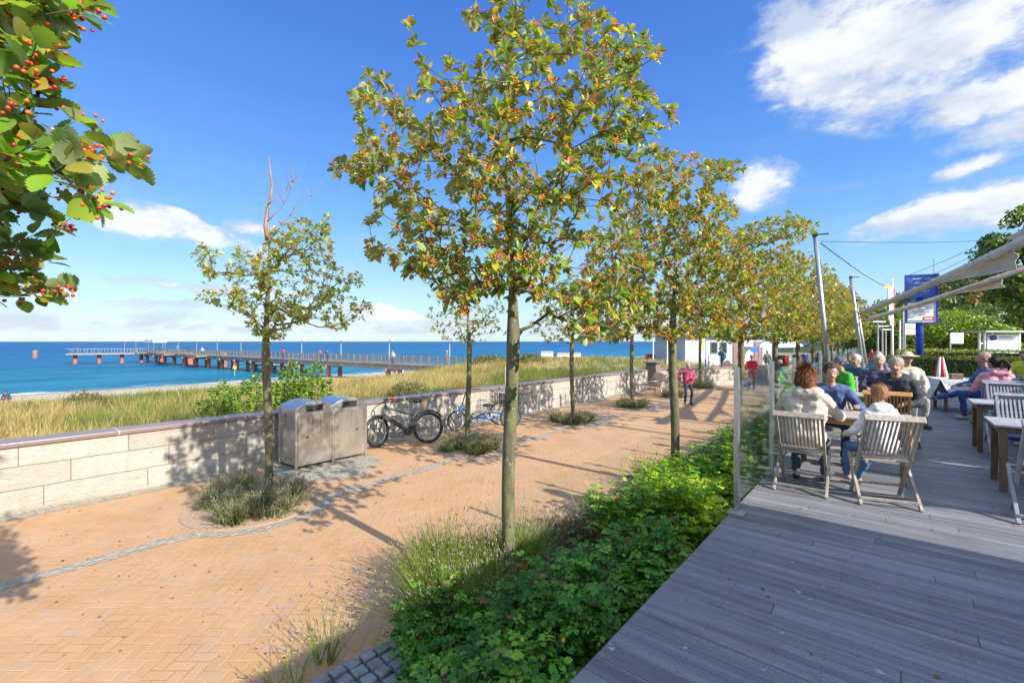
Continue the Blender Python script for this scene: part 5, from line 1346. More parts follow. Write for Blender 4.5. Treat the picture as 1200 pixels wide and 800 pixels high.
m = MB(); m.ring(bb, .09, .006, (0, 1, 0), 20, 5); m.tube([(bb[0], -.08, bb[2]), (bb[0] + .12, -.1, bb[2] - .12)], .010, 5); m.tube([(bb[0], .08, bb[2]), (bb[0] - .12, .1, bb[2] + .12)], .010, 5); m.box((bb[0] + .12, -.15, bb[2] - .12), (.09, .09, .02)); m.box((bb[0] - .12, .15, bb[2] + .12), (.09, .09, .02)); m.build('crank', M['darkmetal'], bk)
m = MB(); m.box((bb[0], 0, bb[2]), (.16, .10, .14)); m.build('motor', M['bikeblack'], bk, bevel=.03)
m = MB(); m.ball((-.50, -.035, R + .14), .03, 8, 6, (1, .3, 1)); m.build('reflector', M['orange'], bk)

# blue tricycle with wire baskets
P1 = Vector((-8.72, 10.2, 0)); P2 = Vector((-9.32, 8.85, 0)); rz = math.atan2((P2 - P1).y, (P2 - P1).x)
tk = thing('tricycle', 'low blue tricycle with wire baskets over its rear wheels by the wall', 'tricycle', tuple((P1 + P2) / 2), rz)
tk.scale = (1.1, 1.1, 1.1)
wheel(tk, (.74, 0, .26), .26, (0, 1, 0), .02)
for s_ in (-1, 1): wheel(tk, (-.60, s_ * .36, .30), .30, (0, 1, 0), .02)
m = MB(); m.tube([(-.60, -.34, .30), (-.60, .34, .30)], .014, 6); m.tube([(-.6, 0, .30), (-.2, 0, .26), (.30, 0, .30), (.58, 0, .58), (.66, 0, .62)], .026, 8); m.tube([(-.55, 0, .34), (-.1, 0, .44), (.2, 0, .33)], .02, 8)
m.tube([(-.35, -.2, .42), (-.1, 0, .40)], .014, 6); m.tube([(-.35, .2, .42), (-.1, 0, .40)], .014, 6)
m.build('frame', M['bikeblue'], tk, True)
m = MB()
for s_ in (-1, 1): m.tube([(.62, 0, .62), (.66, s_ * .05, .54), (.74, s_ * .05, .26)], .013, 6)
m.build('fork', M['bikeblue'], tk, True)
m = MB(); m.tube([(.62, 0, .60), (.50, 0, .98), (.46, 0, 1.05)], .014, 6); m.tube([(.22, -.28, 1.06), (.40, -.24, 1.06), (.46, 0, 1.04), (.40, .24, 1.06), (.22, .28, 1.06)], .012, 6); m.build('handlebar', M['darkmetal'], tk, True)
m = MB(); m.ball((-.12, 0, .60), .15, 12, 8, (1.1, .8, .28)); m.build('saddle', M['black'], tk, True); m = MB(); m.tube([(-.1, 0, .42), (-.12, 0, .58)], .014, 6); m.build('seat_post', M['chrome'], tk)
for s_ in (-1, 1):
    m = MB(); x0, x1, ya, yb_, z0, z1 = -.86, -.38, s_ * .12, s_ * .46, .62, .92
    for i in range(8):
        x = x0 + (x1 - x0) * i / 7
        for y in (ya, yb_): m.tube([(x, y, z0), (x, y, z1)], .0075, 4)
        m.tube([(x, ya, z0), (x, yb_, z0)], .0075, 4)
    for i in range(5):
        y = ya + (yb_ - ya) * i / 4
        for x in (x0, x1): m.tube([(x, y, z0), (x, y, z1)], .0075, 4)
    for z in (z0, (z0 + z1) / 2, z1): m.tube([(x0, ya, z), (x1, ya, z), (x1, yb_, z), (x0, yb_, z)], .010, 4, closed=True)
    m.build('basket', M['darkmetal'], tk)
m = MB(); m.ring((.34, .06, .30), .09, .006, (0, 1, 0), 20, 5); m.box((.44, .15, .22), (.09, .09, .02)); m.box((.24, -.12, .38), (.09, .09, .02)); m.build('crank', M['darkmetal'], tk)
m = MB(); m.tube([(-.62, 0, .3), (-.62, 0, 1.6)], .006, 4); m.build('pennant_rod', M['white'], tk)
# bike rack hoops
p = at(530, 508, 0); rk = thing('bicycle_rack', 'bent grey steel bicycle rack in front of the blue tricycle wheel', 'bicycle rack', (-9.35, 8.35, 0), 1.2)
m = MB()
for i in range(2):
    x = i * .35; m.tube([(x, 0, 0), (x, .04, .55), (x + .05, .10, .72), (x + .12, .16, .62), (x + .20, .20, .30), (x + .26, .18, .04), (x + .32, .05, .03)], .018, 6)
m.build('hoops', M['galv'], rk, True)

# ------------------------------------------------------------------ glass wind screens on the deck edge
ys_ = [4.75 + 1.66 * i for i in range(15)]
base = None
LG = ['first glass wind screen, nearest the camera', 'second glass wind screen beside the seated couple', 'third glass wind screen', 'fourth glass wind screen', 'fifth glass wind screen', 'sixth glass wind screen', 'seventh glass wind screen', 'eighth glass wind screen', 'ninth glass wind screen', 'tenth glass wind screen', 'eleventh glass wind screen', 'twelfth glass wind screen', 'thirteenth glass wind screen', 'last glass wind screen by the square']
for i in range(14):
    lab = LG[i] + ' with its steel post on the deck edge'
    if base is None:
        base = thing('glass_screen', lab, 'glass screen', (-1.15, ys_[i], DZ), 0, 'glass wind screens along the deck')
        m = MB(); m.bbox(-.022, .022, -.028, .028, 0, 1.40); m.bbox(-.026, .026, -.010, .010, 0, 1.405); m.build('post', M['steel'], base, bevel=.004)
        m = MB(); m.box((0, 0, .006), (.15, .13, .012)); m.build('foot_plate', M['steel'], base, bevel=.002)
        m = MB(); m.bbox(-.005, .005, .045, 1.615, .10, 1.36); m.build('pane', M['glass'], base)
        m = MB()
        for z in (.25, 1.2):
            for y in (.05, 1.61): m.box((0, y, z), (.03, .045, .045))
        m.build('clamps', M['steel'], base, bevel=.003)
    else: copy_thing(base, lab, (-1.15, ys_[i], DZ))

# ------------------------------------------------------------------ masts, rolled sails, wires
def mast(label, foot, top, r, z0=0.0):
    t = thing('sail_mast', label, 'mast', tuple(foot), 0, 'leaning steel masts of the sail canopy'); d = Vector(top) - Vector(foot)
    m = MB(); m.tube([(0, 0, 0), d * .5, d], [r, r, r * .9], 10); m.build('pole', M['galv'], t, True)
    m = MB(); m.box(d, (.12, .12, .1)); m.tube([d, d + Vector((.28, .2, .02))], .02, 5); m.build('head_fitting', M['darkmetal'], t)
    m = MB(); m.box((0, 0, .01), (.26, .26, .02)); m.build('foot_plate', M['steel'], t)
    return t
f1 = at(975, 474, DZ, 11.8); t1 = at(955, 275, None, 12.05); f1.z = DZ; mast('tall leaning steel mast nearest the camera, right of the tree crowns', f1, t1, .058)
f2 = at(1013, 433, None, 19.5); f2.z = DZ; t2 = at(997, 325, None, 19.8); mast('second leaning steel mast, carrying the rolled sails', f2, t2, .07)
f3 = at(1018, 431, None, 20.8); f3.z = DZ; t3 = at(1003, 352, None, 21); mast('shorter pale mast close behind the second leaning mast', f3, t3, .055)
def roll(label, a, b, ra, rb, sag=.05, seed=0):
    t = thing('rolled_sail', label, 'rolled sail', tuple(a), 0, 'rolled canvas sails'); a, b = Vector(a), Vector(b); d = b - a; n = 46
    pts = []; rs = []
    for i in range(n + 1):
        f = i / n; pts.append(d * f + Vector((0, 0, -sag * math.sin(math.pi * f)))); rs.append((ra + (rb - ra) * f) * (1 + .05 * math.sin(f * 23 + seed) + .035 * math.sin(f * 57)) * (min(1, f * 10 + .35)))
    m = MB(); m.tube(pts, rs, 12); m.build('roll', M['canvas'], t, True)
    m = MB()
    for i in range(5, n, 11): m.ring(pts[i], rs[i] + .002, .007, d, 14, 4)
    m.build('lashings', M['grey'], t); m = MB(); m.tube([d * -.02, d * .015], .02, 5); m.build('end_rope', M['darkmetal'], t); return t
ra_ = at(1006, 368, None, 19.5); rb_ = at(1240, 264, None, 8.6); roll('upper rolled beige sail running from the second mast to the right edge', ra_, rb_, .10, .105, .06)
rc_ = at(1014, 375, None, 19.8); rd_ = at(1240, 301, None, 9.6); roll('lower rolled beige sail below the upper one', rc_, rd_, .09, .065, .06, 2)
def sail(label, pts, name='sail_cloth', sub=10, belly=.12):
    """slack triangle of canvas with folds and a hem"""
    a, b, c = [Vector(p) for p in pts]; nrm = (b - a).cross(c - a).normalized(); V = []; F = []; idx = {}
    for i in range(sub + 1):
        for j in range(sub + 1 - i):
            u, v = i / sub, j / sub; w = 1 - u - v; p = a * w + b * u + c * v
            p = p + nrm * (belly * 27 * u * v * w + .035 * math.sin(u * 19 + v * 7) * (u * 2)); idx[i, j] = len(V); V.append(tuple(p - a))
    for i in range(sub):
        for j in range(sub - i):
            F.append((idx[i, j], idx[i + 1, j], idx[i, j + 1]))
            if j < sub - i - 1: F.append((idx[i + 1, j], idx[i + 1, j + 1], idx[i, j + 1]))
    me = bpy.data.meshes.new(name); me.from_pydata(V, [], F); me.materials.append(M['sail']); me.polygons.foreach_set('use_smooth', [True] * len(F))
    o = bpy.data.objects.new(name, me); COL.objects.link(o); o.location = a; sm = o.modifiers.new('hem', 'SOLIDIFY'); sm.thickness = .012
    return tag(o, label, 'sail', 'hanging flaps of the rolled sails')
sail('cream canvas flap hanging between the two rolled sails', (at(1100, 332, None, 12.6), at(1192, 290, None, 9.8), at(1191, 316, None, 9.9)))
sail('small cream flap hanging under the lower rolled sail', (at(1105, 346, None, 13.4), at(1170, 324, None, 11.4), at(1178, 337, None, 11.3)))
sail('grey underside of a furled sail at the right edge', (at(1178, 279, None, 9.9), at(1225, 256, None, 9.0), at(1212, 288, None, 9.2)))
def wire(label, a, b, sag, r=.010):
    m = MB(); a, b = Vector(a), Vector(b); m.tube([(b - a) * (i / 12) + Vector((0, 0, -sag * math.sin(math.pi * i / 12))) for i in range(13)], r, 4); o = m.build('cable', M['darkmetal']); o.location = a; tag(o, label, 'cable', 'cables of the sail canopy')
wire('thin cable sloping down from the nearest mast to the flagpole', at(962, 285, None, 12), at(1042, 337, None, 29.5), .15, .014)
wire('long level cable crossing to the right high above the square', at(962, 283, None, 12), at(1230, 277, None, 16), .1)
wire('cable slanting up to the right above the blue column', at(1066, 322, None, 23), at(1180, 272, None, 14), .05)
wire('second slanting cable just under the first', at(1078, 328, None, 23), at(1180, 279, None, 14), .05)

# ------------------------------------------------------------------ square: sign column, flagpole, shelter, boards
p = at(1078, 400, None, 23.5); k_ = 23.5 / FPX; tt = thing('sign_column', 'blue sign column with a blue panel above a white timetable panel', 'sign', (p.x, p.y, 0), YAW - .35)
zt = lambda py: EYE + (400 - py) * k_
m = MB(); m.tube([(0, .05, 0), (0, .05, zt(322))], .16, 12); m.build('column', M['blue'], tt, True)
for (a, b, mat, nm) in ((322, 349, M['blue_board'], 'upper_panel'), (353, 379, M['white'], 'lower_panel')):
    m = MB(); w = .66; z1, z0 = zt(a), zt(b)
    for (xa, xb, za, zb) in ((-w, w, z1 - .07, z1), (-w, w, z0, z0 + .07), (-w, -w + .07, z0 + .07, z1 - .07), (w - .07, w, z0 + .07, z1 - .07)): m.bbox(xa, xb, -.20, -.02, za, zb)
    fr = m.build('panel_frame', M['blue'], tt); m = MB(); m.bbox(-w + .072, w - .072, -.16, -.06, z0 + .072, z1 - .072); pn = m.build(nm, mat, fr)
    if nm == 'lower_panel':
        m = MB()
        for i, (w_, x_) in enumerate([(.32, 0), (.7, 0), (.5, .1), (.75, 0), (.6, -.05)]): 
            for q in range(int(w_ / .09)): m.bbox(x_ - w_ / 2 + q * .09, x_ - w_ / 2 + q * .09 + .06, -.166, -.161, z1 - .20 - i * .125, z1 - .165 - i * .125)
        m.build('lettering', M['darkmetal'], fr)
        m = MB(); m.prism([(.06, -.170), (.50, -.170), (.50, -.162), (.06, -.162)], z0 + .14, z0 + .34); m.build('red_badge', M['red'], fr)
        m = MB(); m.prism([(.12, -.175), (.44, -.175), (.44, -.171), (.12, -.171)], z0 + .20, z0 + .28); m.build('badge_lettering', M['white'], fr)
        m = MB(); m.prism([(-.56, -.168), (.05, -.168), (.05, -.162), (-.56, -.162)], z0 + .10, z0 + .17); m.build('green_band', material('green_print', color=(.12, .40, .06), rough=.5), fr)
    else:
        m = MB()
        for i in range(4):
            for q in range(9): 
                if (i * 7 + q * 3) % 5: m.bbox(-.45 + q * .1, -.39 + q * .1, -.166, -.161, z1 - .24 - i * .21, z1 - .21 - i * .21)
        m.build('lettering', M['white'], fr)
p = at(1045.5, 400, None, 30); k_ = 30 / FPX; fl = thing('flagpole', 'white flagpole with a limp yellow white and red flag', 'flagpole', (p.x, p.y, 0), YAW)
m = MB(); m.tube([(0, 0, 0), (0, 0, EYE + 72 * k_)], [.09, .05], 8); m.build('pole', M['white'], fl, True)
for nm, x0, x1, mt in (('white_cloth', -.30, -.06, 'white'), ('red_edge', .06, .14, 'red')):
    m = MB()
    for i in range(12):
        z = EYE + (62 - i * 3.6) * k_; w = 1 - .35 * i / 12; xo = .03 * math.sin(i * 1.3)
        m.bbox(x0 * w + xo, x1 * w + xo, -.05 + .03 * math.sin(i), .03 + .03 * math.sin(i), z - 3.65 * k_, z)
    m.build(nm, M[mt], fl)
m = MB(); m.box((-.30, 0, EYE + 64 * k_), (.55, .06, .14)); m.build('yellow_hem', M['yellow'], fl)
for i, (px, top, d) in enumerate([(1054.5, 375, 30), (1059, 358, 28)]):
    flag_mast(px, d, top, ['slim pale signpost right of the flagpole', 'taller pale signpost left of the sign column'][i], 'sign_post', .07, M['white'])
for i, (px, top, d) in enumerate([(1028.5, 377, 27), (1034, 382, 33), (1038, 386, 40)]):
    t = flag_mast(px, d, top, ['nearest of the three T-shaped square lamps', 'middle of the three T-shaped square lamps', 'farthest of the three T-shaped square lamps'][i], 'square_lamp', .07, M['grey'], 'T-shaped lamps on the square')
    m = MB(); m.box((0, 0, EYE + (400 - top) / FPX * d), (.75, .28, .07)); m.build('lamp_head', M['white'], t)
def board(px, py0, py1, w_px, d, lab, mat, n=1):
    p = at(px, 400, None, d); k_ = d / FPX; t = thing('direction_board', lab, 'sign', (p.x, p.y, 0), YAW, 'white boards on the square')
    h = (py1 - py0) * k_; z1 = EYE + (400 - py0) * k_; w = w_px * k_
    for i in range(n): m = MB(); m.bbox(-w / 2, w / 2, -.04, .0, z1 - h * (i + .86) / n, z1 - h * i / n); m.build('board', mat, t)
    m = MB(); m.tube([(-w / 2 + .05, .04, 0), (-w / 2 + .05, .04, z1)], .05, 6); m.build('post', M['galv'], t)
board(1068, 378, 393, 16, 27, 'two white boards on a post left of the blue column', M['white'], 2)
board(1121, 390, 403, 15, 32, 'small stack of three white boards before the bright hedge trees', M['white'], 3)
# notice shelter
p = at(1171, 400, None, 28); k_ = 28 / FPX; sh = thing('notice_shelter', 'flat roofed shelter with a big white notice board bearing a blue emblem', 'shelter', (p.x, p.y, 0), YAW + .03)
m = MB(); m.bbox(-46 * .5 * k_ - .3, 46 * .5 * k_ + .2, -.6, .9, EYE + 10.5 * k_, EYE + 12.5 * k_); m.build('roof', M['grey'], sh)
for x in (-24 * k_, -18 * k_, 24 * k_): m = MB(); m.bbox(x - .05, x + .05, -.05, .05, 0, EYE + 10.5 * k_); m.build('post', M['galv'] if x < 0 else M['white'], sh)
m = MB(); m.bbox(-15 * k_, 22 * k_, -.04, .04, EYE - 19 * k_, EYE + 8 * k_); bo = m.build('board', material('notice_board', color=(.62, .70, .74), rough=.5), sh)
m = MB(); z = EYE + 4 * k_; m.ring((-9.5 * k_, -.06, z), .13, .03, (0, 1, 0), 14, 5); m.ring((-7.5 * k_, -.06, z + .03), .13, .03, (0, 1, 0), 14, 5); m.box((-11.5 * k_, -.06, z + .10), (.25, .02, .07)); m.build('emblem', M['blue'], bo)
m = MB()
for i in range(7): m.box((0 + i * 2.2 * k_, -.05, z + .06), (.09, .012, .05))
for i in range(6):
    m.box((.1, -.05, z - .25 - i * .13), (1.3 - .12 * (i % 3), .012, .02))
m.build('lettering', M['blue_board'], bo)
m = MB(); m.bbox(-24 * k_, -15.5 * k_, .0, .05, EYE - 3 * k_, EYE - 1.5 * k_); m.build('rail', M['white'], sh)
# low slate roof of a house behind the trees
p = at(1140, 400, None, 70); k_ = 70 / FPX; hs_ = thing('house', 'low pale house whose grey roof shows above the bright trees', 'house', (p.x, p.y, 0), YAW)
m = MB(); m.bbox(-4, 5, 0, 6, 0, EYE + 28 * k_); m.build('wall', M['plaster'], hs_); m = MB(); m.prism([(-4.6, -.6), (5.5, -.6), (5.5, 6.4), (-4.6, 6.4)], EYE + 28 * k_, EYE + 34 * k_); m.build('roof', M['grey'], hs_)
m = MB(); m.bbox(-2.5, -1.2, -.03, 0, 1.2, 2.6); m.bbox(2.0, 3.2, -.03, 0, 1.2, 2.6); m.build('windows', M['window'], hs_)
# radio mast on the ridge
gz = ground_z(105, 520); p = at(1094, 400, None, 480); ms = thing('radio_mast', 'thin lattice radio mast on the ridge of the hill', 'mast', (p.x, p.y, ground_z(p.x, p.y) - 2), 0)
m = MB(); hh = EYE + 97 / FPX * 480 - ground_z(p.x, p.y) + 2
for a in range(3): m.tube([(1.1 * math.cos(a * 2.1), 1.1 * math.sin(a * 2.1), 0), (.3 * math.cos(a * 2.1), .3 * math.sin(a * 2.1), hh)], .18, 4)
for i in range(8): m.box((0, 0, hh * (i + 1) / 8), (1.6 - i * .13, 1.6 - i * .13, .2))
m.build('lattice', M['grey'], ms)
# market things at the far end of the promenade
p = at(912, 412, None, 40); tn = thing('market_tent', 'white market tent glimpsed behind the lamp mast', 'tent', (p.x, p.y, 0), .3)
m = MB()
for a in (-1.4, 1.4):
    for b in (-1.4, 1.4): m.tube([(a, b, 0), (a, b, 2.2)], .04, 6)
m.build('frame', M['galv'], tn); m = MB(); m.add([(-1.6, -1.6, 2.2), (1.6, -1.6, 2.2), (1.6, 1.6, 2.2), (-1.6, 1.6, 2.2), (0, 0, 3.3), (-1.6, -1.6, 2.0), (1.6, -1.6, 2.0), (1.6, 1.6, 2.0), (-1.6, 1.6, 2.0)], [(0, 1, 4), (1, 2, 4), (2, 3, 4), (3, 0, 4), (5, 6, 1, 0), (6, 7, 2, 1), (7, 8, 3, 2), (8, 5, 0, 3)]); m.build('canopy', M['white'], tn)
for i, (px, d, cols, lab) in enumerate([(943, 33, ['red', 'black', 'blue', 'red', 'brown'], 'clothes rail with maroon and dark garments under the trees'), (968, 38, ['black', 'blue', 'cushion', 'black', 'grey'], 'clothes rail of dark garments behind the first mast'), (925, 30, ['black', 'red', 'white', 'black'], 'short clothes rail with a red and a white garment')]):
    p = at(px, 415, None, d); ck = thing('clothes_rail', lab, 'clothes rail', (p.x, p.y, 0), YAW, 'clothes rails of the market')
    m = MB(); m.tube([(-.8, 0, 0), (-.8, 0, 1.65), (.8, 0, 1.65), (.8, 0, 0)], .025, 6); m.build('rail', M['galv'], ck)
    for q, cn in enumerate(cols): m = MB(); m.box((-.62 + q * .3, 0, 1.22), (.24, .35, .75)); m.build('garment', M[cn], ck, bevel=.04)
# flower tub by the glass and planter edging
for i, (px, py, d) in enumerate([(923, 447, 17)]):
    p = at(px, py, None, d); herb_clump('flower_tub', 'small tub of orange and pink flowers beyond the second glass screen', (p.x, p.y, .5), .3, .3, .5, 260, 310, pal=RG, flower=.9, fcol=((.8, .25, .05), (.7, .3, .4)), blade=.02, cat='flowers')
    m = MB(); m.tube([(0, 0, -.5), (0, 0, .02)], [.2, .28], 12); m.build('tub', M['teak_dark'], COL.objects['flower_tub'])

# ================================================================== DECK FURNITURE
def folding_chair(label, loc, rz, wood='teak', group='slatted folding chairs', seat_pad=None):
    t = thing('folding_chair', label, 'chair', loc, rz, group); W_ = .235; mat = M[wood]
    tz, ty = .93, -.40; fy = .24
    def up(z): return ty + (fy - ty) * (tz - z) / tz          # the back posts run on down to the front feet
    for s_ in (-1, 1):
        m = MB(); m.beam((s_ * W_, fy, 0), (s_ * W_, up(tz), tz), .03, .048, (0, 1, 0)); m.build('leg', mat, t, bevel=.003)
        m = MB(); m.beam((s_ * (W_ + .032), -.30, 0), (s_ * (W_ + .032), .20, .445), .028, .045, (0, 1, 0)); m.build('leg', mat, t, bevel=.003)
    m = MB(); m.beam((-W_ - .03, ty - .005, tz), (W_ + .03, ty - .005, tz), .03, .065, (0, .55, 1)); br = m.build('top_rail', mat, t, bevel=.005)
    m = MB(); z0 = .50; m.beam((-W_ + .017, up(z0), z0), (W_ - .017, up(z0), z0), .026, .045, (0, .5, 1))
    for i in range(11):
        x = -W_ + .045 + i * (2 * W_ - .09) / 10; m.beam((x, up(z0 + .02), z0 + .02), (x, up(tz - .03), tz - .03), .02, .012, (0, 1, 0))
    m.build('backrest', mat, t, bevel=.002)
    m = MB()
    for i in range(8): m.box((0, -.14 + i * .052, .455 + .002 * (i % 2)), (2 * W_ - .05, .040, .016))
    for s_ in (-1, 1): m.box((s_ * (W_ - .055), .04, .432), (.028, .42, .03))
    m.build('seat', mat, t, bevel=.002)
    for (y, z, w) in ((.21, .40, W_), (-.262, .07, W_ + .03), (.145, .14, W_ - .0)):
        m = MB(); m.beam((-w, y, z), (w, y, z), .028, .024, (0, 0, 1)); m.build('stretcher', mat, t)
    if seat_pad: m = MB(); m.box((0, .04, .49), (.42, .40, .04)); m.build('seat_pad', M[seat_pad], t, bevel=.015)
    return t
def table(label, loc, lx, ly, rz=0, wood='teak', cloth=None, z=.74):
    t = thing('table', label, 'table', loc, rz, 'wooden deck tables'); m = MB(); n = int(ly / .09)
    for i in range(n): m.box((0, -ly / 2 + (i + .5) * ly / n, z - .012), (lx, ly / n - .006, .024))
    m.build('tabletop', M[wood], t, bevel=.002)
    m = MB()
    for s_ in (-1, 1): m.box((0, s_ * (ly / 2 - .06), z - .062), (lx - .12, .024, .07)); m.box((s_ * (lx / 2 - .06), 0, z - .062), (.024, ly - .146, .07))
    m.build('apron', M['teak_orange'] if wood == 'teak' else M['teak_dark'], t)
    for a in (-1, 1):
        for b in (-1, 1): m = MB(); m.box((a * (lx / 2 - .08), b * (ly / 2 - .08), (z - .03) / 2), (.06, .06, z - .03)); m.build('leg', M['teak_dark'], t, bevel=.003)
    return t
chA = folding_chair('weathered folding chair with its back to us under the woman in the cream hoodie', (-.78, 6.05, DZ), .02); chA.scale = (.90, .92, .93)
chB = folding_chair('weathered folding chair turned to the left, with the child in it', (-.09, 6.12, DZ), .28); chB.scale = (.90, .93, .97)
folding_chair('bright orange-brown wooden chair across from the child', (-.06, 8.55, DZ), 0.0, 'teak_orange')
folding_chair('folding chair at the left side of the table behind the couple', (-.60, 8.05, DZ), math.pi + .4)
table('wooden table between the couple and the child', (-.42, 7.12, DZ), 1.20, .74)
table('second left-hand table beyond the older man', (-.45, 9.9, DZ), 1.1, .74)
table('third left-hand table with the white-haired guests', (-.45, 12.3, DZ), 1.1, .74)
folding_chair('chair under the guest in the green jacket', (-.72, 10.75, DZ), math.pi + .15)
folding_chair('chair under the older man in the grey vest', (.02, 9.2, DZ), math.pi - .15)
folding_chair('chair under the white-haired guest in the blue coat', (-.55, 13.1, DZ), math.pi)
table('bluish grey table at the right edge', (1.48, 7.60, DZ), 1.25, .74, 0, 'teak_grey')
folding_chair('grey folding chair cut by the right edge in the foreground', (1.14, 6.38, DZ), 0.0, 'teak_grey', seat_pad='cushion')
folding_chair('grey chair with blue pad facing us across the right-hand table', (1.28, 8.28, DZ), math.pi, 'teak_grey', seat_pad='cushion')
table('grey table in the middle of the right-hand row', (1.42, 9.95, DZ), 1.0, .7, 0, 'teak_grey')
folding_chair('grey chair with its back to us behind the middle right-hand table', (1.32, 9.35, DZ), .0, 'teak_grey')
folding_chair('grey chair facing us beyond the middle right-hand table', (1.45, 10.6, DZ), math.pi, 'teak_grey')
folding_chair('grey chair under the woman in the pink jacket', (1.50, 12.15, DZ), 0.0, 'teak_grey')
folding_chair('grey chair under the man with crossed legs', (1.55, 13.9, DZ), math.radians(120), 'teak_grey')
ct = table('table with a white cloth far down the right-hand row', (1.25, 15.2, DZ), .9, .9, .2, 'teak_grey')
m = MB(); m.box((0, 0, .75), (.98, .98, .012))
for a in range(4):
    Mx = Matrix.Rotation(a * math.pi / 2, 3, 'Z'); vs = [Mx @ Vector(v) for v in [(-.49, -.49, .75), (.49, -.49, .75), (.40, -.56, .50), (0, -.60, .22), (-.40, -.56, .50)]]; m.add(vs, [(0, 1, 2), (0, 2, 3), (0, 3, 4)])
o = m.build('tablecloth', M['cloth_white']); o.location = (1.25, 15.2, DZ); o.rotation_euler = (0, 0, .2); tag(o, 'white cloth draped over the far right-hand table', 'tablecloth')
# things on the tables
t = thing('salt_box', 'small brown menu box on the far right-hand table', 'box', (1.15, 15.0, DZ + .757), .3); m = MB(); m.box((0, 0, .06), (.22, .14, .12)); m.build('box', M['teak_dark'], t, bevel=.005); m = MB(); m.box((0, 0, .125), (.23, .15, .01)); m.build('rim', M['teak'], t)
t = thing('glass_tumbler', 'clear tumbler on the table between the couple and the child', 'glass', (-.30, 7.1, DZ + .74)); m = MB(); m.tube([(0, 0, 0), (0, 0, .12)], [.028, .035], 12); m.build('tumbler', M['glass'], t, True)
t = thing('folded_parasol', 'closed red and white striped parasol by the end hedge', 'parasol', (.95, 16.0, DZ), 0)
m = MB(); m.tube([(0, 0, 0), (0, 0, 1.25)], .02, 6); m.build('pole', M['white'], t)
for i in range(6): m = MB(); a = i * 1.047; m.tube([(.02 * math.cos(a), .02 * math.sin(a), 1.25), (.09 * math.cos(a), .09 * math.sin(a), .75), (.11 * math.cos(a), .11 * math.sin(a), .45)], [.03, .055, .03], 6); m.build('panel', M['red'] if i % 2 else M['white'], t, True)

# ================================================================== PEOPLE
def capsule(m, a, b, ra, rb, seg=12, lab=None):
    a, b = Vector(a), Vector(b); d = b - a
    if d.length < 1e-5: d = Vector((0, 0, 1e-4))
    u = d.normalized(); pts = []; rs = []
    for i in range(4): th = math.pi / 2 * (1 - (i + .35) / 4.35); pts.append(a - u * ra * math.sin(th)); rs.append(ra * math.cos(th))
    pts.append(a); rs.append(ra); pts.append(b); rs.append(rb)
    for i in range(4): th = math.pi / 2 * ((i + 1) / 4.35); pts.append(b + u * rb * math.sin(th)); rs.append(rb * math.cos(th))
    m.tube(pts, rs, seg)
def ik(a, c, l1, l2, pole):
    a, c = Vector(a), Vector(c); d = c - a; L = min(d.length, (l1 + l2) * .999); u = d.normalized(); c = a + u * L
    x = (l1 * l1 - l2 * l2 + L * L) / (2 * L); hgt = math.sqrt(max(0, l1 * l1 - x * x)); p = Vector(pole); p = (p - u * p.dot(u)).normalized()
    return a + u * x + p * hgt, c
CLO = {}
def cloth(c, rough=.9):
    key = tuple(round(x, 3) for x in c)
    if key not in CLO: CLO[key] = material('fabric_%d' % len(CLO), color=c, rough=rough, var=.14, vscale=14, bump=.35, bscale=26)
    return CLO[key]
SKIN = material('skin', color=(.44, .25, .17), rough=.55, var=.08, vscale=20)
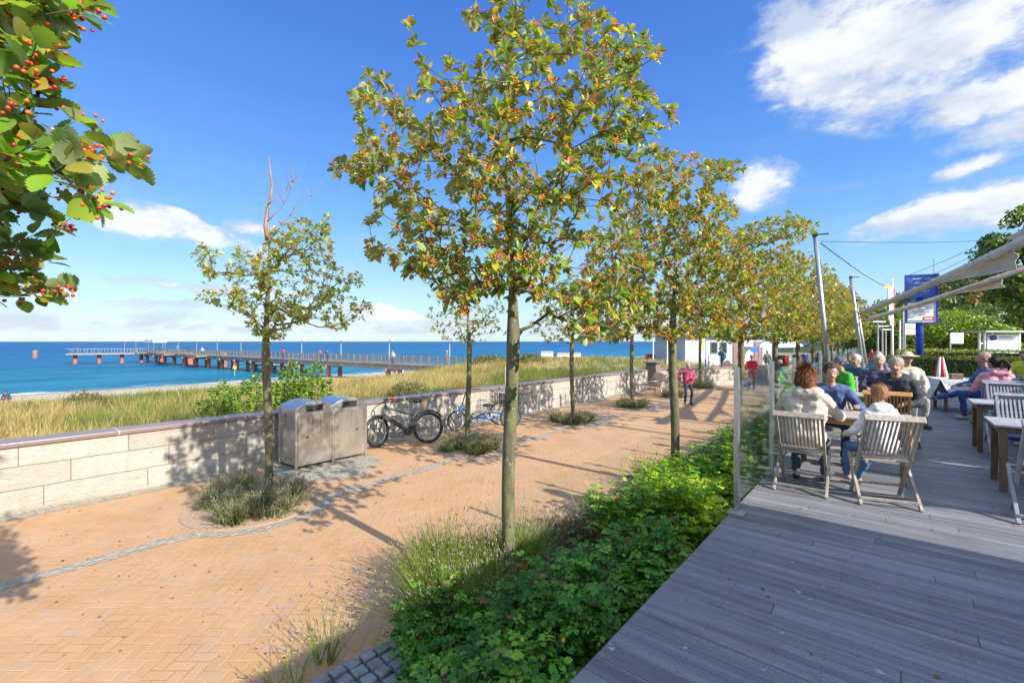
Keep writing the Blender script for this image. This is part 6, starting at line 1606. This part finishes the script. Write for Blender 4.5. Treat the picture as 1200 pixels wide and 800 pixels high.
def person(label, loc, rz, h=1.72, pose='stand', top=(.2, .2, .2), bottom=(.03, .04, .08), shoe=(.04, .04, .04), hair=(.08, .05, .03), hairstyle='short', lean=0.0, side=0.0, hands=None, feet=None,
           bulk=1.0, coat=1.0, hood=False, hat=None, voxel=.018, fingers=False, turn=0.0, nod=0.0, group=None, sleeves=True, shorts=False, hipz=None, accent=None, knees=None, gender=1.0):
    s = h / 1.72; m = MB(); lab = []          # lab: (a, b, ra, rb, key)
    def cap(a, b, ra, rb, key, grow=1.0): capsule(m, a, b, ra * grow * s if False else ra * grow, rb * grow); lab.append((Vector(a), Vector(b), ra * grow, rb * grow, key))
    g = coat * bulk
    hz = hipz if hipz is not None else (.90 * s if pose == 'stand' else .54)
    P = Vector((0, 0, hz)); sp = Vector((math.sin(side), math.sin(lean), math.cos(lean) * math.cos(side))).normalized()
    ry = Vector((1, 0, 0)); N = P + sp * .50 * s; C = P + sp * .36 * s
    # trunk
    cap(P + ry * .075 * s, P - ry * .075 * s, .105 * s, .105 * s, 'bottom', bulk)
    for q in (-1, 1):
        cap(P + sp * .10 * s + ry * .06 * s * q, C + ry * .085 * s * q, .10 * s, .105 * s, 'top', g)
        cap(C + ry * .085 * s * q, N + ry * .17 * s * q - sp * .055 * s, .09 * s, .062 * s, 'top', g)
    cap(P + sp * .02 * s + ry * .07 * s, P + sp * .02 * s - ry * .07 * s, .112 * s, .112 * s, 'top', g)
    cap(N - sp * .04 * s + ry * .10 * s, N - sp * .04 * s - ry * .10 * s, .07 * s, .07 * s, 'top', g)
    ct, st = math.cos(turn), math.sin(turn)
    fw = Vector((-st, ct, -math.sin(nod))).normalized(); rt = Vector((ct, st, 0)); upv = rt.cross(fw)
    H = N + sp * .06 * s + Vector((0, 0, .13 * s)) + fw * .03 * s
    def hp(x, y, z): return H + rt * x * s + fw * y * s + upv * z * s
    cap(N - sp * .03 * s, H - upv * .05 * s - fw * .01 * s, .056 * s, .052 * s, 'skin')
    cap(hp(0, -.022, .032), hp(0, .012, .038), .083 * s, .078 * s, 'skin'); cap(hp(0, .03, -.02), hp(0, .045, -.065), .062 * s, .042 * s, 'skin')
    cap(hp(0, .088, .012), hp(0, .104, -.018), .009 * s, .015 * s, 'skin')
    for q in (-1, 1): cap(hp(.080 * q, -.005, .01), hp(.076 * q, -.002, -.02), .017 * s, .012 * s, 'skin'); cap(hp(.035 * q, .068, -.03), hp(.03 * q, .07, -.035), .022 * s, .02 * s, 'skin')
    if hood: cap(N + sp * .02 * s - fw * .07 * s + ry * .07 * s, N + sp * .02 * s - fw * .07 * s - ry * .07 * s, .065 * s, .065 * s, 'top', coat)
    # legs
    ends = feet
    if ends is None: ends = [(-.11 * s, .02, 0), (.11 * s, -.03, 0)] if pose == 'stand' else [(-.13, .42, 0), (.13, .46, 0)]
    for q, f in zip((-1, 1), ends):
        hip = P + ry * .088 * s * q - Vector((0, 0, .02)); an = Vector((f[0], f[1], f[2] + .085 * s))
        pole = Vector((q * .15, 1, 0)) if pose == 'stand' else Vector((q * .12, .5, 1))
        if knees: pole = Vector(knees[0 if q < 0 else 1])
        kn, an = ik(hip, an, .43 * s, .42 * s, pole)
        cap(hip, kn, .083 * s, .058 * s, 'bottom', bulk)
        if shorts: cap(kn, an, .052 * s, .034 * s, 'skin')
        else: cap(kn, an + Vector((0, 0, .03)), .060 * s, .050 * s, 'bottom', bulk * .97)
        d = Vector((f[3], f[4], 0)) if len(f) > 3 else Vector((q * .2, 1, 0)); d.normalize()
        up_ = Vector((0, 0, -.045 * s)) if len(f) < 6 else Vector((0, 0, f[5]))
        cap(an + up_ - d * .03 * s, an + up_ + d * .15 * s, .042 * s, .034 * s, 'shoe')
    # arms
    hs_ = hands
    if hs_ is None: hs_ = [(-.27 * s, .06, .86 * s), (.27 * s, .08, .84 * s)] if pose == 'stand' else [(-.16, .36, .74), (.18, .38, .74)]
    for q, hnd in zip((-1, 1), hs_):
        sh = N + ry * .185 * s * q - sp * .06 * s; wr = Vector(hnd[:3]); el, wr = ik(sh, wr, .29 * s, .255 * s, hnd[3] if len(hnd) > 3 else Vector((q * .8, -.6, -.9)))
        cap(sh, el, .060 * s, .047 * s, 'top', g); cap(el, wr, .046 * s, .034 * s, 'top' if sleeves else 'skin', coat if sleeves else 1)
        d = (wr - el).normalized(); sd_ = d.cross(Vector((0, 0, 1)));
        sd_ = sd_.normalized() if sd_.length > .1 else Vector((1, 0, 0)); nm = sd_.cross(d)
        cap(wr + d * .02, wr + d * .065 * s + sd_ * .012, .024 * s, .022 * s, 'skin'); cap(wr + d * .03, wr + d * .065 * s - sd_ * .014, .023 * s, .020 * s, 'skin')
        for i_, (o_, l_) in enumerate(((-.030, .062), (-.010, .074), (.010, .070), (.030, .055))):
            b0 = wr + d * .075 * s + sd_ * o_ * s; b1 = b0 + (d * .6 - nm * .25).normalized() * l_ * .55 * s; b2 = b1 + (d * .5 - nm * .7).normalized() * l_ * .5 * s
            cap(b0, b1, .0105 * s, .0095 * s, 'skin'); cap(b1, b2, .0095 * s, .008 * s, 'skin')
        t0 = wr + d * .03 * s - sd_ * .02 * s * q; cap(t0, t0 - sd_ * .035 * s * q + d * .035 * s - nm * .01, .013 * s, .010 * s, 'skin')
    me = bpy.data.meshes.new('person'); me.from_pydata(m.v, [], m.f); o = bpy.data.objects.new('person', me); COL.objects.link(o)
    rm = o.modifiers.new('r', 'REMESH'); rm.mode = 'VOXEL'; rm.voxel_size = voxel; sm = o.modifiers.new('s', 'SMOOTH'); sm.factor = .5; sm.iterations = 3 if voxel < .016 else 2
    dg = bpy.context.evaluated_depsgraph_get(); new = bpy.data.meshes.new_from_object(o.evaluated_get(dg)); o.modifiers.clear(); o.data = new; bpy.data.meshes.remove(me)
    n = len(new.vertices); co = np.zeros(n * 3, np.float32); new.vertices.foreach_get('co', co); co = co.reshape(-1, 3).astype(float)
    best = np.full(n, 1e9); who = np.zeros(n, int)
    for i, (a, b, ra_, rb_, key) in enumerate(lab):
        a, b = np.array(a), np.array(b); ab = b - a; t = np.clip(((co - a) @ ab) / max(1e-9, ab @ ab), 0, 1); dd = np.linalg.norm(co - a - t[:, None] * ab, axis=1) - (ra_ + (rb_ - ra_) * t)
        k_ = dd < best; best[k_] = dd[k_]; who[k_] = i
    keys = ['skin', 'top', 'bottom', 'shoe']; vi = np.array([keys.index(lab[w][4]) for w in range(len(lab))])[who]
    # creases in the cloth
    nr = np.zeros(n * 3, np.float32); new.vertices.foreach_get('normal', nr); nr = nr.reshape(-1, 3)
    cr = np.array([mnoise.noise((p[0] * 9, p[1] * 9, p[2] * 14)) + .6 * mnoise.noise((p[0] * 22, p[1] * 22, p[2] * 30)) for p in co]) * (vi > 0) * (vi < 3) * .012
    co = co + nr * cr[:, None]; new.vertices.foreach_set('co', co.astype(np.float32).ravel())
    for c_ in (SKIN, cloth(top), cloth(bottom), cloth(shoe, .6)): new.materials.append(c_)
    lt = np.zeros(len(new.loops), np.int32); new.loops.foreach_get('vertex_index', lt); ls = np.zeros(len(new.polygons), np.int32); new.polygons.foreach_get('loop_start', ls)
    new.polygons.foreach_set('material_index', vi[lt[ls]].astype(np.int32)); new.polygons.foreach_set('use_smooth', np.ones(len(new.polygons), bool)); new.update(); new.name = 'person'
    o.location = loc; o.rotation_euler = (0, 0, rz); tag(o, label, 'person', group)
    hc = cloth(hair, .8)
    if hairstyle != 'none':
        m = MB(); m.ball(hp(0, -.020, .052), .097 * s, 34, 24, (.95, 1.03, .98))
        if hairstyle == 'short': m.ball(hp(0, -.05, .0), .075 * s, 14, 10, (1, .8, 1.0))
        if hairstyle == 'long':
            m.ball(hp(0, -.05, -.02), .088 * s, 14, 10, (1.0, .8, 1.3)); m.tube([hp(0, -.06, .03), hp(0, -.08, -.08), hp(0, -.085, -.17), hp(0, -.07, -.23)], [.08 * s, .085 * s, .065 * s, .02 * s], 12)
            for q in (-1, 1): m.tube([hp(.07 * q, -.01, .05), hp(.085 * q, .0, -.06), hp(.075 * q, -.01, -.15)], [.03 * s, .03 * s, .012 * s], 8)
        if hairstyle == 'tail': m.ball(hp(0, -.05, .0), .078 * s, 14, 10, (1, .8, 1.0)); m.tube([hp(0, -.10, .05), hp(.02, -.17, .06), hp(.05, -.22, -.03), hp(.05, -.2, -.12)], [.03 * s, .04 * s, .035 * s, .01 * s], 10)
        m.v = [tuple(Vector(v) + (Vector(v) - H).normalized() * (.012 * mnoise.noise((v[0] * 30, v[1] * 30, v[2] * 16)) + .007 * mnoise.noise((v[0] * 90, v[1] * 90, v[2] * 20)))) for v in m.v]
        hv = np.array(m.v); m.build('hair', hc, o, True)
        if voxel < .0155:
            rr = np.random.default_rng(int(abs(loc[0] * 100) + abs(loc[1] * 10))); q = rr.integers(0, len(hv), 1500); p0 = hv[q]; cc_ = np.array(H); out_ = unit(p0 - cc_)
            dn = np.array([0, 0, -1.0]) - out_ * (out_ @ np.array([0, 0, -1.0]))[:, None]; dn = dn + rr.normal(0, .45, dn.shape) - .5 * np.array(fw)[None]
            Vh, Fh, Ch = scatter(BL, BLT, p0 + rr.normal(0, .006, p0.shape), unit(dn + out_ * .12), out_, np.full(len(q), (.10 if hairstyle == 'long' else .034)) * rr.uniform(.6, 1.3, len(q)), np.clip(np.array(hair) * rr.uniform(.6, 1.9, (len(q), 1)), 0, 1), wid=np.full(len(q), .06))
            np_mesh('hair_strands', Vh, Fh, M['berry'], o, Ch)
    if hat:
        kind, hcol = hat; m = MB(); mt = cloth(hcol)
        m.ball(hp(0, -.022, .060), .103 * s, 16, 12, (.93, 1.03, .86))
        if kind == 'beanie': m.ring(hp(0, -.018, .045), .092 * s, .016 * s, upv, 24, 6)
        if kind == 'sunhat': m.tube([hp(0, -.01, .052), hp(0, -.01, .060)], [.19 * s, .17 * s], 22); m.tube([hp(0, -.01, .060), hp(0, -.01, .075)], [.17 * s, .09 * s], 22)
        if kind == 'cap': m.tube([hp(0, .09, .055), hp(0, .16, .045)], [.07 * s, .05 * s], 10)
        m.build('hat', mt, o, True)
    m = MB()
    for q in (-1, 1): m.ball(hp(.032 * q, .0745, .012), .0115 * s, 8, 6)
    e = m.build('eyes', M['eyew'], o, True)
    m = MB()
    for q in (-1, 1): m.ball(hp(.032 * q, .0805, .012), .0065 * s, 8, 6)
    m.build('pupils', M['black'], e, True)
    m = MB(); m.ball(hp(0, .086, -.045), .02 * s, 10, 6, (1.0, .3, .25)); m.build('lips', M['lips'], o, True)
    return o
M['eyew'] = material('eye_white', color=(.38, .30, .26), rough=.3); M['lips'] = material('lips', color=(.42, .14, .12), rough=.4)
DW = lambda x, y: (x, y, DZ)
# ---- left hand tables
SEAT = .56
wm = person('woman in a cream hooded jacket seen from behind with reddish brown hair', DW(-.76, 6.10), .0, 1.68, 'sit', top=(.60, .52, .42), bottom=(.10, .10, .12), hair=(.16, .055, .02), hairstyle='long', lean=.10, side=.0, coat=1.28, hood=True, turn=.45, voxel=.012, hipz=SEAT, hands=[(-.22, .42, .80), (.26, .46, .80)], feet=[(-.14, .36, 0), (.14, .40, 0)], knees=[(-.1, .5, 1), (.1, .5, 1)])
person('man in a blue jacket leaning in beside the woman in cream', DW(-.72, 7.92), math.pi + .25, 1.74, 'sit', top=(.06, .10, .22), bottom=(.05, .06, .10), hair=(.06, .035, .02), lean=.42, nod=.1, side=.0, coat=1.2, voxel=.012, hipz=SEAT, hands=[(-.26, .48, .79), (.22, .46, .79)])
person('child in a white hooded top and blue jeans sitting sideways with bare feet', DW(-.07, 6.18), .75, 1.34, 'sit', top=(.66, .66, .66), bottom=(.10, .20, .38), shoe=(.52, .30, .21), hair=(.33, .17, .07), lean=.12, coat=1.15, hood=True, voxel=.012, hipz=.55, turn=-.5, hands=[(-.17, .30, .62), (.15, .30, .66)], feet=[(-.13, .34, .10), (.10, .44, .02)])
person('guest in a bright green jacket with a blue-grey woollen hat', DW(-.66, 10.75), math.pi - .9, 1.72, 'sit', top=(.06, .36, .03), bottom=(.06, .06, .08), hat=('beanie', (.13, .18, .28)), lean=.22, coat=1.25, voxel=.014, hipz=SEAT)
person('white-haired guest in a dark blue coat bending forward', DW(-.55, 13.0), math.pi - .5, 1.70, 'sit', top=(.05, .09, .17), bottom=(.05, .05, .07), hair=(.62, .56, .50), lean=.28, coat=1.25, voxel=.016, hipz=SEAT)
person('older man in a dark jacket with a pale grey vest facing the camera', DW(.05, 9.12), math.pi - .15, 1.78, 'sit', top=(.03, .035, .045), bottom=(.06, .07, .10), hair=(.35, .30, .26), hairstyle='short', lean=.10, coat=1.3, voxel=.013, hipz=SEAT, hood=True)
person('grey-haired guest in a dark fleece behind the older man', DW(-.20, 11.6), math.pi, 1.74, 'sit', top=(.06, .05, .10), bottom=(.05, .05, .06), hair=(.50, .45, .42), lean=.05, coat=1.2, voxel=.016, hipz=SEAT)
person('guest in a straw coloured sun hat at the back left table', DW(.22, 12.0), math.pi + .3, 1.76, 'sit', top=(.55, .50, .40), bottom=(.3, .28, .25), hair=(.3, .2, .1), hat=('sunhat', (.66, .52, .32)), coat=1.2, voxel=.016, hipz=.60)
person('guest in a light blue jacket with yellow behind the first leaning mast', DW(-.75, 14.9), 2.4, 1.7, 'sit', top=(.05, .28, .50), bottom=(.05, .05, .08), hair=(.12, .08, .05), lean=.2, coat=1.2, voxel=.018, hipz=SEAT)
person('guest in a grey-blue coat at the furthest left table', DW(-.3, 16.0), 2.8, 1.7, 'sit', top=(.16, .22, .28), bottom=(.05, .05, .08), hair=(.30, .24, .18), coat=1.2, voxel=.018, hipz=SEAT)
# older man's vest
# ---- right hand tables
person('woman in a pink hooded jacket with dark hair, back to us, on the right', DW(1.50, 12.3), .25, 1.68, 'sit', top=(.62, .28, .33), bottom=(.05, .07, .16), hair=(.025, .015, .012), hairstyle='tail', lean=.12, coat=1.32, hood=True, turn=.5, voxel=.013, hipz=SEAT)
person('seated man in jeans with one leg crossed and pink and grey shoes', DW(1.52, 13.75), math.radians(105), 1.80, 'sit', top=(.09, .15, .30), bottom=(.03, .07, .20), shoe=(.42, .30, .28), hair=(.45, .32, .26), lean=.05, coat=1.1, voxel=.013, hipz=SEAT, feet=[(-.12, .40, 0), (.0, .86, .30, .3, 1, .02)], knees=[(-.1, .6, 1), (.0, .3, 1)], hands=[(-.2, .35, .74), (.2, .40, .70)])
person('guest in yellow-green at the right edge behind the pink jacket', DW(2.9, 19.5), 2.9, 1.7, 'sit', top=(.55, .55, .05), bottom=(.05, .05, .07), hair=(.1, .06, .04), coat=1.2, voxel=.02, hipz=SEAT)
# ---- on the promenade
person('woman in a raspberry jacket and dark trousers standing with a hand on her hip', (-6.25, 18.4, 0), math.radians(215), 1.66, 'stand', top=(.40, .06, .13), bottom=(.02, .03, .06), hair=(.42, .36, .32), coat=1.25, voxel=.014, hands=[(-.15, .30, 1.08), (.30, .02, .98, Vector((1, -.4, .1)))], feet=[(-.10, .05, 0), (.10, -.05, 0)])
person('man in a bright red jacket pushing a stroller', (-5.65, 26.3, 0), math.radians(190), 1.80, 'stand', top=(.58, .03, .06), bottom=(.03, .04, .06), hair=(.42, .36, .32), coat=1.25, voxel=.018, lean=.08, hands=[(-.2, .42, 1.05), (.2, .42, 1.05)])
person('stooping person in a blue-grey jacket seen through the glass screens', (-4.15, 23.5, 0), math.radians(250), 1.74, 'stand', top=(.09, .13, .24), bottom=(.12, .14, .18), hair=(.40, .32, .26), coat=1.2, voxel=.018, lean=.5, hands=[(-.15, .55, .85), (.2, .5, .8)])
p = at(846, 412, None, 34); person('man in a blue jacket and cap walking behind the stone wall', (p.x, p.y, ground_z(p.x, p.y)), math.radians(150), 1.78, 'stand', top=(.07, .13, .22), bottom=(.05, .05, .06), coat=1.2, voxel=.02, hat=('cap', (.05, .05, .06)), lean=.15)
# stroller
t = thing('stroller', 'pram with a brown hood and teal basket in front of the man in red', 'stroller', (-5.9, 25.55, 0), math.radians(190))
for x in (-.26, .26):
    for y in (-.32, .34): wheel(t, (x, y, .13 if y > 0 else .15), .13 if y > 0 else .15, (1, 0, 0), .018, spokes=6)
m = MB()
for x in (-.26, .26): m.tube([(x, -.32, .15), (x, .1, .55), (x, -.35, 1.05)], .012, 5); m.tube([(x, .34, .13), (x, -.05, .5)], .012, 5)
m.tube([(-.26, -.35, 1.05), (.26, -.35, 1.05)], .016, 6); m.build('frame', M['darkmetal'], t)
m = MB(); m.ball((0, .05, .62), .30, 14, 8, (.8, 1.15, .55)); m.build('carry_cot', cloth((.30, .17, .12)), t, True)
m = MB(); m.ball((0, .22, .78), .26, 14, 8, (.95, .8, .95)); m.build('hood', cloth((.36, .20, .15)), t, True)
m = MB(); m.box((0, .02, .26), (.42, .5, .16)); m.build('basket', cloth((.02, .26, .30)), t, bevel=.03)
# ---- the crowd across the square: three figures, copied one by one
proto = []
for i, (tp, bt_, hr) in enumerate([((.06, .10, .20), (.03, .03, .05), (.12, .08, .05)), ((.50, .48, .44), (.04, .05, .09), (.35, .28, .2)), ((.32, .05, .07), (.05, .05, .06), (.05, .03, .02)), ((.10, .11, .10), (.20, .18, .14), (.5, .46, .42))]):
    proto.append((tp, bt_, hr))
places = [(1086, 40, 'first walker past the blue column'), (1092, 44, 'second walker past the blue column'), (1098, 38, 'third walker beyond the hedge'), (1103, 42, 'fourth walker beyond the hedge'), (1110, 37, 'walker just left of the three white boards'), (1117, 41, 'walker under the three white boards'),
          (1126, 36, 'walker right of the three white boards'), (1131, 40, 'walker in a pair right of the boards'), (1140, 44, 'walker left of the notice shelter'), (1072, 42, 'walker left of the blue column'),
          (950, 36, 'shopper left of the first leaning mast'), (960, 33, 'shopper at the dark clothes rail'), (985, 40, 'shopper between the two leaning masts'), (934, 38, 'shopper at the maroon clothes rail'), (1022, 44, 'passer-by under the T-shaped lamps'), (899, 36, 'passer-by near the kiosk hatch')]
crowd = []
for i, (px, d, lab) in enumerate(places):
    p = at(px, 400, None, d); tp, bt_, hr = proto[i % 4]
    if i < 4: o = person(lab + ', ' + ['navy coat', 'pale beige coat', 'dark red coat', 'dark grey coat'][i], (p.x, p.y, 0), i * 1.3 + 2.5, 1.66 + .05 * i, 'stand', top=tp, bottom=bt_, hair=hr, coat=1.2, voxel=.026, group='people crossing the square'); crowd.append(o)
    else: copy_thing(crowd[i % 4], lab + ', ' + ['navy coat', 'pale beige coat', 'dark red coat', 'dark grey coat'][i % 4], (p.x, p.y, 0), i * 1.1, 1.0)
for i, (px, d, lab, tp) in enumerate([(1166, 26.0, 'seated guest with a yellow and dark jacket in front of the notice board', (.10, .10, .05)), (1183, 26.0, 'seated guest in a blue jacket in front of the notice board', (.06, .12, .25))]):
    p = at(px, 400, None, d); person(lab, (p.x, p.y, 0), 3.0, 1.74, 'stand', top=tp, bottom=(.04, .04, .05), coat=1.2, voxel=.024, hat=('cap', (.12, .10, .08)))
# walkers on the pier and people on the beach
for i, (s_, side, k_, lab) in enumerate([(28.5, 0, 0, 'pair walker on the pier, darker one'), (31, .3, 2, 'walker in red on the pier between the lamps'), (12.5, .2, 1, 'walker in white nearest on the pier'), (2.0, .1, 3, 'walker on the shore end of the pier'), (42, -.3, 2, 'walker in pink further out on the pier'), (43, .4, 0, 'dark walker beside the one in pink on the pier'), (80, .2, 1, 'walker on the outer third of the pier'), (96, .2, 3, 'walker near the pier hut')]):
    x, y = pier_pt(s_); copy_thing(crowd[k_], lab, (x, y + side, PZ), i * 1.7, 1.02, group='walkers on the pier')
p = at(595, 437, None, 72); 
p = at(594, 432, None, 60) if False else at(463, 438, None, 66); copy_thing(crowd[2], 'person in red walking on the sand under the pier', (p.x, p.y, ground_z(p.x, p.y)), 1.0, 1.0, group='people on the beach')
pb = at(10, 465, None, 38); person('person in dark clothes crouching on the sand at the far left', (pb.x, pb.y, ground_z(pb.x, pb.y)), 2.0, 1.7, 'sit', top=(.03, .03, .08), bottom=(.03, .03, .06), lean=.7, hipz=.45, coat=1.2, voxel=.03, hands=[(-.2, .6, .3), (.2, .6, .3)], feet=[(-.15, .2, 0), (.15, .3, 0)], group='people on the beach')
pb = at(97, 463, None, 40); person('person in black sitting on the sand near the water', (pb.x, pb.y, ground_z(pb.x, pb.y)), 1.0, 1.7, 'sit', top=(.02, .02, .03), bottom=(.04, .04, .05), lean=.3, hipz=.14, coat=1.2, voxel=.03, hands=[(-.2, .4, .35), (.2, .4, .35)], feet=[(-.15, .55, 0), (.15, .6, 0)], group='people on the beach')
pb = at(108, 465, None, 40); t = thing('beach_bag', 'red bag lying on the sand beside the sitting person', 'bag', (pb.x, pb.y, ground_z(pb.x, pb.y)), .4); m = MB(); m.ball((0, 0, .2), .38, 10, 6, (1, .6, .6)); m.build('bag', M['red'], t, True); m = MB(); m.tube([(-.2, 0, .35), (0, 0, .6), (.2, 0, .35)], .025, 5); m.build('handle', M['red'], t)
